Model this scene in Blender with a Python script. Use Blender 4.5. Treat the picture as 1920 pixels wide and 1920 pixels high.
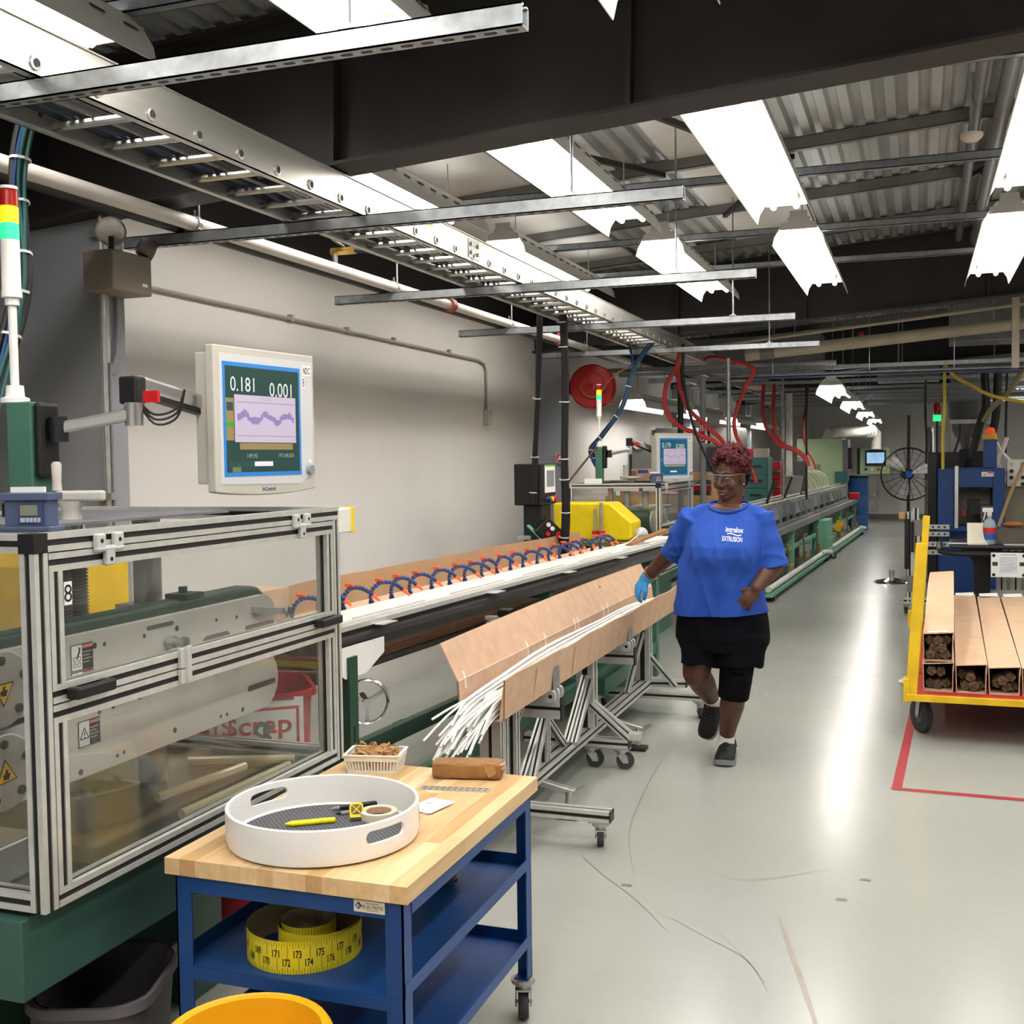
import bpy, bmesh, math, random
from mathutils import Vector, Matrix
R_ = math.radians
PI = math.pi
random.seed(7)
for o in list(bpy.data.objects): bpy.data.objects.remove(o)
SC = bpy.context.scene
COL = SC.collection

# ------------------------------------------------------------------ camera
CAM_H = 1.6
cd = bpy.data.cameras.new('camera'); cam = bpy.data.objects.new('camera', cd); COL.objects.link(cam)
cd.sensor_width = 36.0; cd.lens = 36.0 * 2131.0 / 1920.0
cd.clip_start = 0.05; cd.clip_end = 200
# columns: camera right, camera up, camera backwards, in world axes (x right, y along the hall, z up)
CR = Vector((0.9416588, 0.33630324, -0.01337302)); CD = Vector((0.00315355, -0.04854771, -0.99881589)); CF = Vector((-0.33655425, 0.94050159, -0.04677593))
m = Matrix((( CR.x, -CD.x, -CF.x, 0), (CR.y, -CD.y, -CF.y, 0), (CR.z, -CD.z, -CF.z, CAM_H), (0, 0, 0, 1)))
cam.matrix_world = m
SC.camera = cam

# ------------------------------------------------------------------ world and exposure
w = bpy.data.worlds.new('world'); SC.world = w; w.use_nodes = True
w.node_tree.nodes['Background'].inputs[0].default_value = (0.75, 0.8, 0.9, 1)
w.node_tree.nodes['Background'].inputs[1].default_value = 0.05
SC.view_settings.view_transform = 'Standard'
SC.view_settings.look = 'None'
SC.view_settings.gamma = 1.0
SC.view_settings.use_curve_mapping = False
SC.view_settings.exposure = 0.0
SC.cycles.max_bounces = 6; SC.cycles.diffuse_bounces = 3; SC.cycles.glossy_bounces = 2; SC.cycles.transmission_bounces = 4; SC.cycles.transparent_max_bounces = 16
SC.cycles.adaptive_threshold = 0.04; SC.cycles.caustics_reflective = False; SC.cycles.caustics_refractive = False
LAMP_W = 13.9          # watts of one ceiling lamp
TUBE_E = 14.0

# ------------------------------------------------------------------ measured points: the photograph's rays met with planes of the hall
def _ray(px, py):
    c = ((px - 960.0) / 2131.0, (py - 960.0) / 2131.0)
    return CR * c[0] + CD * c[1] + CF
def at_x(px, py, x): d = _ray(px, py); return d * (x / d.x) + Vector((0, 0, CAM_H))
def at_y(px, py, y): d = _ray(px, py); return d * (y / d.y) + Vector((0, 0, CAM_H))
def at_z(px, py, z): d = _ray(px, py); return d * ((z - CAM_H) / d.z) + Vector((0, 0, CAM_H))

# ------------------------------------------------------------------ materials
def lin(c):
    if isinstance(c, str):
        c = c.lstrip('#'); c = tuple(int(c[i:i+2], 16) / 255 for i in (0, 2, 4))
    return tuple((v / 12.92 if v <= 0.04045 else ((v + 0.055) / 1.055) ** 2.4) for v in c) + (1.0,)
MATS = {}
def mat(name, col, rough=0.5, metal=0.0, var=0.06, scale=8.0, bump=0.0, bscale=60.0, spec=0.5, coat=0.0, trans=0.0, alpha=1.0, stretch=None, emit=None, estr=0.0, ior=1.45, sss=0.0):
    if name in MATS: return MATS[name]
    mt = bpy.data.materials.new(name); mt.use_nodes = True
    nt = mt.node_tree; b = nt.nodes['Principled BSDF']
    c = lin(col)
    b.inputs['Base Color'].default_value = c
    b.inputs['Roughness'].default_value = rough
    b.inputs['Metallic'].default_value = metal
    b.inputs['Specular IOR Level'].default_value = spec
    b.inputs['IOR'].default_value = ior
    if coat: b.inputs['Coat Weight'].default_value = coat; b.inputs['Coat Roughness'].default_value = 0.08
    if trans: b.inputs['Transmission Weight'].default_value = trans
    if alpha < 1: b.inputs['Alpha'].default_value = alpha
    if sss: b.inputs['Subsurface Weight'].default_value = sss; b.inputs['Subsurface Radius'].default_value = (0.02, 0.008, 0.005)
    if emit is not None:
        b.inputs['Emission Color'].default_value = lin(emit); b.inputs['Emission Strength'].default_value = estr
        try: mt.cycles.emission_sampling = 'NONE' if estr > 3.5 or estr < 1.5 else 'AUTO'
        except Exception: pass
    tc = None
    def coords():
        t = nt.nodes.new('ShaderNodeTexCoord'); mp = nt.nodes.new('ShaderNodeMapping')
        nt.links.new(t.outputs['Object'], mp.inputs[0])
        if stretch: mp.inputs['Scale'].default_value = stretch
        return mp.outputs[0]
    if var > 0:
        tc = coords()
        n = nt.nodes.new('ShaderNodeTexNoise'); n.inputs['Scale'].default_value = scale; n.inputs['Detail'].default_value = 4
        nt.links.new(tc, n.inputs['Vector'])
        r = nt.nodes.new('ShaderNodeValToRGB')
        r.color_ramp.elements[0].position = 0.3; r.color_ramp.elements[1].position = 0.7
        r.color_ramp.elements[0].color = tuple(max(0, v * (1 - var * 1.6)) for v in c[:3]) + (1,)
        r.color_ramp.elements[1].color = tuple(min(1, v * (1 + var * 1.6)) for v in c[:3]) + (1,)
        nt.links.new(n.outputs['Fac'], r.inputs['Fac']); nt.links.new(r.outputs['Color'], b.inputs['Base Color'])
    if bump > 0:
        if tc is None: tc = coords()
        n2 = nt.nodes.new('ShaderNodeTexNoise'); n2.inputs['Scale'].default_value = bscale; n2.inputs['Detail'].default_value = 3
        nt.links.new(tc, n2.inputs['Vector'])
        bp = nt.nodes.new('ShaderNodeBump'); bp.inputs['Strength'].default_value = bump; bp.inputs['Distance'].default_value = 0.01
        nt.links.new(n2.outputs['Fac'], bp.inputs['Height']); nt.links.new(bp.outputs[0], b.inputs['Normal'])
    MATS[name] = mt
    return mt

# ------------------------------------------------------------------ mesh building
def v3(p): return p if isinstance(p, Vector) else Vector(p)
def frame(d, up=None):
    d = v3(d).normalized()
    u = v3(up) if up is not None else Vector((0, 0, 1))
    if abs(d.dot(u.normalized())) > 0.999: u = Vector((0, 1, 0)) if abs(d.y) < 0.9 else Vector((1, 0, 0))
    s = d.cross(u).normalized(); u = s.cross(d).normalized()
    return s, u
class MB:
    def __init__(self): self.v = []; self.f = []; self.mi = []; self.m = 0
    def add(self, vs, fs):
        o = len(self.v); self.v += [tuple(x) for x in vs]
        self.f += [tuple(i + o for i in f) for f in fs]; self.mi += [self.m] * len(fs)
        return self
    def box(self, x0, x1, y0, y1, z0, z1):
        return self.add([(x0,y0,z0),(x1,y0,z0),(x1,y1,z0),(x0,y1,z0),(x0,y0,z1),(x1,y0,z1),(x1,y1,z1),(x0,y1,z1)],
            [(0,3,2,1),(4,5,6,7),(0,1,5,4),(1,2,6,5),(2,3,7,6),(3,0,4,7)])
    def bar(self, p0, p1, w, h=None, up=None):          # box along a segment, w sideways, h along up
        h = w if h is None else h; p0, p1 = v3(p0), v3(p1); s, u = frame(p1 - p0, up)
        c = [(-s*w - u*h) / 2, (s*w - u*h) / 2, (s*w + u*h) / 2, (-s*w + u*h) / 2]
        return self.add([p0 + k for k in c] + [p1 + k for k in c], [(0,1,2,3)[::-1],(4,5,6,7),(0,1,5,4),(1,2,6,5),(2,3,7,6),(3,0,4,7)])
    def prism(self, poly, p0, p1, up=None):              # poly in (sideways, up), swept p0 -> p1
        p0, p1 = v3(p0), v3(p1); s, u = frame(p1 - p0, up); n = len(poly)
        vs = [p0 + s*a + u*b for a, b in poly] + [p1 + s*a + u*b for a, b in poly]
        return self.add(vs, [tuple(range(n))[::-1], tuple(range(n, 2*n))] + [(i, (i+1) % n, n + (i+1) % n, n + i) for i in range(n)])
    def cyl(self, p0, p1, r0, r1=None, n=16, caps=True):
        r1 = r0 if r1 is None else r1; p0, p1 = v3(p0), v3(p1); s, u = frame(p1 - p0)
        a = [2*PI*i/n for i in range(n)]
        vs = [p0 + (s*math.cos(t) + u*math.sin(t))*r0 for t in a] + [p1 + (s*math.cos(t) + u*math.sin(t))*r1 for t in a]
        fs = [(i, (i+1) % n, n + (i+1) % n, n + i) for i in range(n)]
        if caps: fs += [tuple(range(n))[::-1], tuple(range(n, 2*n))]
        return self.add(vs, fs)
    def rings(self, rings, close=True, caps=True):       # list of equal-length loops
        n = len(rings[0]); vs = [p for r in rings for p in r]; fs = []
        for k in range(len(rings) - 1):
            for i in range(n if close else n - 1):
                fs.append((k*n + i, k*n + (i+1) % n, (k+1)*n + (i+1) % n, (k+1)*n + i))
        if caps: fs += [tuple(range(n))[::-1], tuple(range((len(rings)-1)*n, len(rings)*n))]
        return self.add(vs, fs)
    def lathe(self, prof, c=(0,0,0), n=32, axis=(0,0,1), caps=False):   # prof: (radius, along axis)
        c = v3(c); d = v3(axis).normalized(); s, u = frame(d)
        return self.rings([[c + d*h + (s*math.cos(2*PI*i/n) + u*math.sin(2*PI*i/n))*max(r, 1e-5) for i in range(n)] for r, h in prof], caps=caps)
    def tube(self, pts, r, n=8, caps=True):
        pts = [v3(p) for p in pts]; rs = r if isinstance(r, (list, tuple)) else [r]*len(pts)
        d = (pts[1] - pts[0]).normalized(); s, u = frame(d); rings = []
        for i, p in enumerate(pts):
            t = (pts[min(i+1, len(pts)-1)] - pts[max(i-1, 0)]).normalized()
            s = (s - t*s.dot(t)).normalized(); u = t.cross(s)
            rings.append([p + (s*math.cos(2*PI*k/n) + u*math.sin(2*PI*k/n))*rs[i] for k in range(n)])
        return self.rings(rings, caps=caps)
    def ball(self, c, r, n=12, k=8, sc=(1,1,1)):
        c = v3(c); prof = [(math.sin(PI*i/k)*r, -math.cos(PI*i/k)*r) for i in range(k+1)]
        return self.rings([[c + Vector((math.cos(2*PI*j/n)*a*sc[0], math.sin(2*PI*j/n)*a*sc[1], h*sc[2])) for j in range(n)] for a, h in [(max(a, 1e-5), h) for a, h in prof]], caps=False)
    def slot(self, p0, p1, w, h, up=None):               # T-slot aluminium profile; faces in the grooves take material 1
        p0, p1 = v3(p0), v3(p1); s, u = frame(p1 - p0, up)
        a, b = w/2, h/2; g = min(w, h)*0.165; dp = min(w, h)*0.09
        poly = [(-a,-b),(-g,-b),(-g,-b+dp),(g,-b+dp),(g,-b),(a,-b),(a,-g),(a-dp,-g),(a-dp,g),(a,g),(a,b),(g,b),(g,b-dp),(-g,b-dp),(-g,b),(-a,b),(-a,g),(-a+dp,g),(-a+dp,-g),(-a,-g)]
        m0 = self.m; n = len(poly)
        vs = [p0 + s*x + u*y for x, y in poly] + [p1 + s*x + u*y for x, y in poly]
        o = len(self.v); self.v += [tuple(x) for x in vs]
        for i in range(n):
            self.f.append((o+i, o+(i+1) % n, o+n+(i+1) % n, o+n+i)); self.mi.append(1 if i % 5 == 2 else m0)
        self.f += [tuple(o+i for i in range(n))[::-1], tuple(o+n+i for i in range(n))]; self.mi += [m0, m0]
        return self
    def build(self, name, mats, parent=None, smooth=False, bevel=0.0, angle=35):
        me = bpy.data.meshes.new(name)
        me.from_pydata(self.v, [], self.f); me.validate(clean_customdata=False)
        if not isinstance(mats, (list, tuple)): mats = [mats]
        for x in mats: me.materials.append(x)
        if len(mats) > 1 and len(me.polygons) == len(self.mi): me.polygons.foreach_set('material_index', [min(i, len(mats)-1) for i in self.mi])
        bm = bmesh.new(); bm.from_mesh(me); bmesh.ops.recalc_face_normals(bm, faces=bm.faces); bm.to_mesh(me); bm.free()
        if smooth:
            me.shade_smooth(); me.set_sharp_from_angle(angle=R_(angle))
        me.update()
        return link(name, me, parent, bevel)
WORLD = {}
def wm(o): return WORLD.get(o.name, Matrix.Identity(4))
def link(name, me, parent=None, bevel=0.0):
    o = bpy.data.objects.new(name, me); COL.objects.link(o)
    if parent is not None:
        o.parent = parent; o.matrix_parent_inverse = wm(parent).inverted()
    if bevel:
        b = o.modifiers.new('bevel', 'BEVEL'); b.width = bevel; b.segments = 2; b.limit_method = 'ANGLE'; b.angle_limit = R_(40)
    return o
def tag(o, label=None, cat=None, group=None, kind=None):
    if label: o['label'] = label
    if cat: o['category'] = cat
    if group: o['group'] = group
    if kind: o['kind'] = kind
    return o
def thing(name, label, cat, loc=(0,0,0), group=None):
    o = bpy.data.objects.new(name, None); COL.objects.link(o); o.empty_display_size = 0.1
    o.location = loc; WORLD[o.name] = Matrix.Translation(v3(loc))
    return tag(o, label, cat, group)
def struct(o): o['kind'] = 'structure'; return o
KIDS = {}
def copy_tree(o, parent=None):
    c = o.copy(); COL.objects.link(c)
    if parent is not None: c.parent = parent
    for ch in [x for x in ALLCH(o)]: copy_tree(ch, c)
    return c
def ALLCH(o): return [x for x in COL.objects if x.parent == o]
def place(o, loc, rz=0.0, label=None):
    o.location = loc; o.rotation_euler = (0, 0, rz)
    if label: o['label'] = label
    return o
def applied(o):
    dg = bpy.context.evaluated_depsgraph_get(); dg.update()
    me = bpy.data.meshes.new_from_object(o.evaluated_get(dg)); o.modifiers.clear(); o.data = me; return o
def spline(pts, k=6):
    pts = [v3(p) for p in pts]; out = []
    for i in range(len(pts) - 1):
        p0 = pts[max(i-1, 0)]; p1 = pts[i]; p2 = pts[i+1]; p3 = pts[min(i+2, len(pts)-1)]
        for j in range(k):
            t = j / k
            out.append(0.5*((2*p1) + (p2-p0)*t + (2*p0-5*p1+4*p2-p3)*t*t + (3*p1-p0-3*p2+p3)*t*t*t))
    out.append(pts[-1]); return out
def rrect(w, h, r, k=4):
    out = []
    for cx, cy, a0 in ((w/2-r, h/2-r, 0), (-w/2+r, h/2-r, 90), (-w/2+r, -h/2+r, 180), (w/2-r, -h/2+r, 270)):
        for i in range(k+1):
            a = R_(a0 + 90*i/k); out.append((cx + r*math.cos(a), cy + r*math.sin(a)))
    return out
def text(name, s, mtl, origin, right, up, height, parent=None, width=None, align='CENTER', extrude=0.0006, bold=0.0):
    cu = bpy.data.curves.new(name, 'FONT'); cu.body = s; cu.align_x = align; cu.align_y = 'CENTER'; cu.extrude = 0.0; cu.offset = bold; cu.resolution_u = 3
    tmp = bpy.data.objects.new(name + '_src', cu); COL.objects.link(tmp)
    dg = bpy.context.evaluated_depsgraph_get(); dg.update()
    me = bpy.data.meshes.new_from_object(tmp.evaluated_get(dg)); bpy.data.objects.remove(tmp); bpy.data.curves.remove(cu)
    xs = [q.co.x for q in me.vertices]; ys = [q.co.y for q in me.vertices]
    if not xs: return None
    sy = height / max(1e-6, max(ys) - min(ys)); sx = sy if width is None else width / max(1e-6, max(xs) - min(xs))
    cy = (max(ys) + min(ys)) / 2; cx = {'CENTER': (max(xs)+min(xs))/2, 'LEFT': min(xs), 'RIGHT': max(xs)}[align]
    o3, r3, u3 = v3(origin), v3(right).normalized(), v3(up).normalized(); n3 = r3.cross(u3)
    for q in me.vertices: q.co = o3 + r3*((q.co.x - cx)*sx) + u3*((q.co.y - cy)*sy) + n3*extrude
    me.materials.clear(); me.materials.append(mtl); me.update()
    return link(name, me, parent)

# common materials
ALU = mat('brushed_aluminium', '#d6d6d2', 0.34, 0.55, 0.05, 30)
ALU_D = mat('slot_black', '#1c1a19', 0.6, 0.0, 0.03)
GALV = mat('galvanised_steel', '#a2a6aa', 0.38, 0.65, 0.12, 25)
STEEL = mat('steel', '#b3b3b0', 0.32, 0.7, 0.08, 15)
CHROME = mat('chrome', '#d6d6d6', 0.12, 1.0, 0.0)
BLACK = mat('black_plastic', '#151516', 0.45, 0.0, 0.05)
RUBBER = mat('rubber', '#3a3a3b', 0.75, 0.0, 0.08)
WHITE = mat('white_plastic', '#e9e8e6', 0.4, 0.0, 0.02)
GREEN = mat('machine_green', '#44705f', 0.45, 0.0, 0.08, 6)
LGREEN = mat('pale_machine_green', '#74b093', 0.45, 0.0, 0.08, 6)
DGREEN = mat('dark_machine_green', '#27493a', 0.42, 0.0, 0.10, 4)
def clear_mat(name, tint, glossy=1.0, haze=0.02):
    mt = bpy.data.materials.new(name); mt.use_nodes = True; nt = mt.node_tree; nt.nodes.remove(nt.nodes['Principled BSDF']); out = nt.nodes['Material Output']
    tr = nt.nodes.new('ShaderNodeBsdfTransparent'); tr.inputs[0].default_value = lin(tint)
    gl = nt.nodes.new('ShaderNodeBsdfGlossy'); gl.inputs['Roughness'].default_value = 0.02; gl.inputs[0].default_value = (glossy, glossy, glossy, 1)
    df = nt.nodes.new('ShaderNodeBsdfDiffuse'); df.inputs[0].default_value = (0.6, 0.62, 0.6, 1)
    lw = nt.nodes.new('ShaderNodeLayerWeight'); lw.inputs[0].default_value = 0.5
    pw = nt.nodes.new('ShaderNodeMath'); pw.operation = 'POWER'; pw.inputs[1].default_value = 5.0; nt.links.new(lw.outputs['Facing'], pw.inputs[0])
    fr = nt.nodes.new('ShaderNodeMath'); fr.operation = 'MULTIPLY_ADD'; fr.inputs[1].default_value = 0.95; fr.inputs[2].default_value = 0.04; nt.links.new(pw.outputs[0], fr.inputs[0])
    m1 = nt.nodes.new('ShaderNodeMixShader'); m1.inputs[0].default_value = haze; nt.links.new(tr.outputs[0], m1.inputs[1]); nt.links.new(df.outputs[0], m1.inputs[2])
    m2 = nt.nodes.new('ShaderNodeMixShader'); nt.links.new(fr.outputs[0], m2.inputs[0]); nt.links.new(m1.outputs[0], m2.inputs[1]); nt.links.new(gl.outputs[0], m2.inputs[2]); nt.links.new(m2.outputs[0], out.inputs['Surface'])
    MATS[name] = mt; return mt
GLASS = clear_mat('clear_guard_panel', '#f8f9f8')
CARD = mat('cardboard', '#c3a287', 0.85, 0.0, 0.05, 14, bump=0.05, bscale=120)
CARD_E = mat('cardboard_edge', '#8a6546', 0.9, 0.0, 0.15, 90)
RED = mat('red_paint', '#c4161c', 0.42, 0.0, 0.06)
YEL = mat('yellow_paint', '#f2c800', 0.42, 0.0, 0.05)
BLUE = mat('blue_paint', '#0c407f', 0.4, 0.0, 0.07, 5)
PAPER = mat('paper', '#f2f1ee', 0.7, 0.0, 0.0)
INK = mat('ink_black', '#161616', 0.7, 0.0, 0.0)
INKR = mat('ink_red', '#c8252b', 0.7, 0.0, 0.0)
# ------------------------------------------------------------------ the hall
def floor_mat():
    mt = bpy.data.materials.new('epoxy_floor'); mt.use_nodes = True; nt = mt.node_tree; b = nt.nodes['Principled BSDF']
    t = nt.nodes.new('ShaderNodeTexCoord')
    n1 = nt.nodes.new('ShaderNodeTexNoise'); n1.inputs['Scale'].default_value = 0.7; n1.inputs['Detail'].default_value = 5
    n2 = nt.nodes.new('ShaderNodeTexNoise'); n2.inputs['Scale'].default_value = 22; n2.inputs['Detail'].default_value = 6
    nt.links.new(t.outputs['Object'], n1.inputs['Vector']); nt.links.new(t.outputs['Object'], n2.inputs['Vector'])
    r = nt.nodes.new('ShaderNodeValToRGB'); r.color_ramp.elements[0].position = 0.3; r.color_ramp.elements[1].position = 0.72
    r.color_ramp.elements[0].color = lin('#9c9e98'); r.color_ramp.elements[1].color = lin('#a8aaa4')
    nt.links.new(n1.outputs['Fac'], r.inputs['Fac'])
    r2 = nt.nodes.new('ShaderNodeValToRGB'); r2.color_ramp.elements[0].position = 0.3; r2.color_ramp.elements[1].position = 0.5
    r2.color_ramp.elements[0].color = (0.86, 0.86, 0.86, 1); r2.color_ramp.elements[1].color = (1, 1, 1, 1)
    nt.links.new(n2.outputs['Fac'], r2.inputs['Fac'])
    mx = nt.nodes.new('ShaderNodeMix'); mx.data_type = 'RGBA'; mx.blend_type = 'MULTIPLY'; mx.inputs[0].default_value = 0.16
    nt.links.new(r.outputs[0], mx.inputs[6]); nt.links.new(r2.outputs[0], mx.inputs[7]); nt.links.new(mx.outputs[2], b.inputs['Base Color'])
    rr = nt.nodes.new('ShaderNodeMapRange'); rr.inputs['To Min'].default_value = 0.17; rr.inputs['To Max'].default_value = 0.30
    nt.links.new(n2.outputs['Fac'], rr.inputs['Value']); nt.links.new(rr.outputs[0], b.inputs['Roughness'])
    bp = nt.nodes.new('ShaderNodeBump'); bp.inputs['Strength'].default_value = 0.03; bp.inputs['Distance'].default_value = 0.02
    n3 = nt.nodes.new('ShaderNodeTexNoise'); n3.inputs['Scale'].default_value = 5; n3.inputs['Detail'].default_value = 2
    nt.links.new(t.outputs['Object'], n3.inputs['Vector']); nt.links.new(n3.outputs['Fac'], bp.inputs['Height']); nt.links.new(bp.outputs[0], b.inputs['Normal'])
    b.inputs['Specular IOR Level'].default_value = 0.55
    return mt
XL, XR, YB, YF = -3.5, 5.5, -3.2, 29.4
WALL = mat('wall_paint', '#d2cfcb', 0.75, 0.0, 0.03, 1.2)
GREYP = mat('grey_steel_cladding', '#8b8d94', 0.6, 0.0, 0.05, 2.0)
FARW = mat('far_wall_paint', '#d6d3cf', 0.8, 0.0, 0.03, 1.0)
DARK = mat('dark_brown_steel', '#2e2928', 0.55, 0.0, 0.15, 3.0)
DARKER = mat('dark_eave', '#211f1e', 0.8, 0.0, 0.1, 2.0)
fl = struct(MB().box(XL-0.6, XR, YB, YF, -0.1, 0).build('floor', floor_mat()))
SCUFF = mat('scuff', '#77766d', 0.3, 0.0, 0.1); SCUFF2 = mat('scuff_light', '#988f84', 0.3, 0.0, 0.1)
def scuff(pts, wd, mt):
    b = MB(); q = [at_z(x, y, 0.0008) for x, y in pts]; q = spline(q, 6); L = []; Rr = []
    for i, p in enumerate(q):
        t = (q[min(i+1, len(q)-1)] - q[max(i-1, 0)]).normalized(); s = Vector((t.y, -t.x, 0)); ww = wd*(0.35 + 0.65*math.sin(PI*(i+0.5)/len(q)))
        L.append(p - s*ww); Rr.append(p + s*ww)
    n = len(q); b.add(L + Rr, [(i, i+1, n+i+1, n+i) for i in range(n-1)]); return b.build('scuff_mark', mt, fl)
scuff([(1462,1722),(1478,1770),(1510,1860),(1535,1935)], 0.009, SCUFF2)
scuff([(1090,1605),(1130,1640),(1190,1685),(1250,1745)], 0.002, SCUFF)
scuff([(1270,1375),(1215,1470),(1180,1560),(1190,1640)], 0.0016, SCUFF)
scuff([(1255,1720),(1330,1760),(1400,1800),(1440,1860)], 0.0016, SCUFF)
scuff([(1340,1740),(1400,1800),(1440,1850)], 0.0012, SCUFF)
scuff([(1540,1260),(1600,1268),(1700,1258)], 0.0016, SCUFF)
scuff([(1400,1280),(1425,1295),(1445,1308)], 0.003, SCUFF)
scuff([(1320,1640),(1420,1650),(1560,1628)], 0.001, SCUFF)
scuff([(1500,1400),(1600,1420),(1680,1412)], 0.001, SCUFF)
for x, y in ((1623,1650), (1578,1687), (1175,1660)):
    p = at_z(x, y, 0); MB().box(p.x-0.02, p.x+0.02, p.y-0.012, p.y+0.012, 0, 0.001).build('scuff_mark', SCUFF, fl)
# left wall with its pilasters
wl = struct(MB().box(XL-0.15, XL, 4.09, YF, 0, 2.77).build('wall_left', WALL))
struct(MB().box(XL-0.6, XL-0.45, YB, 4.0, 0, 2.66).build('wall_left_near', GREYP))
struct(MB().box(XL-0.5, XL+0.02, YB, YF, 2.77, 3.6).build('wall_left_eave', DARKER))
pil = struct(MB().box(XL-0.6, -3.23, 3.965, 4.095, 0, 2.66).build('wall_left_pilaster', GREYP))
MB().box(-3.245, -3.222, 3.955, 3.985, 0, 2.68).build('edge_trim', mat('pale_edge', '#b9bbbd', 0.5), pil)
MB().box(XL-0.6, -3.22, 3.95, 3.975, 2.655, 2.69).build('cap_trim', MATS['pale_edge'], pil)
for y in (10.5, 17.0, 23.5):
    struct(MB().box(XL-0.1, -3.23, y, y+0.16, 0, 2.77).build('wall_left_pilaster', GREYP))
struct(MB().box(XL-0.6, XR, YF, YF+0.15, 0, 4.2).build('wall_far', FARW))
struct(MB().box(XL, XR, YF-0.02, YF, 0, 0.12).build('baseboard_far', mat('grey_base', '#77766f', 0.6)))
struct(MB().box(XR, XR+0.15, YB, YF, 0, 4.2).build('wall_right', FARW))
struct(MB().box(XL-0.6, XR, YB-0.15, YB, 0, 4.2).build('wall_back', FARW))

# roof deck: ribs along the hall, rising towards the right
def roof_z(x): return 3.45 + 0.07*(x + 0.7)
DECK = mat('galvanised_deck', '#b4b5b1', 0.42, 0.35, 0.15, 3.0, stretch=(1, 0.25, 1))
b = MB(); x = XL - 0.5; prof = []
while x < XR + 0.2:
    for dx, dz in ((0, 0), (0.05, 0), (0.064, 0.038), (0.102, 0.038)): prof.append((x + dx, roof_z(x + dx) + dz))
    x += 0.116
n = len(prof)
vs = [(a, YB, c) for a, c in prof] + [(a, YF, c) for a, c in prof] + [(a, YB, c + 0.06) for a, c in prof] + [(a, YF, c + 0.06) for a, c in prof]
b.add(vs, [(i, i+1, n+i+1, n+i) for i in range(n-1)] + [(2*n+i, 3*n+i, 3*n+i+1, 2*n+i+1) for i in range(n-1)])
ceil = struct(b.build('ceiling', DECK))
INSUL = mat('white_insulation_board', '#d8d4cb', 0.55, 0.0, 0.05, 2)
for x0, x1, y0, y1 in ((-1.42, -0.78, 1.2, 3.8), (-1.42, -0.78, 4.2, 5.55), (-1.42, -0.78, 5.58, 6.95), (-1.42, -0.78, 6.98, 8.3), (-1.42, -0.78, 8.33, 9.6), (-2.0, -1.75, 4.2, 9.6), (-0.4, 0.2, 10.9, 13.2), (0.3, 1.0, 10.9, 13.2), (-1.6,-0.6,11,13.2), (-3.3,-2.3,4.2,10)):
    b = MB(); b.add([(x0,y0,roof_z(x0)-0.02),(x1,y0,roof_z(x1)-0.02),(x1,y1,roof_z(x1)-0.02),(x0,y1,roof_z(x0)-0.02),(x0,y0,roof_z(x0)-0.004),(x1,y0,roof_z(x1)-0.004),(x1,y1,roof_z(x1)-0.004),(x0,y1,roof_z(x0)-0.004)],
        [(0,3,2,1),(4,5,6,7),(0,1,5,4),(1,2,6,5),(2,3,7,6),(3,0,4,7)]); b.build('board', INSUL, ceil)

# rafters across the hall: bottom flange, web, top flange, stiffeners
def raf_z(x): return 2.81 + 0.07*(x + 0.7)
def rafter(y, z_off=0.0):
    x0, x1 = XL - 0.3, XR
    def strip(dz0, dz1, hy):
        b = MB(); return b.add([(x0, y-hy, raf_z(x0)+dz0), (x1, y-hy, raf_z(x1)+dz0), (x1, y+hy, raf_z(x1)+dz0), (x0, y+hy, raf_z(x0)+dz0),
            (x0, y-hy, raf_z(x0)+dz1), (x1, y-hy, raf_z(x1)+dz1), (x1, y+hy, raf_z(x1)+dz1), (x0, y+hy, raf_z(x0)+dz1)], [(0,3,2,1),(4,5,6,7),(0,1,5,4),(1,2,6,5),(2,3,7,6),(3,0,4,7)])
    web = struct(strip(0.012, 0.60, 0.006).build('beam_rafter', DARK))
    strip(0.0, 0.014, 0.09).build('bottom_flange', DARK, web); strip(0.60, 0.615, 0.09).build('top_flange', DARK, web)
    for x in (-2.1, -0.95, 0.55, 1.9, 3.4):
        MB().bar((x, y-0.035, raf_z(x)+0.016), (x+0.015, y-0.035, raf_z(x)+0.60), 0.02, 0.06, up=(0,1,0)).build('stiffener', DARK, web)
    return web
for y in (3.95, 10.5, 17.0, 23.5): rafter(y)
# purlins under the deck (C-channels) and diagonal braces
PURL = mat('purlin_steel', '#82817d', 0.5, 0.3, 0.12, 6)
def chan(name, y, z, w, h, mt, x0=XL, x1=XR, slope=0.07):
    b = MB(); t = 0.004
    def q(xa, xb, ya, yb, dz0, dz1):
        za, zb = z + slope*(xa+0.7), z + slope*(xb+0.7)
        b.add([(xa,ya,za+dz0),(xb,ya,zb+dz0),(xb,yb,zb+dz0),(xa,yb,za+dz0),(xa,ya,za+dz1),(xb,ya,zb+dz1),(xb,yb,zb+dz1),(xa,yb,za+dz1)], [(0,3,2,1),(4,5,6,7),(0,1,5,4),(1,2,6,5),(2,3,7,6),(3,0,4,7)])
    q(x0,x1,y,y+t,0,h); q(x0,x1,y,y+w,0,t); q(x0,x1,y,y+w,h-t,h); q(x0,x1,y+w-t,y+w,0,0.015)
    return struct(b.build(name, mt))
for y in (-1.8, -0.4, 1.0, 2.4, 5.4, 6.85, 8.2, 9.55, 12.0, 13.4, 14.8, 16.2, 18.6, 20.2, 21.8, 25, 26.5, 28): chan('beam_purlin', y, 3.365, 0.05, 0.075, PURL)
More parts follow.
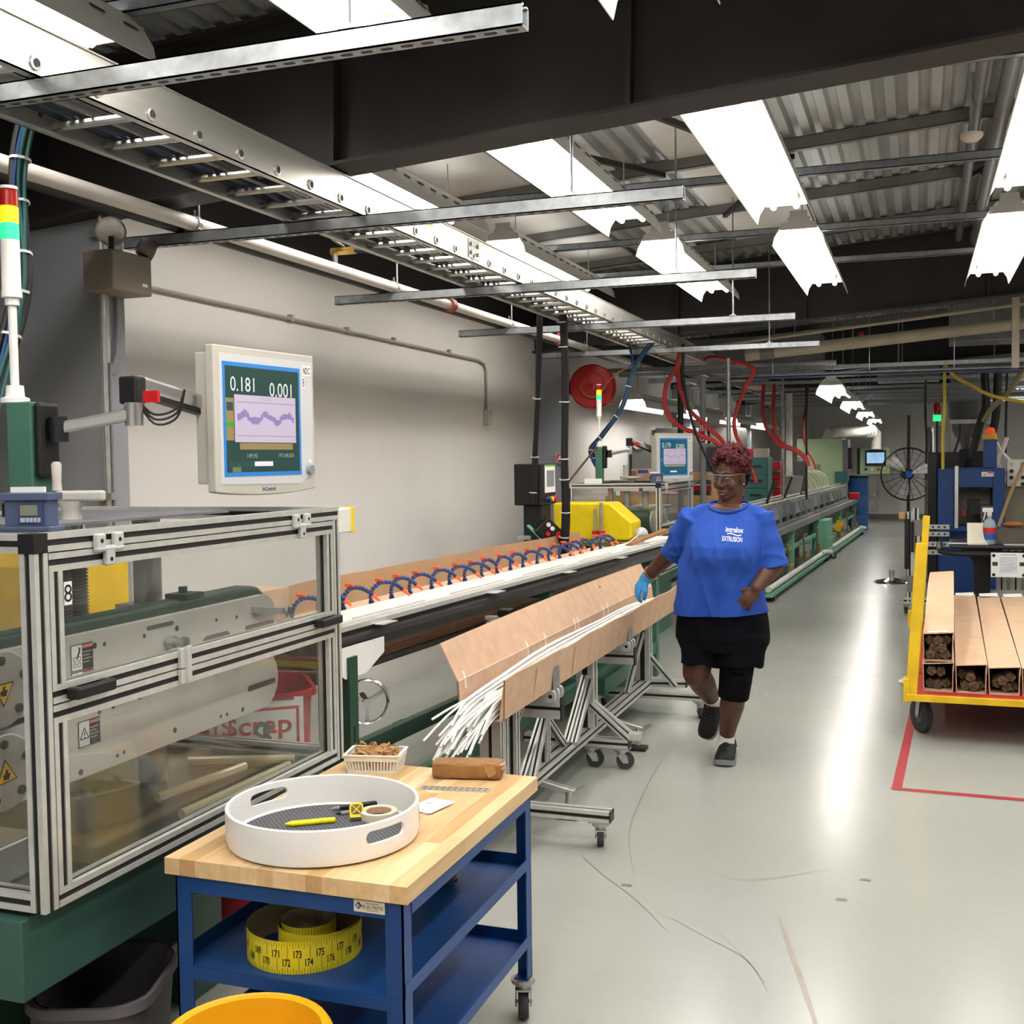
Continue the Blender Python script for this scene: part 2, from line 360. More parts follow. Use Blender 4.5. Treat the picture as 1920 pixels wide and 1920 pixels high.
for (xa, ya), (xb, yb) in (((-2.0, 4.05), (-1.6, 5.4)), ((-1.35, 5.4), (-0.75, 4.1)), ((-1.35, 5.4), (-0.85, 6.8)), ((-1.3, 8.2), (-0.7, 6.9)), ((-2.1, 5.4), (-1.45, 6.85)), ((-0.55,5.3),(0.6,5.7)), ((0.3,8.2),(0.9,6.9))):
    struct(MB().bar((xa, ya, 3.345+0.07*(xa+.7)), (xb, yb, 3.345+0.07*(xb+.7)), 0.03, 0.03).build('beam_brace', DARK))
for i, y in enumerate((1.7, 3.2, 4.75, 6.36, 7.95, 9.3)): chan('beam_strut', y, 3.10, 0.045, 0.045, GALV, -2.9, 3.5, 0.0)

# ------------------------------------------------------------------ fluorescent fixtures
REFL = mat('white_enamel_reflector', '#f4f3f0', 0.45, 0.0, 0.0, emit='#fff6e6', estr=0.0)
TUBE = mat('fluorescent_tube', '#ffffff', 0.3, 0.0, 0.0, emit='#fff7ea', estr=TUBE_E)
ENDW = mat('fixture_end_plate', '#cfccc8', 0.5, 0.0, 0.02)
def make_fixture(L, name='fluorescent_fixture'):
    t = thing(name, 'x', 'light fixture')
    MB().box(-0.065, 0.065, 0, L, 0.105, 0.16).build('housing', ENDW, t)
    for s in (-1, 1):
        pr = [(s*0.065, 0.150), (s*0.105, 0.105), (s*0.14, 0.05), (s*0.152, 0.0), (s*0.156, 0.0), (s*0.145, 0.052), (s*0.109, 0.109), (s*0.068, 0.155)]
        b = MB(); ys = [0.0]; seg = 14
        for k in range(seg):                                   # slots cut near the top of the wing
            a = L*k/seg; ys += [a + L/seg*0.3, a + L/seg*0.7]
        ys.append(L)
        n = len(pr)
        b.rings([[(px, y, pz) for px, pz in pr] for y in (0, L)])
        b.build('reflector', REFL, t, smooth=True)
        b = MB()
        for k in range(seg): b.bar((s*0.1215, L*(k+0.3)/seg, 0.0965), (s*0.1215, L*(k+0.7)/seg, 0.0965), 0.012, 0.003, up=(s*0.75, 0, 0.66))
        b.build('vent_slots', mat('slot_shadow', '#4b4742', 0.8), t)['kind'] = 'stuff'
    for y in (0.0, L):
        b = MB(); e = 0.004 if y == 0 else -0.004
        b.prism([(-0.11,0.09),(0.11,0.09),(0.105,0.125),(0.055,0.145),(0.05,0.20),(-0.05,0.20),(-0.055,0.145),(-0.105,0.125)], (0, y - 0.003, 0), (0, y + 0.003, 0), up=(0,0,1))
        b.build('end_plate', ENDW, t, bevel=0)
    for s in (-0.06, 0.06):
        for k in (0, 1):
            MB().cyl((s, 0.05 + k*(L/2-0.04), 0.075), (s, L/2 - 0.015 + k*(L/2-0.04), 0.075), 0.017, n=8).build('tube', TUBE, t, smooth=True)
    for y in (0.25, L - 0.25):
        MB().cyl((0, y, 0.16), (0, y, 0.42), 0.004, n=6).build('hanger', GALV, t)
    return t
protos = {}
def fixture(x, y0, L, z, label, group):
    k = round(L, 2)
    if k not in protos:
        t = protos[k] = make_fixture(L)
        la = bpy.data.lights.new('lamp_light', 'AREA'); la.shape = 'RECTANGLE'; la.size = 0.20; la.size_y = L - 0.004
        la.energy = LAMP_W; la.color = (1.0, 0.985, 0.955)
        lo = bpy.data.objects.new('lamp_light', la); COL.objects.link(lo); lo.parent = t; lo.location = (0, L/2, 0.050)
        lu = bpy.data.lights.new('slot_light', 'AREA'); lu.shape = 'RECTANGLE'; lu.size = 0.16; lu.size_y = L - 0.1; lu.energy = LAMP_W*0.16; lu.color = la.color
        uo = bpy.data.objects.new('slot_light', lu); COL.objects.link(uo); uo.parent = t; uo.location = (0, L/2, 0.168); uo.rotation_euler = (PI, 0, 0)
    else: t = copy_tree(protos[k])
    place(t, (x, y0, z), 0, label); t['group'] = group
    return t
G = 'fluorescent fixtures hung in four rows under the roof'
rows = ((-2.56, 'just above the cable tray'), (-1.52, 'in the row beside the cable tray'), (-0.68, 'in the row over the aisle'), (0.48, 'in the rightmost row'))
for x, wh in rows:
    for y, l in ((-1.9, 'fluorescent fixture %s, behind the camera'), (0.95, 'fluorescent fixture %s, before the first dark rafter'),
                 (4.08, 'glowing fluorescent fixture %s, just past the first rafter'), (7.05, 'glowing fluorescent fixture %s, ending at the second rafter')):
        fixture(x, y, 2.30, 2.94 if x < -2.5 else 2.86, l % wh, G)
NTH = ('first', 'second', 'third', 'fourth', 'fifth', 'sixth')
for x, c in ((1.9, 'inner'), (3.6, 'outer')):
    for k, y in enumerate((0.95, 4.08, 7.05, 12, 18, 24)):
        fixture(x, y, 2.30, 2.86, '%s fluorescent fixture of the %s row beyond the picture\'s right edge' % (NTH[k], c), 'fluorescent fixtures right of the picture')
G2 = 'low fluorescent fixtures in line over the far aisle'
HANG = []
for y, nm in ((12.3,'nearest'),(16.2,'second'),(20.4,'third'),(24.8,'farthest')):
    fixture(-0.86, y, 2.30, 2.23, 'bright low fluorescent fixture over the far aisle, %s in its line' % nm, G2); HANG.append((-0.86, y, 2.39))
G3 = 'low fluorescent fixtures along the left wall above the extrusion tank'
for y, nm in ((12.2,'nearest, behind the two red hoses'),(15.4,'second in line'),(18.9,'third in line'),(22.6,'fourth in line')):
    fixture(-2.95, y, 2.30, 2.14, 'low fluorescent fixture by the left wall, %s' % nm, G3); HANG.append((-2.95, y, 2.30))
for x, y, z in HANG:                                   # chains from the purlins
    for dy in (0.25, 2.05):
        struct(MB().cyl((x, y+dy, z), (x, y+dy, roof_z(x)), 0.004, n=6).build('trim_hanger_rod', GALV))
# ------------------------------------------------------------------ strut bars across the left half, with their rods
DKHOLE = mat('hole_dark', '#3a3c3e', 0.7)
bars = ((2.34, -2.9), (4.10, -3.23), (6.04, -3.26), (8.02, -3.28), (10.07, -3.31), (12.2, -3.34))
BN = ('nearest strut bar across the top of the picture', 'second strut bar, ending beside the emergency light', 'third strut bar from the camera, above the wall conduit',
      'fourth strut bar from the camera, above the vertical cables', 'fifth strut bar from the camera, near the hose reel', 'farthest strut bar, crossing in front of the hose reel')
ZB = 2.575
for i, (y, xl) in enumerate(bars):
    t = thing('strut_bar', 'long galvanised ' + BN[i], 'strut bar', (-2.0, y, ZB), 'galvanised strut bars carrying the tray and pipes')
    w_, h_, tk = 0.045, 0.050, 0.004; x1 = -0.80
    b = MB(); b.box(xl, x1, y, y+w_, ZB-h_, ZB-h_+tk); b.box(xl, x1, y, y+tk, ZB-h_, ZB); b.box(xl, x1, y+w_-tk, y+w_, ZB-h_, ZB); b.box(xl, x1, y, y+0.013, ZB-tk, ZB); b.box(xl, x1, y+w_-0.013, y+w_, ZB-tk, ZB)
    b.build('channel', GALV, t)
    if i < 3:
        b = MB(); x = x1 - 0.03
        while x > xl + 0.03:
            b.prism(rrect(0.030, 0.014, 0.0068, 3), (x, y+w_/2, ZB-h_-0.0006), (x, y+w_/2, ZB-h_+0.001), up=(0,1,0)); x -= 0.05
        b.build('slot_holes', DKHOLE, t)['kind'] = 'stuff'
    for x in (-1.22, -2.86):
        MB().cyl((x, y+w_/2, ZB-0.01), (x, y+w_/2, roof_z(x)+0.01), 0.0055, n=8).build('threaded_rod', GALV, t)
        b = MB(); b.box(x-0.022, x+0.022, y-0.002, y+w_+0.002, ZB, ZB+0.005); b.cyl((x, y+w_/2, ZB+0.005), (x, y+w_/2, ZB+0.016), 0.011, n=6)
        b.build('washer_nut', STEEL, t)

# ------------------------------------------------------------------ ladder cable tray
TX0, TX1, TZ0, TZ1 = -2.44, -2.09, 2.577, 2.708
t = thing('cable_tray', 'long aluminium ladder cable tray running the length of the hall', 'cable tray', (-2.265, 7, TZ0))
TY0, TY1 = 0.6, 19.0
TRAYM = mat('tray_aluminium', '#d2d0ca', 0.36, 0.8, 0.06, 6, stretch=(1, 0.1, 4))
for xa, s in ((TX0, 1), (TX1, -1)):
    for y0, y1 in ((TY0, 5.32), (5.323, 11.6), (11.603, TY1)):
        b = MB(); b.box(min(xa, xa+s*0.004), max(xa, xa+s*0.004), y0, y1, TZ0, TZ1)
        for z in (TZ0, TZ1-0.004): b.box(min(xa, xa+s*0.028), max(xa, xa+s*0.028), y0, y1, z, z+0.004)
        b.box(min(xa, xa-s*0.006), max(xa, xa-s*0.006), y0, y1, TZ1-0.008, TZ1-0.004)
        b.build('side_rail', TRAYM, t)
k = 0; y = TY0 + 0.13; rung = None
while y < TY1:
    if rung is None:
        b = MB(); b.cyl((TX0-0.004, 0, TZ0+0.03), (TX1+0.004, 0, TZ0+0.03), 0.0125, n=10)
        for xe, s in ((TX1, 1),):
            b.m = 0; b.lathe([(0.0125, 0.0), (0.019, 0.0), (0.019, 0.005), (0.0125, 0.006)], (xe, 0, TZ0+0.03), 12, (1,0,0))
            b.m = 1; b.cyl((xe+0.002, 0, TZ0+0.03), (xe+0.005, 0, TZ0+0.03), 0.0105, n=10); b.m = 0
        rung = b.build('rung', [TRAYM, DKHOLE], t, smooth=True); rung.location = (0, y, 0); r0 = rung
    else:
        c = r0.copy(); COL.objects.link(c); c.location = (0, y, 0)
    y += 0.229
b = MB(); y = 5.32; b.box(TX1, TX1+0.004, y-0.07, y+0.07, TZ0+0.02, TZ1-0.02)
for dy in (-0.045, 0.045):
    for z in (TZ0+0.045, TZ1-0.045): b.cyl((TX1+0.004, y+dy, z), (TX1+0.014, y+dy, z), 0.010, n=6)
b.build('splice_plate', STEEL, t)
b = MB(); b.box(TX1, TX1+0.001, 4.62, 4.82, TZ0+0.055, TZ1-0.012); lb = b.build('label_sticker', PAPER, t)
MB().box(TX1+0.001, TX1+0.0016, 4.68, 4.82, TZ0+0.085, TZ1-0.014).build('yellow_band', YEL, lb)
# cables lying in the tray
BLKC = mat('black_cable', '#17181a', 0.5); BLUC = mat('blue_cable', '#1d3f74', 0.45); GRNC = mat('teal_cable', '#1f5654', 0.45); GRYC = mat('grey_cable', '#8f9294', 0.5); WHC = mat('white_cable', '#d9d7d2', 0.5)
rnd = random.Random(3)
for j, (x, r, mt, lb) in enumerate(((-2.40, 0.013, BLKC, 'black cable along the wall side of the tray'), (-2.365, 0.010, BLUC, 'blue cable lying in the cable tray'), (-2.335, 0.011, BLKC, 'black cable lying right of the blue one in the tray'),
        (-2.155, 0.014, BLKC, 'thick black cable along the aisle side of the tray'), (-2.19, 0.010, BLKC, 'thin black cable beside the thick one in the tray'), (-2.30, 0.007, GRYC, 'grey cable lying mid-width in the tray'))):
    pts = [(x + rnd.uniform(-0.012, 0.012), 0.7 + q*0.9, TZ0+0.042+r+rnd.uniform(0, 0.006)) for q in range(21)]
    tag(MB().tube(spline(pts, 2), r, 6).build('tray_cable', mt, None, True), lb, 'cable', 'cables lying in the ladder tray')

# ------------------------------------------------------------------ pipes resting on the bars along the left wall
WPIPE = mat('white_pipe_paint', '#d8d2cc', 0.45, 0.0, 0.05, 6); COUP = mat('red_brown_coupling', '#a0524a', 0.55, 0.0, 0.1)
t = thing('sprinkler_pipe', 'long white sprinkler pipe with red couplings resting on the strut bars', 'pipe', (-2.88, 8, ZB))
MB().cyl((-2.88, 0.5, ZB+0.032), (-2.88, 16, ZB+0.032), 0.030, n=14).build('pipe', WPIPE, t, True)
for y in (2.95, 6.9, 9.3):
    b = MB(); b.cyl((-2.88, y-0.035, ZB+0.032), (-2.88, y+0.035, ZB+0.032), 0.045, n=16); b.box(-2.893, -2.867, y-0.02, y+0.02, ZB+0.07, ZB+0.10); b.build('coupling', COUP, t, True)
for y in (4.12, 6.06, 8.04, 10.09, 12.22):
    b = MB(); b.lathe([(0.031, -0.012), (0.036, -0.012), (0.036, 0.012), (0.031, 0.012)], (-2.88, y, ZB+0.032), 14, (0,1,0)); b.cyl((-2.88, y, ZB+0.066), (-2.88, y, ZB+0.09), 0.006, n=6); b.build('pipe_clamp', STEEL, t, True)
tag(MB().cyl((-2.962, 0.5, ZB+0.039), (-2.962, 16, ZB+0.039), 0.038, n=14).build('black_pipe', mat('black_pipe', '#201f1f', 0.45), None, True), 'thick black pipe beside the white pipe along the left wall', 'pipe')
# valve and hose between pipe and tray
t = thing('ball_valve', 'small brass ball valve on the white pipe with a lever handle', 'valve', (-2.83, 5.35, ZB+0.06))
MB().cyl((-2.88, 5.35, ZB+0.05), (-2.88, 5.35, ZB+0.12), 0.014, n=10).build('stem', STEEL, t)
MB().cyl((-2.90, 5.35, ZB+0.12), (-2.76, 5.35, ZB+0.12), 0.020, n=12).build('body', mat('brass', '#b99a4e', 0.35, 0.8), t, True)
MB().bar((-2.83, 5.35, ZB+0.145), (-2.83, 5.23, ZB+0.16), 0.016, 0.004).build('lever', STEEL, t)
tag(MB().tube(spline([(-2.76, 5.35, ZB+0.12), (-2.68, 5.37, ZB+0.11), (-2.58, 5.4, ZB+0.10), (-2.5, 5.45, ZB+0.14), (-2.42, 5.55, ZB+0.16), (-2.38, 5.7, ZB+0.12)], 5), 0.013, 8).build('air_hose', BLKC, None, True), 'short black air hose from brass valve to the cable tray', 'hose')

# ------------------------------------------------------------------ cable bundles dropping from the tray
TIE = mat('cable_tie', '#d6d6d4', 0.4)
def bundle(name, label, cat, pts, rs, ties=(), offs=None, group=None):
    P = spline(pts, 6); t = thing(name, label, cat, tuple(P[-1]), group)
    for k, (dx, dy, r, mt) in enumerate(rs):
        ph = k*1.9
        MB().tube([p + Vector((dx + 0.004*math.sin(ph + i*0.23), dy + 0.004*math.cos(ph + i*0.19), 0)) for i, p in enumerate(P)], r, 7).build('cable', mt, t, True)
    R0 = max(math.hypot(a, b2) + r for a, b2, r, _ in rs) + 0.002
    for f in ties:
        i = min(len(P)-2, int(f*(len(P)-1))); d = (P[i+1]-P[i]).normalized()
        MB().lathe([(R0-0.004, -0.004), (R0-0.0015, -0.004), (R0-0.0015, 0.004), (R0-0.004, 0.004)], P[i], 10, d).build('cable_tie', TIE, t)
    return t
bundle('cable_bundle', 'bundle of black, teal and blue cables dropping to the near signal tower', 'cables',
    [at_y(85,165,2.75), at_y(50,240,2.72), at_y(35,330,2.70), at_y(38,430,2.68), at_y(40,520,2.66), at_y(28,600,2.64), at_y(4,690,2.6), at_y(-20,780,2.55)],
    ((0,0,0.013,BLKC),(0.014,-0.010,0.007,GRNC),(-0.018,0.004,0.012,BLKC),(0.0,-0.020,0.006,BLUC),(0.014,0.008,0.012,BLKC),(-0.012,-0.014,0.011,BLKC),(0.020,-0.002,0.006,GRNC)), (0.24,0.38,0.52,0.62,0.78))
bundle('cable_drop', 'left vertical black cable drop to the black console box', 'cables', [at_y(1010,575,7.65), at_y(1008,700,7.72), at_y(1003,830,7.83), at_y(1002,868,7.87), at_y(999,945,7.875)],
    ((0,0,0.016,BLKC),(0.016,0,0.014,BLKC),(0.006,-0.012,0.012,BLKC)), (0.35,0.7,0.95), group='vertical black cable drops')
bundle('cable_drop', 'right vertical black cable drop passing the yellow hood', 'cables', [at_y(1052,572,7.65), at_y(1058,700,7.7), at_y(1057,860,7.75), at_y(1060,960,7.8), at_y(1055,1040,7.85)],
    ((0,0,0.022,BLKC),(0.02,0,0.018,BLKC),(0.006,-0.016,0.016,BLKC)), (0.1,0.2,0.36,0.5,0.62,0.78,0.9), group='vertical black cable drops')
bundle('cable_bundle', 'dark blue cable bundle curving down to the far signal tower', 'cables', [at_y(1222,643,9.8), at_y(1188,690,9.8), at_y(1168,760,9.78), at_y(1130,815,9.76), at_y(1110,840,9.75), at_y(1112,860,9.75), at_y(1122,880,9.75)],
    ((0,0,0.016,BLKC),(0.018,0,0.010,GRNC),(0.004,-0.016,0.010,BLUC),(-0.010,-0.010,0.012,BLKC)), (0.25,0.4,0.55,0.7,0.85))
tag(MB().tube(spline([at_y(1180,650,9.8), at_y(1186,672,9.8), at_y(1184,690,9.79)], 5), 0.012, 7).build('short_cable', BLUC, None, True), 'short blue cable dropping out of the tray to its bundle', 'cable')
# red hoses
REDH = mat('red_hose', '#c23a35', 0.5, 0.0, 0.05)
def hose(name, label, pts, r, mt, cat='hose', group=None):
    return tag(MB().tube(spline(pts, 7), r, 9).build(name, mt, None, True), label, cat, group)
GH = 'red hoses hanging from the cable tray'
hose('red_hose', 'leftmost red hose looping down from the tray to behind the woman', [at_y(1276,655,10.9), at_y(1268,690,10.9), at_y(1250,720,10.9), at_y(1247,762,10.9), at_y(1268,795,10.9), at_y(1310,815,10.9), at_y(1340,828,10.95), at_y(1372,855,11.0)], 0.022, REDH, group=GH)
hose('red_hose', 'second red hose falling steeply to behind the woman\'s hair', [at_y(1274,658,11.1), at_y(1271,695,11.1), at_y(1275,730,11.1), at_y(1290,765,11.1), at_y(1320,795,11.1), at_y(1350,822,11.1), at_y(1378,862,11.15)], 0.022, REDH, group=GH)
hose('red_hose', 'third red hose, hanging right of the woman\'s head', [Vector((-2.12,11.9,2.60)), Vector((-1.92,11.6,2.60)), at_y(1411,690,11.4), at_y(1398,725,11.4), at_y(1378,780,11.4), at_y(1380,815,11.4), at_y(1398,850,11.4), at_y(1418,905,11.4)], 0.020, REDH, group=GH)
for k, (dx, lb) in enumerate(((0, 'far red hose draped to the dark grey tank column'), (10, 'far red hose draped just beside its twin to the tank column'))):
    hose('red_hose', lb, [Vector((at_y(1430+dx*2,770,15.5).x, 15.62, 2.56)), at_y(1430+dx*2,770,15.5), at_y(1436+dx*1.6,800,15.5), at_y(1458+dx,832,15.5), at_y(1490+dx*0.6,845,15.5), at_y(1508+dx*0.3,858,15.5), at_y(1515+dx*0.1,874,15.5)], 0.024, REDH, group=GH)
hose('red_hose', 'thin red hose curving down to the tank, in front of the pale green cabinet', [Vector((at_y(1506,800,17).x, 17.8, 2.60)), at_y(1506,800,17), at_y(1512,840,17), at_y(1524,862,17), at_y(1530,880,17)], 0.016, REDH, group=GH)
hose('black_hose', 'long black cable slanting down from tray behind the woman\'s head', [at_y(1281,645,10.6), at_y(1281,668,10.6), at_y(1280,700,10.6), at_y(1290,760,10.6), at_y(1306,815,10.6), at_y(1330,868,10.6), at_y(1345,900,10.6)], 0.014, BLKC, 'cable')

# ------------------------------------------------------------------ things on the left wall
CON = mat('painted_conduit', '#9a938b', 0.5)
b = MB(); P = [(-3.485, 4.1, 2.447), (-3.485, 8.95, 2.43), (-3.485, 9.08, 2.41), (-3.485, 9.125, 2.36), (-3.485, 9.13, 2.25), (-3.485, 9.13, 2.02)]
t = thing('wall_conduit', 'thin conduit along the wall bending down to a small switch box', 'conduit', (-3.485, 9.13, 1.9))
MB().tube(P, 0.011, 8).build('conduit', CON, t, True)
MB().box(-3.5, -3.45, 9.08, 9.18, 1.90, 2.02).build('switch_box', mat('box_grey', '#b5b1ab', 0.5), t, bevel=0.004)
for y in (5.9, 6.6, 7.3, 8.3): MB().box(-3.5, -3.47, y, y+0.03, 2.425, 2.465).build('strap', CON, t)
BEIGE = mat('taupe_enamel', '#8a7f73', 0.5, 0.0, 0.04)
t = thing('emergency_light', 'taupe emergency light box with two swivel lamp heads on the pilaster', 'emergency light', (-3.15, 3.98, 2.3))
MB().box(-3.23, -3.08, 3.84, 4.09, 2.31, 2.475).build('battery_box', BEIGE, t, bevel=0.006)
MB().box(-3.0795, -3.079, 4.025, 4.06, 2.345, 2.358).build('name_label', PAPER, t)
REFG = mat('lamp_lens', '#c9c4bc', 0.15, 0.6, 0.1, 60)
for (c, ax, r) in (((-3.10, 3.86, 2.545), (0.66, -0.74, -0.12), 0.058), ((-3.10, 4.11, 2.51), (0.55, 0.75, -0.35), 0.05)):
    a = v3(ax).normalized(); hd = MB().lathe([(0.01, -0.055), (r*0.7, -0.05), (r, 0.0), (r*1.04, 0.012), (r*0.9, 0.014)], c, 20, a).build('lamp_head', BEIGE, t, True)
    MB().lathe([(0.001, 0.004), (r*0.5, 0.006), (r*0.92, 0.012)], c, 20, a).build('lens', REFG, hd, True)
    MB().cyl(v3(c) - Vector((0, 0, 0.02)), (c[0], min(c[1], 4.06), 2.47), 0.012, n=8).build('neck', BLACK, hd)
t = thing('pilaster_conduit', 'thin bare conduit running up the grey pilaster edge', 'conduit', (-3.215, 3.95, 0))
MB().cyl((-3.215, 3.94, 0.0), (-3.215, 3.94, 2.74), 0.011, n=8).build('conduit', STEEL, t, True)
for z in (1.45, 2.55): MB().box(-3.27, -3.19, 3.925, 3.957, z, z+0.03).build('clamp', STEEL, t)
tag(MB().tube(spline([(-3.215, 4.03, 2.31), (-3.215, 4.03, 2.2), (-3.215, 4.02, 2.08), (-3.215, 3.985, 1.98), (-3.215, 3.975, 1.85), (-3.215, 3.975, 0.0)], 5), 0.009, 8).build('bent_conduit', GREYP, None, True), 'grey conduit dropping from the emergency light with an offset bend', 'conduit')
# hose reel
t = thing('hose_reel', 'round red hose reel on the left wall with a tan hose', 'hose reel', (-3.2, 10.8, 1.9))
hr = at_y(1105,725,10.8); R0 = 0.215
for q, rr in ((-0.06, R0), (0.06, R0*0.98)):
    MB().lathe([(0.001, 0.012), (0.03, 0.02), (0.06, 0.014), (R0*0.6, 0.010), (R0*0.62, 0.016), (rr*0.96, 0.012), (rr, 0.0), (rr*0.97, -0.006), (0.001, -0.004)], hr + Vector((0.04, q, 0)), 36, (0.25, -1, 0)).build('disc', RED, t, True)
b = MB(); b.prism(rrect(0.20, 0.11, 0.02), hr + Vector((-0.17, -0.02, -0.01)), hr + Vector((-0.165, 0.10, -0.01)), up=(0,0,1)); b.build('bracket', RED, t)
MB().cyl(hr + Vector((0.02, -0.09, 0)), hr + Vector((0.05, 0.07, 0)), 0.03, n=12).build('hub', RED, t, True)
MB().box(hr.x-0.2, hr.x-0.165, hr.y-0.027, hr.y-0.024, hr.z-0.005, hr.z+0.045).build('green_label', mat('label_green', '#4f9b77', 0.6), t)
MB().box(hr.x-0.6, hr.x-0.05, hr.y+0.05, hr.y+0.12, hr.z-0.06, hr.z+0.06).build('wall_mount', RED, t)
MB().box(hr.x+0.17, hr.x+0.22, hr.y-0.05, hr.y+0.03, hr.z-0.17, hr.z-0.06).build('hose_guide', RED, t)
MB().tube(spline([hr + Vector((-0.06, -0.09, 0.01)), hr + Vector((-0.05, -0.10, -0.04)), hr + Vector((0.0, -0.11, -0.09)), hr + Vector((0.08, -0.12, -0.11)), hr + Vector((0.16, -0.12, -0.05)), hr + Vector((0.24, -0.12, 0.05)), hr + Vector((0.38, -0.1, 0.15)), hr + Vector((0.5, -0.08, 0.16))], 5), 0.009, 8).build('hose', mat('tan_hose', '#b98a4a', 0.5), t, True)
# wall letter signs
def letter_sign(px, py, y, hw, hh, s, label):
    c = at_y(px, py, y); t = thing('letter_sign', label, 'sign', tuple(c))
    MB().box(c.x-hw, c.x+hw, y, y+0.006, c.z-hh, c.z+hh).build('plate', mat('sign_red', '#b3262b', 0.5), t)
    MB().box(c.x-hw*1.12, c.x+hw*1.12, y+0.001, y+0.005, c.z-hh*1.08, c.z+hh*1.08).build('border', PAPER, t)
    return t, c
t, c = letter_sign(1050, 859, 10.45, 0.032, 0.042, 'A', 'small red sign with a white letter A on the pilaster')
text('letter', 'A', PAPER, (c.x, 10.449, c.z), (1,0,0), (0,0,1), 0.055, t)
t, c = letter_sign(1316, 812, 11.362, 0.03, 0.10, 'B', 'tall red sign with two stacked white letters B behind red hoses')
for dz in (0.05, -0.05): text('letter', 'B', PAPER, (c.x, 11.361, c.z+dz), (1,0,0), (0,0,1), 0.06, t)
# ------------------------------------------------------------------ local frames for flat things
class Fr:
    def __init__(s, o, r, u): s.o = v3(o); s.r = v3(r).normalized(); s.n = s.r.cross(v3(u)).normalized(); s.u = s.n.cross(s.r)
    def p(s, a, b, c=0.0): return s.o + s.r*a + s.u*b + s.n*c
    def box(s, mb, a0, a1, b0, b1, c0, c1):
        P = [s.p(a, b, c) for c in (c0, c1) for a, b in ((a0, b0), (a1, b0), (a1, b1), (a0, b1))]
        return mb.add(P, [(0,3,2,1),(4,5,6,7),(0,1,5,4),(1,2,6,5),(2,3,7,6),(3,0,4,7)])
    def prism(s, mb, poly, c0, c1):
        n = len(poly); P = [s.p(a, b, c0) for a, b in poly] + [s.p(a, b, c1) for a, b in poly]
        return mb.add(P, [tuple(range(n))[::-1], tuple(range(n, 2*n))] + [(i, (i+1) % n, n+(i+1) % n, n+i) for i in range(n)])
    def text(s, name, t, m, a, b, c, h, parent, width=None, bold=0.0, align='CENTER'): return text(name, t, m, s.p(a, b, c), s.r, s.u, h, parent, width, align, 0.0, bold)
WARN = mat('warning_yellow', '#e8b816', 0.5)
def danger_sticker(fr, a, b, sc, parent, kind='hand', lines=True):
    b0 = MB(); fr.box(b0, a, a+0.075*sc, b, b+0.062*sc, 0.0005, 0.0012); st = b0.build('danger_sticker', INK, parent)
    b1 = MB(); fr.box(b1, a+0.002*sc, a+0.037*sc, b+0.002*sc, b+0.060*sc, 0.0012, 0.0016); b1.build('symbol_field', PAPER, st)
    b2 = MB(); fr.box(b2, a+0.038*sc, a+0.073*sc, b+0.050*sc, b+0.060*sc, 0.0012, 0.0016); b2.build('red_header', INKR, st)
    fr.text('danger_text', 'DANGER', PAPER, a+0.057*sc, b+0.055*sc, 0.0019, 0.006*sc, st)
    for i in range(4):
        b3 = MB(); fr.box(b3, a+0.040*sc, a+(0.070-0.008*(i % 2))*sc, b+(0.040-0.008*i)*sc, b+(0.043-0.008*i)*sc, 0.0012, 0.0015); b3.build('text_line', mat('line_grey', '#9b9b9b', 0.7), st)
    if kind == 'tri':
        b4 = MB(); c = (a+0.0195*sc, b+0.028*sc); R1 = 0.019*sc; R2 = 0.0145*sc
        o = [(c[0]+R1*math.cos(R_(t)), c[1]+R1*math.sin(R_(t))) for t in (90, 210, 330)]; q = [(c[0]+R2*math.cos(R_(t)), c[1]+R2*math.sin(R_(t))) for t in (90, 210, 330)]
        for i in range(3):
            j = (i+1) % 3; fr.prism(b4, [o[i], o[j], q[j], q[i]], 0.0016, 0.0019)
        b4.build('triangle', INK, st); fr.text('exclamation', '!', INK, c[0], c[1], 0.002, 0.016*sc, st, bold=0.02)
    else:
        b4 = MB()
        for (x, y, r) in ((0.012, 0.014, 0.006), (0.027, 0.014, 0.006), (0.012, 0.028, 0.006), (0.027, 0.028, 0.006)):
            for k in range(10):
                t0, t1 = 2*PI*k/10, 2*PI*(k+1)/10
                fr.prism(b4, [(a+(x+r*math.cos(t0))*sc, b+(y+r*math.sin(t0))*sc), (a+(x+r*math.cos(t1))*sc, b+(y+r*math.sin(t1))*sc), (a+(x+0.75*r*math.cos(t1))*sc, b+(y+0.75*r*math.sin(t1))*sc), (a+(x+0.75*r*math.cos(t0))*sc, b+(y+0.75*r*math.sin(t0))*sc)], 0.0016, 0.0019)
        fr.prism(b4, [(a+p*sc, b+q*sc) for p, q in ((0.016,0.030),(0.022,0.030),(0.030,0.042),(0.032,0.054),(0.026,0.055),(0.025,0.044))], 0.0016, 0.0019)
        b4.build('hand_symbol', INK, st)
    return st

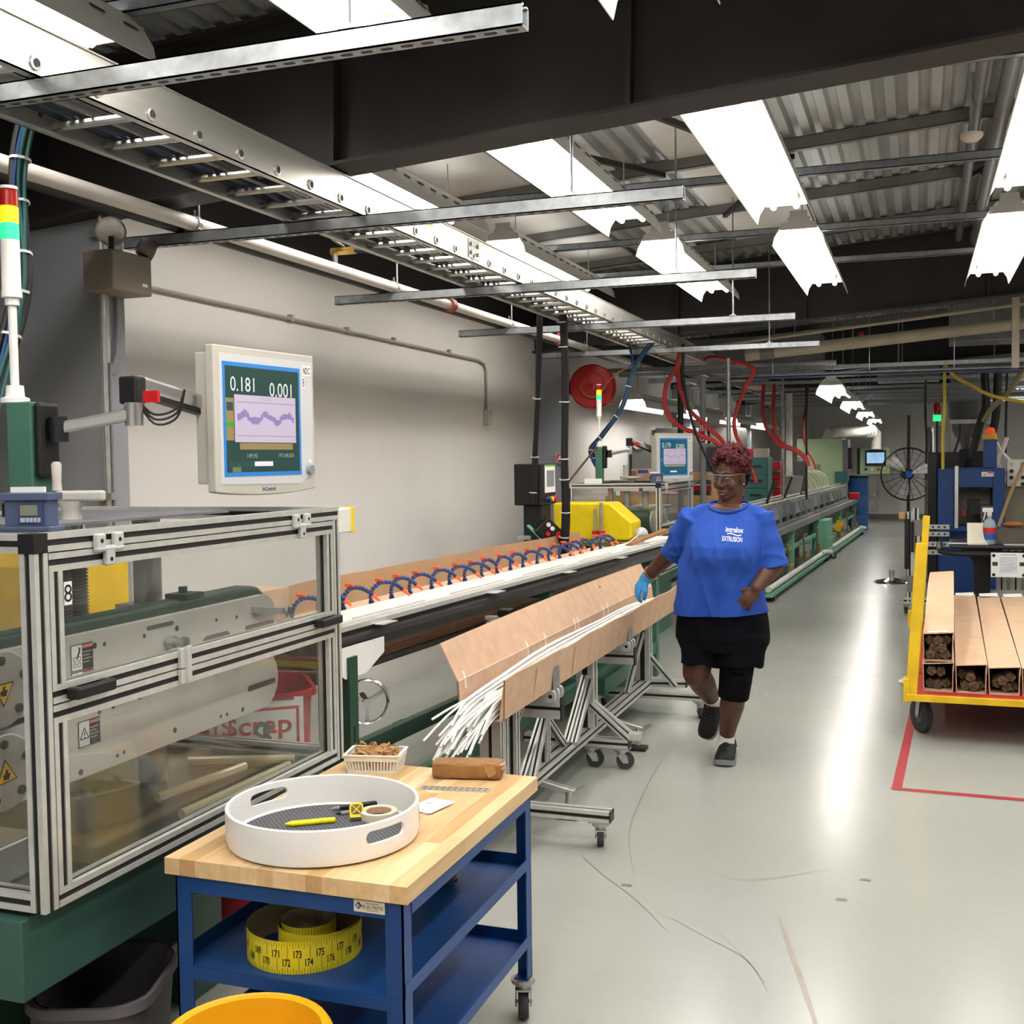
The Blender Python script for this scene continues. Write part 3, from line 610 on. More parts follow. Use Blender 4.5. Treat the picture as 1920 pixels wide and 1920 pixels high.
# ------------------------------------------------------------------ T-slot guard enclosure round a puller
def guard(label, x0, x1, y0, y1, z0, z1, zm, detail=True):
    """x1 = aisle side, x0 = wall side; two doors on the aisle side, upper door hinged at the top."""
    t = thing('guard_enclosure', label, 'guard enclosure', ((x0+x1)/2, (y0+y1)/2, z0)); w = 0.039; h = w/2
    def R(a, b, ww=w, hh=w, up=None, nm='rail'): return MB().slot(a, b, ww, hh, up).build(nm, [ALU, ALU_D], t)
    X0, X1, Y0, Y1, Z0, Z1 = x0+h, x1-h, y0+h, y1-h, z0+h, z1-h
    for x in (X0, X1):
        for y in (Y0, Y1): R((x, y, z0), (x, y, z1-w), nm='post')
    for x in (X0, X1):
        R((x, y0+(w if x == X1 else 0), Z1), (x, y1, Z1)); (R((x, y0+w, Z0), (x, y1-w, Z0)) if x == X0 else None)
    for y in (Y0, Y1):
        R((x0+w, y, Z1), (x1-w, y, Z1)); R((x0+w, y, Z0), (x1-w, y, Z0))
    MB().box(x1-w-0.001, x1+0.001, y0-0.001, y0+w, z1-w-0.001, z1+0.001).build('corner_cap', BLACK, t)
    # doors on the aisle face
    def door(za, zb, nm):
        ya, yb = y0+w+0.003, y1-w-0.003
        d = MB().slot((X1, ya, zb-h), (X1, yb, zb-h), w, w).build(nm, [ALU, ALU_D], t)
        MB().slot((X1, ya, za+h), (X1, yb, za+h), w, w).build('door_rail', [ALU, ALU_D], d)
        MB().slot((X1, ya+h, za+w), (X1, ya+h, zb-w), w, w).build('door_stile', [ALU, ALU_D], d); MB().slot((X1, yb-h, za+w), (X1, yb-h, zb-w), w, w).build('door_stile', [ALU, ALU_D], d)
        MB().box(X1-0.003, X1+0.003, ya+w-0.004, yb-w+0.004, za+w-0.004, zb-w+0.004).build('clear_pane', GLASS, d)
        if nm == 'upper_door':
            for y in (y0+0.22, y1-0.24):
                hg = MB(); a = x1
                for dy, zc in ((-0.030, zb+0.012), (0.030, zb+0.012), (0.0, zb-0.020)):
                    hg.box(a, a+0.014, y+dy-0.015, y+dy+0.015, zc-0.02, zc+0.02)
                hg.cyl((a+0.008, y-0.046, zb-0.002), (a+0.008, y+0.046, zb-0.002), 0.007, n=10)
                hh = hg.build('hinge', mat('hinge_grey', '#b9b9b8', 0.45), d, bevel=0.004)
                for dy, zc in ((-0.030, zb+0.016), (0.030, zb+0.016), (0.0, zb-0.026)): MB().cyl((a+0.0135, y+dy, zc), (a+0.0145, y+dy, zc), 0.005, n=10).build('bolt_hole', BLACK, hh)
            for y in (y0+0.14, y1-0.11):
                hg = MB(); z = za+h-0.004; L = 0.062
                hg.box(x1, x1+0.028, y-L, y-L+0.022, z-0.013, z+0.013); hg.box(x1, x1+0.028, y+L-0.022, y+L, z-0.013, z+0.013); hg.box(x1+0.018, x1+0.034, y-L, y+L, z-0.013, z+0.013)
                hg.build('handle', BLACK, d, bevel=0.005)
        return d
    door(zm+0.002, z1-w-0.003, 'upper_door'); door(z0, zm-0.002, 'lower_door')
    y = y0 + 0.37*(y1-y0); lt = MB(); lt.box(x1, x1+0.012, y-0.016, y+0.016, zm+0.001, zm+0.050); lt.box(x1, x1+0.012, y-0.016, y+0.016, zm-0.036, zm-0.001); lt.box(x1+0.010, x1+0.020, y+0.0, y+0.016, zm-0.03, zm+0.055)
    lt.build('latch', ALU, t, bevel=0.002)
    # fixed panes on the other sides
    MB().box(x0+w-0.004, x1-w+0.004, Y0-0.003, Y0+0.003, z0+w-0.004, z1-w+0.004).build('clear_pane', GLASS, t)
    MB().box(x0+w-0.004, x1-w+0.004, Y1-0.003, Y1+0.003, z0+w-0.004, z0+0.27).build('clear_pane', GLASS, t)
    MB().box(X0-0.003, X0+0.003, y0+w-0.004, y1-w+0.004, z0+w-0.004, z1-w+0.004).build('clear_pane', GLASS, t)
    return t
g1 = guard('large aluminium-framed clear guard enclosure around the near belt puller', -2.71, -1.70, 1.850, 3.150, 0.668, 1.458, 1.098)
fr = Fr((-1.699, 0, 0), (0,1,0), (0,0,1))
b = MB(); fr.box(b, 1.950, 1.974, 1.300, 1.350, -0.0165, -0.0158); st = b.build('number_sticker', PAPER, g1); fr.text('digit', '8', INK, 1.962, 1.325, -0.0155, 0.038, st)
# emergency stop on the enclosure's far corner
t = thing('emergency_stop_box', 'grey and yellow emergency stop box on the guard\'s far top corner', 'switch box', (-1.72, 3.2, 1.375))
MB().box(-1.755, -1.695, 3.146, 3.222, 1.375, 1.452).build('box', mat('stop_grey', '#d8d6cd', 0.5), t, bevel=0.004)
MB().box(-1.757, -1.693, 3.222, 3.240, 1.373, 1.454).build('cover', YEL, t, bevel=0.003)
MB().cyl((-1.725, 3.24, 1.413), (-1.725, 3.258, 1.413), 0.016, 0.02, 14).build('button', RED, t, True)

# ------------------------------------------------------------------ belt puller inside
PLATE = mat('milled_plate', '#d0cdc7', 0.40, 0.2, 0.07, 4)
def stadium(y0, y1, z0, z1, k=8, left=True):
    r = (z1-z0)/2; zc = (z0+z1)/2; p = []
    for i in range(k+1): a = -PI/2 + PI*i/k; p.append((y1-r+r*math.cos(a), zc+r*math.sin(a)))
    if left:
        for i in range(k+1): a = PI/2 + PI*i/k; p.append((y0+r+r*math.cos(a), zc+r*math.sin(a)))
    else: p += [(y0, z1), (y0, z0)]
    return p
t = thing('belt_puller', 'green belt puller with two milled side plates inside the near guard', 'puller machine', (-2.1, 2.5, 0))
fr = Fr((-1.85, 0, 0), (0,1,0), (0,0,1))
for z0, z1, nm in ((1.047, 1.204, 'upper_plate'), (0.862, 1.032, 'lower_plate')):
    b = MB(); fr.prism(b, stadium(1.80, 3.02, z0, z1), -0.016, 0.0); pl = b.build(nm, PLATE, t, bevel=0.002)
    b = MB(); fr.prism(b, stadium(1.82, 3.0, z0+0.012, z1+(0.028 if nm[0] == 'u' else -0.012)), -0.085, -0.017); b.build('belt_housing', DGREEN, t, bevel=0.01)
    b = MB(); fr.prism(b, stadium(1.79, 3.03, z0+(-0.010 if nm[0] == 'u' else 0.01), z1+(0.0 if nm[0] == 'u' else 0.008)), -0.080, -0.03); b.build('belt', RUBBER, t)
    # slots and holes as dark recessed pieces
    slots = ((2.844, 2.999, 1.114, 0.010), (2.395, 2.507, 1.180, 0.007), ) if nm[0] == 'u' else ((2.85, 3.0, 0.935, 0.010),)
    for a, c, z, hh in slots:
        b = MB(); fr.prism(b, [(p + (a+c)/2, q + z) for p, q in rrect(c-a, hh*1.6, hh*0.79)], 0.0, 0.0007); b.build('slot', mat('slot_grey', '#5b5853', 0.6), pl)
    if nm[0] == 'u':
        b = MB(); fr.prism(b, [(p + 2.70, q + 1.10) for p, q in rrect(0.135, 0.045, 0.022, 6)], 0.0, 0.0008); b.build('cover_oval', mat('plate_polish', '#c4c3be', 0.25, 0.8), pl)
    holes = ((2.20,1.168),(2.235,1.166),(2.385,1.163),(2.52,1.163),(2.70,1.16),(2.80,1.155),(2.26,1.058),(2.345,1.056),(2.455,1.056),(2.57,1.062),(2.62,1.065),(2.66,1.066),(2.88,1.075),(2.22,1.057)) if nm[0] == 'u' else ((2.14,0.878),(2.27,0.885),(2.295,0.887),(2.50,0.895),(2.71,0.885),(2.74,0.885),(2.82,0.882),(2.21,1.005),(2.26,1.008),(2.36,1.013),(2.50,1.02),(2.62,1.022))
    for k, (a, z) in enumerate(holes):
        b = MB(); r = 0.0052 if k % 3 else 0.0075; b.cyl((-1.85, a, z), (-1.849, a, z), r, n=10); b.build('bolt_head', mat('bolt_dark', '#4a4946', 0.5, 0.5), pl)
    # round bolted cap at the camera-side end
    zc = (z0+z1)/2; cap = MB(); cap.cyl((-1.849, 1.885, zc), (-1.825, 1.885, zc), 0.083, n=36); cp = cap.build('end_cap', mat('cast_cap', '#b5aea8', 0.5, 0.4), t, True, bevel=0.004)
    for k in range(5): a = 2*PI*k/5 + 0.4; MB().cyl((-1.825, 1.885+0.062*math.cos(a), zc+0.062*math.sin(a)), (-1.820, 1.885+0.062*math.cos(a), zc+0.062*math.sin(a)), 0.010, n=10).build('cap_bolt', MATS['bolt_dark'], cp)
    tri = [(1.885+0.034*math.cos(R_(q)), zc-0.004+0.034*math.sin(R_(q))) for q in ((95, 215, 335) if nm[0] != 'u' else (270, 30, 150))]
    f2 = Fr((-1.825, 0, 0), (0,1,0), (0,0,1)); b = MB(); f2.prism(b, tri, 0.0, 0.0008); ts = b.build('warning_triangle', INK, cp)
    b = MB(); c0 = (sum(q[0] for q in tri)/3, sum(q[1] for q in tri)/3); f2.prism(b, [(c0[0]+(q[0]-c0[0])*0.86, c0[1]+(q[1]-c0[1])*0.86) for q in tri], 0.0008, 0.0013); b.build('triangle_field', WARN, ts)
    b = MB(); f2.prism(b, [(c0[0]+p*0.012, c0[1]+q*0.012) for p, q in ((-0.7,-0.8),(0.5,-0.9),(0.9,0.1),(0.2,0.3),(0.5,0.9),(-0.2,0.8),(-0.4,0.1),(-0.9,0))], 0.0013, 0.0016); b.build('hand_mark', INK, ts)
    if nm[0] == 'u':
        danger_sticker(fr, 2.118, 1.118, 1.0, pl, 'hand'); danger_sticker(fr, 2.118, 1.054, 1.0, pl, 'tri')
        MB().cyl((-1.85, 2.475, 1.135), (-1.80, 2.475, 1.135), 0.011, n=12).build('shaft', STEEL, pl, True)
        MB().cyl((-1.842, 2.475, 1.135), (-1.825, 2.475, 1.135), 0.018, n=6).build('nut', STEEL, pl); MB().cyl((-1.80, 2.475, 1.135), (-1.788, 2.475, 1.135), 0.015, n=12).build('knob', STEEL, pl, True)
        MB().bar((-1.85, 2.88, 1.165), (-1.80, 2.99, 1.150), 0.018).build('guide_arm', STEEL, pl); MB().lathe([(0.012, 0.0), (0.020, 0.002), (0.020, 0.008), (0.012, 0.01)], (-1.80, 2.99, 1.15), 14, (1, 0.3, 0)).build('guide_ring', STEEL, pl, True)
        b = MB(); b.box(-1.93, -1.86, 2.58, 2.66, 1.232, 1.245); b.cyl((-1.90, 2.62, 1.245), (-1.90, 2.62, 1.262), 0.012, n=8); b.build('top_bracket', DGREEN, pl)
    else: danger_sticker(fr, 2.135, 0.935, 1.0, pl, 'tri')
# columns, bellows, crossbeams
BELL = mat('bellows_grey', '#7d7d7b', 0.5, 0.2)
for y in (2.40, 2.462):
    pr = []; z = 1.0
    while z < 1.405: pr += [(0.023, z), (0.030, z+0.004), (0.023, z+0.008)]; z += 0.009
    MB().lathe(pr, (-2.12, y, 0), 14).build('bellows', BELL, t, True)
MB().cyl((-2.10, 2.73, 0.68), (-2.10, 2.73, 1.455), 0.040, n=20).build('column', STEEL, t, True)
MB().box(-2.16, -1.95, 2.66, 2.80, 1.12, 1.20).build('column_foot', STEEL, t); MB().box(-2.2, -1.94, 2.2, 2.5, 0.95, 1.0).build('carriage', STEEL, t)
MB().cyl((-2.25, 2.60, 0.75), (-2.25, 2.60, 1.44), 0.022, n=14).build('guide_rod', STEEL, t, True)
MB().box(-2.62, -1.76, 1.86, 3.12, 0.655, 0.672).build('bed_plate', mat('bed_dark', '#1e2a25', 0.25, 0.1), t)
b = MB(); b.box(-2.60, -1.745, 1.828, 3.10, 0.482, 0.655); b.build('base_skirt', mat('base_green', '#33524a', 0.35, 0.0, 0.15, 3), t, bevel=0.004)
for y in (2.05, 2.85): MB().box(-2.50, -2.02, y-0.09, y+0.09, 0.0, 0.482).build('pedestal', DGREEN, t, bevel=0.005)
MB().box(-2.05, -1.90, 1.92, 2.06, 0.672, 0.76).build('bearing_block', STEEL, t, bevel=0.006)
# tray of debris inside: clear tubes lying on the bed
CLT = mat('clear_tube', '#d5c8a4', 0.15, 0.0, 0.1, alpha=0.6)
for k, (a, c) in enumerate((((-1.80,2.45,0.69),(-1.78,2.95,0.69)), ((-2.1,2.9,0.69),(-1.80,3.02,0.69)), ((-1.95,2.55,0.69),(-1.9,2.9,0.69)))):
    tag(MB().cyl(a, c, 0.013, n=10).build('plastic_tube', CLT, None, True), ('long clear plastic offcut tube along the guard floor by the glass', 'clear plastic offcut tube lying crosswise at the guard\'s far end', 'short clear plastic offcut tube under the lower plate')[k], 'tube', 'plastic offcut tubes inside the near guard')
# top plate of the enclosure and the crank
MB().box(-2.35, -1.80, 2.02, 2.70, 1.462, 1.468).build('top_plate', mat('perforated_grey', '#7b7b80', 0.45, 0.3), g1)
t = thing('hand_crank', 'pale grey cast hand crank with upright grip on the near puller', 'crank', (-1.95, 2.23, 1.468))
c0 = Vector((-1.935, 2.235, 0)); IV = mat('cast_ivory', '#b9b6b0', 0.5)
MB().lathe([(0.024, 1.468), (0.022, 1.49), (0.030, 1.508), (0.030, 1.512)], c0, 18).build('hub', IV, t, True)
MB().bar((-1.965, 2.222, 1.524), (-1.855, 2.258, 1.524), 0.028, 0.026).build('arm', IV, t, bevel=0.006)
MB().lathe([(0.001, 1.538), (0.012, 1.538), (0.0105, 1.56), (0.0125, 1.60), (0.009, 1.607), (0.001, 1.608)], (-1.965, 2.222, 0), 14).build('grip', IV, t, True)
# ------------------------------------------------------------------ gauge display
def gauge(label, O, r, big=True):
    t = thing('display_gauge', label, 'gauge', tuple(O)); f = Fr(O, r, (0,0,1)); GB = mat('gauge_blue', '#4a5675', 0.45, 0.0, 0.03)
    b = MB(); f.box(b, 0.0, 0.100, 0.008, 0.078, -0.045, 0.0); bd = b.build('case', GB, t, bevel=0.003)
    b = MB(); f.box(b, -0.004, 0.108, 0.066, 0.082, -0.05, 0.008); b.build('top_flange', GB, t, bevel=0.002)
    b = MB(); f.box(b, -0.004, 0.112, 0.0, 0.010, -0.05, 0.010); b.build('foot_flange', GB, t, bevel=0.002)
    b = MB(); f.box(b, 0.034, 0.092, 0.016, 0.062, 0.0, 0.003); b.build('face', mat('gauge_face', '#3b4668', 0.5), t)
    b = MB(); f.box(b, 0.040, 0.080, 0.034, 0.056, 0.003, 0.004); b.build('lcd', mat('lcd_olive', '#7f8474', 0.3), t)
    for k in range(5):
        b = MB(); a = 0.040 + (0 if k == 0 else 0.0135 + 0.0088*(k-1)); f.box(b, a, a+(0.012 if k == 0 else 0.0072), 0.019, 0.029, 0.003, 0.005); b.build('key', mat('key_grey', '#a8aec0', 0.5), t, bevel=0.0008)
    b = MB(); f.box(b, -0.012, 0.0, 0.03, 0.06, -0.035, -0.01); b.build('plug', BLACK, t)
    b = MB(); f.box(b, -0.01, 0.07, 0.082, 0.094, -0.048, -0.040); b.build('back_plate', WHITE, t)
    return t
gauge('blue-grey display gauge with five keys on the near guard\'s corner', Vector((-1.845, 1.925, 1.459)), (0.985, 0.17, 0))

# ------------------------------------------------------------------ signal tower, green post, monitor arm and monitor
LIGHT_A = mat('amber_lamp', '#ff9c1a', 0.3, emit='#ff9a10', estr=2.2, var=0); LIGHT_G = mat('green_lamp', '#3be08b', 0.3, emit='#19d873', estr=1.8, var=0); LAMP_R = mat('red_lamp', '#a3140f', 0.15, var=0)
def signal_tower(label, x, y, z, k=1.0, foot=0.0):
    t = thing('signal_tower', label, 'signal light', (x, y, z)); c = (x, y, 0)
    def L(nm, pr, mt, nseg=22): return MB().lathe([(r*k, z + h*k) for r, h in pr], c, nseg).build(nm, mt, t, True)
    L('base', [(0.001,0),(0.036,0),(0.036,0.012),(0.024,0.016),(0.022,0.045),(0.001,0.045)], WHITE)
    L('pole', [(0.011,0.04),(0.011,0.262)], WHITE); L('collar', [(0.001,0.255),(0.018,0.255),(0.018,0.275),(0.001,0.275)], WHITE)
    L('body', [(0.001,0.272),(0.026,0.275),(0.026,0.29),(0.024,0.295),(0.0235,0.425),(0.001,0.426)], WHITE)
    for h0, nm, mt in ((0.427,'green_lens',LIGHT_G),(0.470,'amber_lens',LIGHT_A),(0.513,'red_lens',LAMP_R)):
        L(nm, [(0.001,h0),(0.0235,h0),(0.0235,h0+0.039),(0.021,h0+0.042),(0.001,h0+0.042)], mt)
    L('cap', [(0.001,0.556),(0.024,0.556),(0.023,0.564),(0.001,0.566)], WHITE)
    return t
def green_post(label, x, y, z0, z1, hw=0.04):
    t = thing('support_post', label, 'post', (x, y, z0)); b = MB(); b.box(x-hw, x+hw, y-hw, y+hw, z0, z1); b.build('post', GREEN, t, bevel=0.004)
    MB().box(x-hw*1.5, x+hw*1.5, y-hw*1.5, y+hw*1.5, z0, z0+0.012).build('foot_plate', GREEN, t)
    return t
def arm_and_monitor(names, post, mon_c, r, digits, chart='bars', sub=True, n8='8'):
    """names: (arm label, monitor label); mon_c centre of the front, r its right-hand direction."""
    f = Fr(mon_c, r, (0,0,1)); W, Hh = 0.475, 0.425
    t = thing('articulated_monitor_mount', names[0], 'monitor arm', tuple(post)); p0 = v3(post); back = f.p(-0.02, 0.02, -0.085)
    j0 = p0 + Vector((0.055, 0, 0.0)); el = p0 + Vector((0.225, 0.085, 0.035)); el2 = el + Vector((-0.01, 0.01, 0.075))
    MB().box(p0.x+0.0, p0.x+0.03, p0.y-0.035, p0.y+0.035, p0.z-0.13, p0.z+0.07).build('wall_plate', BLACK, t, bevel=0.012)
    MB().cyl(j0 + Vector((0,0,-0.035)), j0 + Vector((0,0,0.03)), 0.024, n=18).build('pivot', BLACK, t, True)
    MB().bar(j0, el, 0.035, 0.034).build('lower_arm', mat('polished_alu', '#c4c4c4', 0.22, 0.9), t, bevel=0.008)
    MB().cyl(el + Vector((0,0,-0.03)), el + Vector((0,0,0.03)), 0.024, n=18).build('elbow', MATS['polished_alu'], t, True)
    MB().box(el2.x-0.028, el2.x+0.028, el2.y-0.022, el2.y+0.022, el2.z-0.048, el2.z+0.025).build('knuckle', BLACK, t, bevel=0.006)
    MB().bar(el2 + Vector((0.0,0,0.01)), back, 0.04, 0.044).build('upper_arm', MATS['polished_alu'], t, bevel=0.01)
    MB().bar(el2 + Vector((0.0,0,-0.016)), back + Vector((0,0,-0.03)), 0.03, 0.014).build('cable_channel', BLACK, t)
    b = MB(); f.box(b, -0.06, 0.06, -0.05, 0.05, -0.095, -0.075); b.build('mount_plate', BLACK, t)
    for k in range(3):
        MB().tube(spline([el2 + Vector((0.01, 0, -0.03)), el2 + Vector((0.05, 0.02, -0.075 - 0.012*k)), el2 + Vector((0.10, 0.05, -0.06 - 0.012*k)), el2 + Vector((0.12, 0.06, -0.01))], 5), 0.0035, 6).build('cable', BLKC, t, True)
    MB().tube(spline([back + Vector((-0.04,-0.04,0.0)), back + Vector((-0.06,-0.06,-0.08)), back + Vector((-0.02,-0.02,-0.16)), f.p(0, -0.12, -0.07)], 6), 0.004, 6).build('cable', BLKC, t, True)
    MB().box(el.x+0.03, el.x+0.075, el.y, el.y+0.012, el.z+0.03, el.z+0.06).build('red_tag', RED, t)
    # monitor
    m = thing('monitor', names[1], 'monitor', tuple(f.p(0, -Hh/2, -0.03))); IV2 = mat('monitor_ivory', '#c2beb4', 0.5, var=0.01); FACE = mat('monitor_face', '#cfd0d4', 0.4, var=0.0)
    bl = [(-W/2, -Hh/2+0.006)] + [(-W/2 + W*i/10, -Hh/2 + 0.004 - 0.012*math.sin(PI*i/10)) for i in range(1, 10)] + [(W/2, -Hh/2+0.006), (W/2, Hh/2), (-W/2, Hh/2)]
    b = MB(); f.prism(b, bl, -0.030, 0.0); b.build('housing', IV2, m, bevel=0.004)
    b = MB(); f.box(b, -W/2+0.01, W/2-0.05, -Hh/2+0.03, Hh/2-0.02, -0.075, -0.030); rc = b.build('rear_case', IV2, m, bevel=0.003)
    b = MB(); f.prism(b, [(-W/2+0.022, -Hh/2+0.028), (W/2-0.075, -Hh/2+0.022), (W/2-0.03, -Hh/2+0.05), (W/2-0.012, -Hh/2+0.08), (W/2-0.012, Hh/2-0.022), (-W/2+0.022, Hh/2-0.022)], 0.0, 0.0012); b.build('face_plate', FACE, m)
    x0, x1, y0, y1 = -W/2+0.036, W/2-0.075, -Hh/2+0.050, Hh/2-0.045
    b = MB(); f.box(b, x0, x1, y0, y1, 0.0012, 0.0022); bz = b.build('blue_bezel', mat('bezel_blue', '#2b86dd', 0.4, var=0), m)
    x0 += 0.010; x1 -= 0.010; y0 += 0.012; y1 -= 0.012; sw, sh = x1-x0, y1-y0
    def scr(nm, hexc, a0, a1, b0, b1, c, e=0.22):
        q = MB(); f.box(q, x0+sw*a0, x0+sw*a1, y0+sh*b0, y0+sh*b1, c-0.0003, c); return q.build(nm, mat('screen_'+hexc.lstrip('#'), hexc, 0.25, var=0, emit=hexc, estr=e), m)
    teal = '#27433f' if n8 else '#1f5a6d'
    scr('screen', teal, 0, 1, 0, 1, 0.0026)
    LT = mat('screen_text', '#b9c4c4', 0.4, var=0, emit='#b9c4c4', estr=0.5); LD = mat('screen_text_dim', '#7f9a98', 0.4, var=0, emit='#7f9a98', estr=0.3)
    f.text('reading', digits[0], LT, x0+sw*0.22, y0+sh*0.835, 0.0032, 0.042, m, width=0.108); f.text('reading', digits[1], LT, x0+sw*0.74, y0+sh*0.805, 0.0032, 0.042, m, width=0.108)
    ch = scr('chart', '#b9adc6', 0.11, 0.95, 0.285, 0.735, 0.0030)
    if sub:
        scr('side_panel', '#8b7d52', 0.0, 0.10, 0.30, 0.70, 0.0028); scr('green_mark', '#3f9a3f', 0.0, 0.10, 0.43, 0.475, 0.0031)
        scr('side_panel_dark', '#37494a', 0.01, 0.09, 0.58, 0.66, 0.0031)
        scr('status_band', '#8b7a56', 0.17, 0.90, 0.215, 0.278, 0.0028)
        f.text('counter', '149.93', LD, x0+sw*0.33, y0+sh*0.155, 0.0031, 0.013, m); f.text('counter', '197,248,858', LD, x0+sw*0.80, y0+sh*0.155, 0.0031, 0.013, m)
        for k in range(4): scr('softkey', '#26504c', 0.03+0.09*k, 0.105+0.09*k, 0.055, 0.095, 0.0029)
        scr('olive_key', '#6c7350', 0.07, 0.18, 0.0, 0.05, 0.0029)
    else: scr('status_band', '#8b8f8b', 0.14, 0.93, 0.22, 0.27, 0.0028); scr('green_mark', '#2f8a4a', 0.0, 0.08, 0.38, 0.45, 0.0031)
    scr('white_button', '#c9c6d2', 0.36, 0.61, 0.055, 0.10, 0.0031, 0.5)
    for yy in (0.345, 0.665): scr('chart_line', '#6a6478', 0.14, 0.93, yy, yy+0.004, 0.0033)
    rn = random.Random(5)
    for k in range(30):
        a = 0.145 + 0.026*k; cy = 0.52 + 0.035*math.sin(k*0.55) - 0.01*math.sin(k*1.3)
        hgt = (0.045 + 0.03*rn.random()) if chart == 'bars' else 0.018
        scr('trace', '#8877ab', a, a+0.024, cy-hgt/2, cy+hgt/2, 0.0033)
    f.text('chart_title', 'Trial OD', LD, x0+sw*0.52, y0+sh*0.705, 0.0034, 0.010, m)
    b = MB(); c = f.p(W/2-0.034, -Hh/2+0.065, 0.001); b.cyl(c, c + f.n*0.012, 0.017, 0.015, 20); b.build('knob', mat('knob_grey', '#8f939b', 0.4), m, True)
    b = MB(); c = f.p(W/2-0.030, -Hh/2+0.092, 0.001); b.cyl(c, c + f.n*0.002, 0.004, n=10); b.build('power_led', mat('led_blue', '#bcdcff', 0.3, var=0, emit='#7fbcff', estr=3.0), m)
    f.text('brand_mark', 'InControl', mat('brand_navy', '#27346b', 0.5, var=0), 0.0, -Hh/2+0.011, 0.0006, 0.012, m, bold=0.02)
    b = MB(); f.box(b, W/2-0.062, W/2-0.016, Hh/2-0.066, Hh/2-0.034, 0.0014, 0.0020); sk = b.build('sticker', PAPER, m)
    f.text('sticker_text', 'ND', mat('ndc_navy', '#2b2355', 0.5, var=0), W/2-0.046, Hh/2-0.050, 0.0023, 0.021, sk, width=0.022, bold=0.02); f.text('sticker_text', 'C', mat('ndc_wine', '#b0244e', 0.5, var=0), W/2-0.027, Hh/2-0.050, 0.0023, 0.021, sk, width=0.012, bold=0.02)
    b = MB(); f.box(b, W/2-0.064, W/2-0.050, Hh/2-0.105, Hh/2-0.069, 0.0014, 0.0020); sk = b.build('sticker', PAPER, m)
    f.text('sticker_text', '8', INK, W/2-0.057, Hh/2-0.087, 0.0023, 0.026, sk, width=0.009)
    return t, m
green_post('green square post carrying the near signal tower and monitor arm', -2.205, 2.40, 1.458, 1.765)
signal_tower('signal tower with red, amber and green lenses at the photo\'s left edge', -2.245, 2.395, 1.765)
arm_and_monitor(('polished two-link arm holding the large monitor at the near guard', 'large ivory monitor with blue bezel reading 0.181 and 0.001'), (-2.165, 2.40, 1.695), Vector((-1.842, 2.978, 1.722)), (0.109, 0.994, 0), ('0.181', '0.001'))
# pale tube hanging from the gauge
tag(MB().tube(spline([(-1.86,1.90,1.55),(-1.89,1.88,1.50),(-1.90,1.87,1.45),(-1.93,1.86,1.38)], 5), 0.006, 7).build('pale_tube', WHC, None, True), 'pale plastic tube curling down beside the near display gauge', 'tube')
# yellow cabinet standing behind the near puller
t = thing('yellow_cabinet', 'yellow machine cabinet standing behind the near puller by the wall', 'cabinet', (-3.1, 3.45, 0))
MB().box(-3.3, -2.90, 3.15, 3.66, 0.0, 1.30).build('body', YEL, t, bevel=0.01); MB().box(-3.28, -2.92, 3.13, 3.15, 0.1, 1.25).build('door', mat('yellow_door', '#dcae0c', 0.45), t, bevel=0.006)
# ------------------------------------------------------------------ scrap bin, waste bin, yellow bin
def square_bin(name, label, cat, c, rz, wt, wb, h, mt, rt=0.05, depth=None):
    t = thing(name, label, cat, c); dt = depth or wt; db = wb*(dt/wt)
    M = Matrix.Rotation(rz, 4, 'Z'); cc = v3(c)
    def ring(w, d, z, r=rt): return [cc + M @ Vector((x, y, z)) for x, y in rrect(w, d, min(r, w*0.45, d*0.45), 5)]
    b = MB(); b.rings([ring(wb, db, 0.0), ring(wt, dt, h), ring(wt+0.025, dt+0.025, h+0.002), ring(wt+0.03, dt+0.03, h-0.02), ring(wt+0.02, dt+0.02, h-0.02)], caps=False); b.build('wall', mt, t, True, angle=50)
    b = MB(); b.rings([ring(wt-0.008, dt-0.008, h), ring(wb-0.008, db-0.008, 0.012)], caps=False); n = len(ring(wb, db, 0)); b.add(ring(wb-0.006, db-0.006, 0.012), [tuple(range(n))]); b.add(ring(wb, db, 0.0), [tuple(range(n))]); b.build('inside', mt, t, True, angle=50)
    return t, M
BINR = mat('bin_dark_red', '#a3222d', 0.4)
t, M = square_bin('scrap_bin', 'dark red scrap bin with a white sign between puller and conveyor', 'bin', (-2.21, 3.42, 0), R_(38), 0.40, 0.33, 0.82, BINR, 0.10)
sl = 0.035/0.77; fc = Vector((-2.21, 3.42, 0)) + M @ Vector((0.0, -0.1995, 0.700))
f = Fr(fc + (M @ Vector((0,-0.012,0))), M @ Vector((1,0,0)), (0,0,1))
b = MB(); f.box(b, -0.155, 0.155, -0.13, 0.108, 0, 0.0015); sg = b.build('sign', PAPER, t)
for a0, a1, b0, b1 in ((-0.14,0.14,0.068,0.078), (-0.14,-0.13,-0.12,0.068), (0.13,0.14,-0.12,0.068)):
    b = MB(); f.box(b, a0, a1, b0, b1, 0.0015, 0.002); b.build('border_line', INKR, sg)
f.text('word', '$crap', INKR, 0.0, 0.012, 0.0022, 0.085, sg, width=0.23, bold=0.02); f.text('dollar_mark', '$', mat('ink_green', '#2f6f4d', 0.6), 0.02, -0.02, 0.0026, 0.10, sg, bold=0.03); f.text('word', '$crap', INKR, 0.0, -0.09, 0.0022, 0.07, sg, width=0.2)
WB = mat('bin_grey', '#5a5558', 0.5)
square_bin('waste_bin', 'dark grey plastic waste bin on the floor under the green machine base', 'bin', (-1.86, 2.22, 0), R_(20), 0.27, 0.22, 0.36, WB, 0.09, 0.36)
t = thing('yellow_bin', 'round bright yellow bin cut by the photo\'s bottom edge', 'bin', (-1.28, 1.955, 0)); YB_ = mat('bin_yellow', '#f5b31a', 0.42, var=0.03)
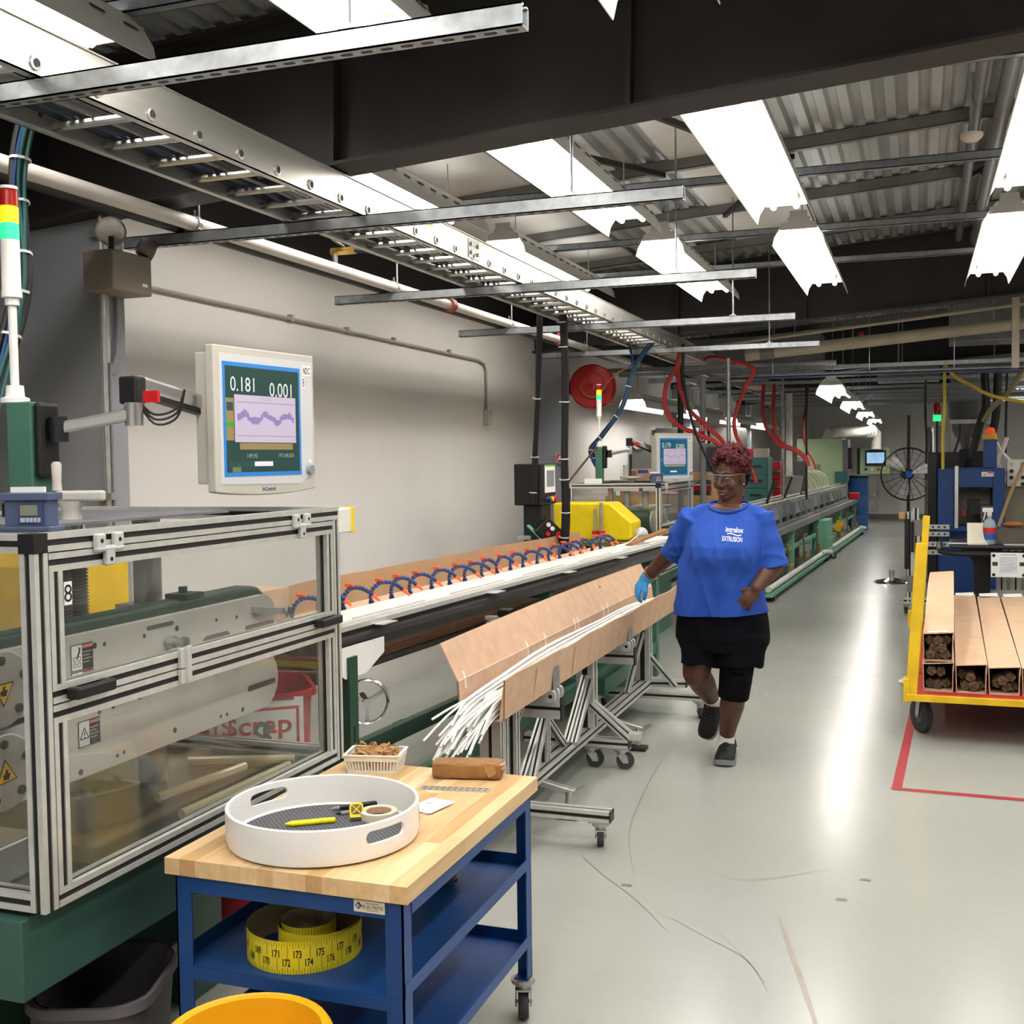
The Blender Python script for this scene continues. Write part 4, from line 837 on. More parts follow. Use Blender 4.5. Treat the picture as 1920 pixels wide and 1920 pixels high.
yc = (-1.285, 1.945, 0)
MB().lathe([(0.001,0.0),(0.130,0.0),(0.160,0.41),(0.170,0.412),(0.172,0.435),(0.164,0.442),(0.152,0.438),(0.126,0.012),(0.001,0.012)], yc, 40).build('bucket', YB_, t, True)
MB().lathe([(0.170,0.425),(0.174,0.432),(0.166,0.444),(0.160,0.44)], yc, 40).build('rim', YB_, t, True)
# ------------------------------------------------------------------ caster used on carts and stands
def caster(parent, x, y, z_top, R, wd, yaw=0.0, wheel=RUBBER, fork=STEEL, trail=0.03, name='caster'):
    M = Matrix.Translation((x, y, 0)) @ Matrix.Rotation(yaw, 4, 'Z')
    def T(p): return M @ v3(p)
    b = MB(); b.cyl(T((0,0,z_top-0.012)), T((0,0,z_top)), 0.035 if R > 0.04 else 0.024, n=16); b.cyl(T((0,0,z_top-0.03)), T((0,0,z_top-0.012)), 0.022 if R > 0.04 else 0.016, n=14)
    for s in (-1, 1):
        b.add([T((a, s*(wd/2+0.006)+q, c)) for q in (-0.002, 0.002) for a, c in ((-0.024, z_top-0.03), (0.024, z_top-0.03), (trail+0.014, R-0.012), (trail-0.014, R-0.012))], [(0,1,2,3),(7,6,5,4),(0,4,5,1),(1,5,6,2),(2,6,7,3),(3,7,4,0)])
    b.bar(T((0,-wd/2-0.008,z_top-0.03)), T((0,wd/2+0.008,z_top-0.03)), 0.05, 0.006)
    c = b.build(name, fork, parent)
    a0, a1 = T((trail,-wd/2,R)), T((trail,wd/2,R)); ax = (a1-a0).normalized()
    MB().lathe([(R*0.45,-wd/2),(R*0.93,-wd/2),(R,-wd/3),(R,wd/3),(R*0.93,wd/2),(R*0.45,wd/2)], (a0+a1)/2, 26, ax, ).build('wheel', wheel, c, True)
    MB().lathe([(0.001,-wd/2-0.001),(R*0.46,-wd/2+0.002),(R*0.46,wd/2-0.002),(0.001,wd/2+0.001)], (a0+a1)/2, 20, ax).build('wheel_hub', mat('wheel_hub_grey', '#4d4f52', 0.5), c, True)
    MB().cyl((a0+a1)/2 - ax*(wd/2+0.010), (a0+a1)/2 + ax*(wd/2+0.010), 0.007, n=8).build('axle', STEEL, c)
    return c
# ------------------------------------------------------------------ blue workbench cart
CX0, CX1, CY0, CY1, CZ = -1.622, -1.012, 2.140, 3.014, 0.700
t = thing('workbench_cart', 'blue steel rolling workbench cart with a butcher-block top', 'cart', ((CX0+CX1)/2, (CY0+CY1)/2, 0))
WOODC = ('#dcbd92', '#cfac7d', '#e2c8a2', '#bf9968', '#d6b587', '#deC096')
WOODS = [mat('maple_%d' % i, c, 0.42, 0.0, 0.07, 9, stretch=(6, 0.6, 6)) for i, c in enumerate(WOODC)]
rn = random.Random(11); nst = 15; wst = (CX1-CX0)/nst
for k in range(nst):
    cut = CY0 + rn.uniform(0.25, 0.65); mi = rn.randrange(6)
    for (a, c2) in ((CY0, cut), (cut, CY1)):
        MB().box(CX0+k*wst, CX0+(k+1)*wst-0.0003, a, c2-0.0004, CZ-0.038, CZ).build('stave', WOODS[(mi + (3 if a > CY0 else 0)) % 6], t)
lg = 0.042; zt = CZ-0.038
for x in (CX0+0.018, CX1-0.018-lg):
    for y in (CY0+0.015, CY1-0.015-lg):
        sx = 1 if x < -1.3 else -1; sy = 1 if y < 2.5 else -1; xa = x if sx > 0 else x+lg; ya = y if sy > 0 else y+lg
        b = MB(); b.box(min(xa, xa+sx*0.004), max(xa, xa+sx*0.004), y, y+lg, 0.132, zt); b.box(x, x+lg, min(ya, ya+sy*0.004), max(ya, ya+sy*0.004), 0.132, zt); b.box(x, x+lg, y, y+lg, 0.125, 0.135)
        b.build('leg', BLUE, t)
        caster(t, x+lg/2, y+lg/2, 0.132, 0.05, 0.030, yaw=(1.9 if (sx < 0 and sy < 0) else rn.uniform(0, 6.2)))
ax0, ax1, ay0, ay1 = CX0+0.018, CX1-0.018, CY0+0.015, CY1-0.015
for (a, c2) in (((ax0,ay0),(ax1,ay0)), ((ax0,ay1),(ax1,ay1)), ((ax0,ay0),(ax0,ay1)), ((ax1,ay0),(ax1,ay1))):
    b = MB(); d = (Vector(c2+(0,))-Vector(a+(0,))).normalized()*lg
    b.bar(Vector(a+(zt-0.021,))+d, Vector(c2+(zt-0.021,))-d, 0.004, 0.042); b.build('apron', BLUE, t)
for z in (0.446, 0.225):
    b = MB(); b.box(ax0+0.002, ax1-0.002, ay0+0.002, ay1-0.002, z, z+0.003); sh = b.build('shelf', BLUE, t)
    for (a, c2) in (((ax0,ay0),(ax1,ay0)), ((ax0,ay1),(ax1,ay1)), ((ax0,ay0),(ax0,ay1)), ((ax1,ay0),(ax1,ay1))):
        b = MB(); dn = -0.030 if a[1] == ay0 and c2[1] == ay0 else 0.030
        d = (Vector(c2+(0,))-Vector(a+(0,))).normalized()*0.005; b.bar(Vector(a+(z+0.002+dn/2,))+d, Vector(c2+(z+0.002+dn/2,))-d, 0.003, 0.030); b.build('shelf_lip', BLUE, sh)
f = Fr((-1.1075, ay0, 0.6425), (1,0,0), (0,0,1))
b = MB(); f.box(b, -0.037, 0.037, -0.013, 0.013, 0.0025, 0.0040); npl = b.build('name_plate', mat('plate_beige', '#d6cfb6', 0.4), t)
b = MB(); f.prism(b, [(-0.034,0.001),(-0.0255,0.0095),(-0.017,0.001),(-0.0255,-0.0075)], 0.0040, 0.0045); b.build('diamond', mat('plate_navy', '#33265e', 0.5), npl)
f.text('plate_text', 'BL', PAPER, -0.0255, 0.001, 0.0049, 0.006, npl); f.text('plate_text', 'BUILTRITE', INK, 0.0085, -0.0005, 0.0046, 0.008, npl, width=0.049)
for bb in (0.0065, -0.0085):
    b = MB(); f.box(b, -0.008, 0.022, bb, bb+0.0012, 0.0040, 0.0044); b.build('plate_line', mat('line_dark', '#6f685a', 0.6), npl)

# ------------------------------------------------------------------ round white tray and what lies in it
TC = Vector((-1.342, 2.378, CZ)); TR = 0.229; TH = 0.088; TW = mat('tray_white', '#eeedec', 0.32, var=0.01)
t = thing('round_tray', 'round white tray with oval hand holes on the cart top', 'tray', tuple(TC))
b = MB(); b.lathe([(0.001,0.0),(TR-0.016,0.0),(TR-0.004,0.006),(TR,0.018),(TR,TH-0.002),(TR-0.002,TH),(TR-0.006,TH),(TR-0.008,TH-0.002),(TR-0.008,0.016),(TR-0.014,0.010),(0.001,0.010)], TC, 72)
wall = b.build('tray_wall', TW, t, True, angle=40)
bm = bmesh.new(); bm.from_mesh(wall.data); bmesh.ops.remove_doubles(bm, verts=bm.verts, dist=1e-4); bmesh.ops.recalc_face_normals(bm, faces=bm.faces); bm.to_mesh(wall.data); bm.free()
for a in (-22, 158):
    cut = MB(); d = Vector((math.cos(R_(a)), math.sin(R_(a)), 0)); cut.prism(rrect(0.115, 0.030, 0.0145, 6), TC + d*(TR-0.05) + Vector((0,0,0.056)), TC + d*(TR+0.05) + Vector((0,0,0.056)), up=(0,0,1)); co = cut.build('cutter', TW)
    md = wall.modifiers.new('hole', 'BOOLEAN'); md.object = co; md.operation = 'DIFFERENCE'; md.solver = 'EXACT'
    applied(wall); bpy.data.objects.remove(co)
wall.data.shade_smooth(); wall.data.set_sharp_from_angle(angle=R_(40))
def mat_ribbed():
    m = mat('ribbed_mat', '#55565b', 0.6, var=0.0); nt = m.node_tree; bs = nt.nodes['Principled BSDF']
    tc = nt.nodes.new('ShaderNodeTexCoord'); wv = nt.nodes.new('ShaderNodeTexWave'); wv.inputs['Scale'].default_value = 45; wv.bands_direction = 'DIAGONAL'
    nt.links.new(tc.outputs['Object'], wv.inputs['Vector']); r = nt.nodes.new('ShaderNodeValToRGB'); r.color_ramp.elements[0].color = lin('#3c3d42'); r.color_ramp.elements[1].color = lin('#606167')
    nt.links.new(wv.outputs['Fac'], r.inputs[0]); nt.links.new(r.outputs[0], bs.inputs['Base Color']); return m
MB().cyl(TC + Vector((0,0,0.010)), TC + Vector((0,0,0.013)), TR-0.016, n=64).build('rubber_mat', mat_ribbed(), t)
d = Vector((math.cos(R_(26)), math.sin(R_(26)), 0)); sd = Vector((-d.y, d.x, 0))
b = MB()
for k in range(20):
    pass
def wrap(f2, R, n=1):     # bend a flat (a, b) outline onto a cylinder of radius R about TC
    return [TC + Vector((math.cos(a/R), math.sin(a/R), 0))*R + Vector((0, 0, bb)) for a, bb in f2]
pl = [(R_(30)*TR + 0.026*math.cos(2*PI*k/18), 0.046 + 0.026*math.sin(2*PI*k/18)) for k in range(18)]
b = MB(); b.add(wrap(pl, TR+0.0006), [tuple(range(18))]); b.build('orange_sticker', mat('sticker_orange', '#e8703a', 0.5), t)
ZM = CZ + 0.0132
def pen(name, label, p0, p1, r, m_body, m_tip, cat='pen', clip=None):
    p0 = Vector((p0[0], p0[1], ZM + r)); p1 = Vector((p1[0], p1[1], ZM + r)); d = p1 - p0
    t = thing(name, label, cat, tuple((p0+p1)/2 - Vector((0,0,r))), 'pens lying in the round tray')
    MB().cyl(p0 + d*0.12, p0 + d*0.68, r, n=12).build('barrel', m_body, t, True); MB().cyl(p0 + d*0.68, p1, r*1.08, r*0.95, 12).build('cap', m_tip, t, True)
    MB().cyl(p0, p0 + d*0.12, r*0.3, r*0.9, 10).build('tip', m_tip, t, True)
    if clip: MB().bar(p0 + d*0.74 + Vector((0,0,r*1.1)), p1 + Vector((0,0,r*1.1)), 0.003, 0.002).build('clip', clip, t)
    return t
pen('marker_pen', 'black marker pen with grey cap in the tray, farthest back', (-1.400,2.520), (-1.268,2.640), 0.0062, BLACK, mat('cap_grey', '#85878a', 0.4), clip=BLACK)
pen('ballpoint_pen', 'clear and black ballpoint pen lying nearer than the black marker', (-1.372,2.492), (-1.290,2.560), 0.0048, mat('pen_clear', '#9b9da0', 0.2, alpha=0.7), BLACK)
pen('highlighter_pen', 'bright yellow highlighter pen at the front of the round tray', (-1.447,2.376), (-1.347,2.444), 0.0068, mat('highlighter', '#f1ee13', 0.35), mat('highlighter_cap', '#e3e00c', 0.35))
t = thing('masking_tape_roll', 'roll of cream masking tape lying flat in the round tray', 'tape', (-1.262, 2.512, ZM))
MB().lathe([(0.034,0),(0.046,0),(0.046,0.018),(0.034,0.018),(0.034,0)], (-1.262,2.512,ZM), 36).build('tape', mat('tape_cream', '#d9d0bb', 0.6), t, True); MB().lathe([(0.031,0.001),(0.034,0.001),(0.034,0.017),(0.031,0.017),(0.031,0.001)], (-1.262,2.512,ZM), 36).build('core', CARD, t, True)
t = thing('pocket_tape_measure', 'yellow and black pocket tape measure leaning on the tape roll', 'tape measure', (-1.300, 2.478, ZM))
f = Fr((-1.302, 2.472, ZM+0.004), (0.86, 0.50, 0), (-0.25, 0.42, 0.87)); b = MB(); f.prism(b, [(p, q+0.020) for p, q in rrect(0.034, 0.042, 0.009, 4)], -0.016, 0.0); b.build('case', YEL, t, bevel=0.002)
b = MB(); f.prism(b, [(p, q+0.024) for p, q in rrect(0.026, 0.024, 0.007, 4)], 0.0, 0.0012); fc = b.build('front_label', mat('olive_dark', '#5d5224', 0.5), t)
for s in (-1, 1):
    b = MB(); b.bar(f.p(-0.009*s, 0.015, 0.0016), f.p(0.009*s, 0.033, 0.0016), 0.0022, 0.0008, up=f.n); b.build('cross_mark', YEL, fc)
b = MB(); f.box(b, -0.016, 0.016, -0.003, 0.004, -0.014, 0.002); b.build('mouth', BLACK, t)

# ------------------------------------------------------------------ basket of rubber bands, wrapped package, ruler, note slips
t = thing('plastic_basket', 'small white plastic basket holding rubber bands at cart\'s back', 'basket', (-1.49, 2.955, CZ)); BW = mat('basket_white', '#e2dfd6', 0.45)
cb = Vector((-1.49, 2.955, CZ)); Mb = Matrix.Rotation(R_(12), 3, 'Z')
def bp(x, y, z): return cb + Mb @ Vector((x, y, z))
wx, wy, tx, ty, hb = 0.070, 0.046, 0.080, 0.056, 0.052
MB().add([bp(-wx,-wy,0),bp(wx,-wy,0),bp(wx,wy,0),bp(-wx,wy,0),bp(-wx,-wy,0.003),bp(wx,-wy,0.003),bp(wx,wy,0.003),bp(-wx,wy,0.003)], [(0,3,2,1),(4,5,6,7),(0,1,5,4),(1,2,6,5),(2,3,7,6),(3,0,4,7)]).build('bottom', BW, t)
def side(a0, a1, b0, b1, ns):       # a: bottom corners, b: top corners
    a0, a1, b0, b1 = map(v3, (a0, a1, b0, b1)); b = MB()
    L = lambda s, h: (a0.lerp(a1, s)).lerp(b0.lerp(b1, s), h)
    b.bar(L(0,0.06), L(1,0.06), 0.003, 0.010); b.bar(L(0,0.86), L(1,0.86), 0.003, 0.018); b.bar(L(0,1), L(1,1), 0.009, 0.003)
    for k in range(ns+1): b.bar(L(k/ns,0), L(k/ns,0.9), 0.0028, 0.0045, up=(a1-a0))
    return b.build('slatted_side', BW, t)
side(bp(-wx,-wy,0), bp(wx,-wy,0), bp(-tx,-ty,hb), bp(tx,-ty,hb), 16); side(bp(-wx,wy,0), bp(wx,wy,0), bp(-tx,ty,hb), bp(tx,ty,hb), 16); side(bp(-wx,-wy,0), bp(-wx,wy,0), bp(-tx,-ty,hb), bp(-tx,ty,hb), 10); side(bp(wx,-wy,0), bp(wx,wy,0), bp(tx,-ty,hb), bp(tx,ty,hb), 10)
b = MB(); rb = random.Random(21)
for k in range(75):
    c = Vector((rb.uniform(-0.05,0.05), rb.uniform(-0.032,0.032), rb.uniform(0.015,0.052) + 0.008)); L = rb.uniform(0.025,0.045); a = rb.uniform(0, PI); up = Vector((rb.uniform(-.5,.5), rb.uniform(-.5,.5), 1)).normalized()
    e1 = Vector((math.cos(a), math.sin(a), rb.uniform(-.25,.3))).normalized(); e2 = up.cross(e1).normalized(); wd = rb.uniform(0.005,0.012)
    pts = []
    for q in range(14):
        th = 2*PI*q/14; pts.append(c + e1*(L*math.cos(th)) + e2*(wd*math.sin(th)*(1+0.3*math.sin(2*th+k))) + Vector((0,0,0.006*math.sin(2*th+k))))
    pts = [Vector((max(-0.063,min(0.063,p.x)), max(-0.040,min(0.040,p.y)), max(0.005,min(0.076,p.z)))) for p in pts]; pts.append(pts[0])
    w2 = up*0.0035
    vs = [bp(*(p-w2)) for p in pts] + [bp(*(p+w2)) for p in pts]; n = len(pts); b.add(vs, [(i, i+1, n+i+1, n+i) for i in range(n-1)])
tag(b.build('rubber_bands', mat('rubber_band_tan', '#c99a66', 0.6, var=0.12, scale=40), None, True, angle=80), 'heap of tan rubber bands filling the white basket', 'rubber bands', kind='stuff')
t = thing('wrapped_package', 'small brick-shaped package in crumpled brown paper on the cart', 'package', (-1.195, 2.955, CZ))
KRAFT = mat('kraft_brown', '#8d6437', 0.6, var=0.14, scale=18, bump=0.25, bscale=45); cp = Vector((-1.20, 2.955, CZ)); Mp = Matrix.Rotation(R_(12), 3, 'Z'); b = MB(); rp = random.Random(4); rings = []
for i in range(13):
    x = -0.098 + 0.196*i/12; sc = 0.90 if i in (0, 12) else 1.0
    rings.append([cp + Mp @ Vector((x + rp.uniform(-.0012,.0012), y*sc + rp.uniform(-.0018,.0018), 0.0252 + z*sc + rp.uniform(-.0016,.0016))) for y, z in rrect(0.072, 0.046, 0.010, 3)])
rings = [[Vector((p.x, p.y, max(p.z, CZ+0.0005))) for p in r] for r in rings]
b.rings(rings); b.build('paper_wrap', KRAFT, t, True, angle=25)
def pp(x, y, z): return cp + Mp @ Vector((x, y, z))
b = MB(); b.add([pp(0.05,-0.0395,0.048), pp(0.08,-0.0400,0.05), pp(0.088,-0.0410,0.022), pp(0.066,-0.0415,0.010), pp(0.055,-0.0405,0.026)], [(0,1,2,3,4)]); b.build('torn_flap', mat('kraft_light', '#a67c4a', 0.6, bump=0.2, bscale=60), t)
for k, (y, z) in enumerate(((-0.02,0.03),(-0.005,0.04),(0.0,0.025),(-0.025,0.042))): MB().cyl(pp(0.096,y,z), pp(0.108,y+0.002,z+0.002), 0.004, n=8).build('tube_end', mat('pink_clear', '#c99c86', 0.4), t, True)
t = thing('steel_ruler', 'short steel pocket ruler with slots lying on the cart top', 'ruler', (-1.19, 2.83, CZ))
f = Fr((-1.19, 2.832, CZ+0.0002), (0.985, 0.17, 0), (-0.17, 0.985, 0)); b = MB(); f.box(b, -0.098, 0.098, -0.019, 0.019, 0, 0.0012); b.build('blade', mat('ruler_steel', '#c2bdb6', 0.3, 0.6), t)
for k in range(11):
    for v, m2 in ((0.011, INK), (-0.008, INK)):
        b = MB(); f.box(b, -0.088+0.017*k, -0.080+0.017*k, v-0.0018, v+0.0018, 0.0012, 0.0015); b.build('slot', m2, t)
t = thing('note_slips', 'small stack of white note slips half hidden behind the tray', 'paper', (-1.195, 2.68, CZ))
for k in range(5):
    a = R_(68 + 2.5*k); f = Fr((-1.195+0.002*k, 2.672-0.002*k, CZ+0.0002+0.0011*k), (math.cos(a), math.sin(a), 0), (-math.sin(a), math.cos(a), 0)); b = MB(); f.box(b, -0.055, 0.055, -0.038, 0.038, 0, 0.0009); s_ = b.build('slip', PAPER, t)
text('slip_text', '031', INK, (-1.197, 2.68, CZ+0.0062), (0.45, 0.9, 0), (-0.9, 0.45, 0), 0.012, t, extrude=0.0002); text('slip_text', '1 1', mat('pencil', '#8b8b8b', 0.7), (-1.178, 2.70, CZ+0.0062), (0.45, 0.9, 0), (-0.9, 0.45, 0), 0.010, t, extrude=0.0002)
# ------------------------------------------------------------------ coiled giant measuring tape on the middle shelf
SZ = 0.4492; cc = Vector((-1.362, 2.312, SZ)); RO = 0.134; HT = 0.074
t = thing('measuring_tape_coil', 'coil of wide yellow measuring tape on the cart\'s middle shelf', 'measuring tape', tuple(cc))
TY = mat('tape_yellow', '#e3d226', 0.4, var=0.03); TB = mat('tape_back', '#a39a7f', 0.6)
def rr(th):
    if th < 2*PI: return RO - 0.002*th/(2*PI)
    if th < 3.1*PI: u = (th-2*PI)/(1.1*PI); u = u*u*(3-2*u); return RO-0.004 - (RO-0.070)*u
    return 0.066 - 0.0035*(th-3.1*PI)/(2*PI)
a0 = R_(-60) - 1.5*PI; path = []; n = 150; T1 = 5.6*PI
for i in range(n+1):
    th = T1*i/n; r = rr(th); off = Vector((0.006, 0.008, 0)) * min(1, max(0, (th-2*PI)/PI)); path.append((cc + off + Vector((math.cos(a0-th), math.sin(a0-th), 0))*r, Vector((math.cos(a0-th), math.sin(a0-th), 0))))
b = MB(); m_ = len(path)
for mi, o_ in ((0, 0.0006), (1, -0.0006)):
    b.m = mi; vs = [p + d*o_ for p, d in path] + [p + d*o_ + Vector((0,0,HT)) for p, d in path]; b.add(vs, [(i, i+1, m_+i+1, m_+i) for i in range(m_-1)])
b.build('ribbon', [TY, TB], t, True, angle=70)
def bend_text(s, th_c, z, h, wd, R):
    o = text('number', s, INK, (0,0,0), (1,0,0), (0,1,0), h, t, wd, bold=0.02)
    for q in o.data.vertices:
        a = th_c + q.co.x/R; zz = z + q.co.y; q.co = cc + Vector((math.cos(a)*R, math.sin(a)*R, zz))
    o.data.update(); return o
dth = 0.0254/RO
for k in range(166, 182):
    th = R_(-60) + (k-173.6)*dth
    bend_text(str(k), th, HT*(0.62 if k % 2 else 0.36), HT*0.24, 0.018, RO+0.0012)
b = MB()
for k in range(-62, 66):
    th = R_(-60) + k*dth/4; L = HT*(0.2 if k % 2 == 0 else 0.13); big = (k % 4 == 2)
    for z0, z1 in (((0.0, L), (HT-L, HT)) if not big else ((0.0, HT*0.5 if (k//4) % 2 else L), (HT*0.5 if not (k//4) % 2 else HT-L, HT))):
        R1 = RO+0.001; d = Vector((math.cos(th), math.sin(th), 0)); s_ = Vector((-d.y, d.x, 0))*0.00045
        b.add([cc+d*R1-s_+Vector((0,0,z0)), cc+d*R1+s_+Vector((0,0,z0)), cc+d*R1+s_+Vector((0,0,z1)), cc+d*R1-s_+Vector((0,0,z1))], [(0,1,2,3)])
for k in range(-30, 30):
    th = R_(-60) + k*0.105; R1 = 0.0672; d = Vector((math.cos(th), math.sin(th), 0)); s_ = Vector((-d.y, d.x, 0))*0.00045; c2 = cc + Vector((0.006,0.008,0))
    b.add([c2+d*R1-s_+Vector((0,0,HT*0.8)), c2+d*R1+s_+Vector((0,0,HT*0.8)), c2+d*R1+s_+Vector((0,0,HT)), c2+d*R1-s_+Vector((0,0,HT))], [(0,1,2,3)])
b.build('tick_marks', INK, t)['kind'] = 'stuff'
# bag of fittings further back on the middle shelf
t = thing('clear_bag', 'clear plastic bag of grey spiral wrap on the middle shelf', 'bag', (-1.235, 2.80, SZ)); bc = Vector((-1.215, 2.79, SZ)); b = MB(); rg = random.Random(8)
b.ball(bc + Vector((0,0,0.045)), 0.06, 14, 9, (0.9, 1.3, 0.72)); b.v = [(x+rg.uniform(-.004,.004), y+rg.uniform(-.004,.004), max(SZ+0.001, z+rg.uniform(-.004,.004))) for x, y, z in b.v]
b.build('film', clear_mat('bag_film', '#dfe0e2', 1.0, 0.12), t, True, angle=20)
MB().tube([bc + Vector((0.035*math.cos(a*0.9), 0.055*math.sin(a*0.9), 0.018 + 0.0035*a)) for a in range(0, 15)], 0.012, 8).build('spiral_wrap', mat('wrap_grey', '#6f6a68', 0.5), t, True)
# ------------------------------------------------------------------ conveyor trough: local frame (a along, b towards the wall, z)
LO = Vector((-2.032, 3.70, 0)); LD_ = Vector((0.0663, 0.9978, 0)); LS = Vector((-0.9978, 0.0663, 0))
def lp(a, b, z): return LO + LD_*a + LS*b + Vector((0, 0, z))
def lbox(mb, a0, a1, b0, b1, z0, z1):
    P = [lp(a, b, z) for z in (z0, z1) for a, b in ((a0, b0), (a0, b1), (a1, b1), (a1, b0))]
    return mb.add(P, [(0,3,2,1),(4,5,6,7),(0,1,5,4),(1,2,6,5),(2,3,7,6),(3,0,4,7)])
CL = 5.0
t = thing('conveyor_trough', 'long white-topped conveyor trough on a green frame beside the wall', 'conveyor', tuple(lp(CL/2, 0.1, 0)))
DSK = mat('dark_grey_pvc', '#4c4b4b', 0.42, var=0.08, scale=3); WTOP = mat('white_slick_top', '#eceae6', 0.35, var=0.02)
b = MB(); n = 2
prof = [(0.0, 0.955), (-0.004, 0.93), (0.004, 0.905), (0.03, 0.868), (0.20, 0.868), (0.24, 0.90), (0.24, 0.972), (0.0, 0.972)]
b.rings([[lp(a, p, z) for p, z in prof] for a in (0, CL)]); b.build('trough_body', DSK, t)
b = MB(); lbox(b, 0, CL, 0.045, 0.235, 0.972, 0.984); b.build('white_surface', WTOP, t)
for k, (b0, b1, z0, z1, mt) in enumerate(((-0.012, 0.018, 0.962, 0.980, ALU), (0.020, 0.042, 0.972, 0.988, mat('rail_white', '#d5d3cf', 0.4)), (-0.008, -0.002, 0.945, 0.962, BLACK))):
    for a in range(2):
        q = MB(); lbox(q, a*CL/2+(0.002 if a else 0), (a+1)*CL/2, b0, b1, z0, z1); q.build('edge_rail', mt, t)
for a in (0.28, 1.35, 2.35, 3.3, 4.3, 4.75):
    q = MB(); lbox(q, a, a+0.12, -0.05, -0.012, 0.958, 0.962); q.build('clip', ALU, t)
for a in (0.2, 1.05, 1.9, 2.75, 3.6):
    q = MB(); lbox(q, a, a+0.6, 0.036, 0.041, 0.984, 0.994); q.build('guide_strip', ALU, t)
# frame
for a in (0.06, 2.3, 4.4):
    for bb in (0.05, 0.55):
        q = MB(); lbox(q, a, a+0.06, bb, bb+0.06, 0.0, 0.86); q.build('leg', DGREEN if a < 1 else GREEN, t)
    q = MB(); lbox(q, a, a+0.06, 0.11, 0.55, 0.82, 0.86); q.build('cross_tie', GREEN, t)
for bb in (0.05, 0.55):
    q = MB(); lbox(q, 0.12, 2.3, bb+0.005, bb+0.055, 0.17, 0.25); q.build('bottom_rail', GREEN, t); q = MB(); lbox(q, 2.36, 4.4, bb+0.005, bb+0.055, 0.17, 0.25); q.build('bottom_rail', GREEN, t)
for a in (0.7, 1.5): q = MB(); lbox(q, a, a+0.1, 0.61, 0.612, 0.245, 0.252); q.build('tab', ALU, t)
q = MB(); lbox(q, 0.1, 4.9, 0.262, 0.62, 0.70, 0.72); q.build('rear_shelf', DSK, t)
q = MB(); lbox(q, 0.06, 0.12, -0.03, 0.02, 0.25, 0.865); q.build('slotted_upright', DGREEN, t)
q = MB(); lbox(q, 0.085, 0.094, -0.0315, -0.03, 0.35, 0.60); q.build('upright_slot', BLACK, t)
# chrome handwheel at its near end
hc = lp(0.22, -0.005, 0.665); t2 = thing('handwheel', 'chrome spoked handwheel on the conveyor\'s near green leg', 'handwheel', tuple(hc)); HN = (LS*-0.62 - LD_*0.78).normalized(); s_, u_ = frame(HN)
MB().tube([hc + (s_*math.cos(2*PI*k/28) + u_*math.sin(2*PI*k/28))*0.085 for k in range(29)], 0.0075, 8, caps=False).build('rim', CHROME, t2, True)
for k in range(3): a = 2*PI*k/3+0.5; MB().bar(hc, hc + (s_*math.cos(a) + u_*math.sin(a))*0.082, 0.014, 0.008, up=HN).build('spoke', CHROME, t2)
MB().cyl(hc - HN*0.12, hc + HN*0.015, 0.016, n=14).build('hub', CHROME, t2, True)
kp = hc + (s_*math.cos(-0.6) + u_*math.sin(-0.6))*0.085; MB().cyl(kp, kp + HN*0.04, 0.008, 0.011, 10).build('spinner', CHROME, t2, True)
# white deflector sheet hanging at the near end
f = Fr(lp(0.0, -0.016, 0), LD_, (0,0,1)); q = MB(); f.prism(q, [(-0.02,0.905),(0.34,0.905),(0.34,0.845),(0.20,0.785),(0.05,0.785),(-0.02,0.83)], 0.0, 0.004); tag(q.build('deflector_sheet', WHITE), 'white plastic deflector sheet hung on the conveyor\'s near end', 'sheet')
# folded cartons on the rear shelf, a long panel leaning on the wall side
for k in range(6):
    z = 0.7205 + 0.036*k; q = MB(); lbox(q, 0.25+0.05*(k % 3), 4.55-0.07*(k % 2), 0.30, 0.56-0.01*(k % 3), z, z+0.035)
    tag(q.build('folded_carton', CARD if k % 2 else mat('cardboard_b', '#bd9470', 0.85, var=0.06), None, bevel=0.002), 'long folded brown carton behind the nozzles, %s of its flat stack' % ('lowest','second lowest','third from the bottom','third from the top','second from the top','topmost')[k], 'carton', 'folded cartons stacked behind the nozzles')
f = Fr(lp(0, 0.585, 0), LD_, LS*0.12 + Vector((0,0,0.99))); q = MB(); rq = random.Random(2); top = [(0.2 + 4.4*i/24, 1.048 + rq.uniform(-0.005,0.005)) for i in range(25)]
f.prism(q, [(0.2, 0.722), (4.6, 0.722)] + top[::-1], 0, 0.006); tag(q.build('carton_panel', mat('cardboard_dark', '#ad8867', 0.85, var=0.05)), 'long brown cardboard panel with a torn top edge along the wall', 'carton')
q = MB(); c = lp(-0.33, 0.42, 0.72); tt = thing('open_carton', 'brown carton end seen through the near guard\'s window', 'carton', tuple(c))
lbox(q, -0.30, 0.16, 0.30, 0.50, 0.985, 1.11); q.build('carton_body', CARD, tt); q = MB(); lbox(q, -0.303, -0.30, 0.31, 0.49, 0.995, 1.10); q.build('open_end', CARD_E, tt)
q = MB(); lbox(q, -0.32, 0.2, 0.28, 0.60, 0.955, 0.984); q.build('support_board', DSK, tt); q = MB(); lbox(q, -0.2, -0.14, 0.36, 0.42, 0.0, 0.955); q.build('support_leg', DGREEN, tt)

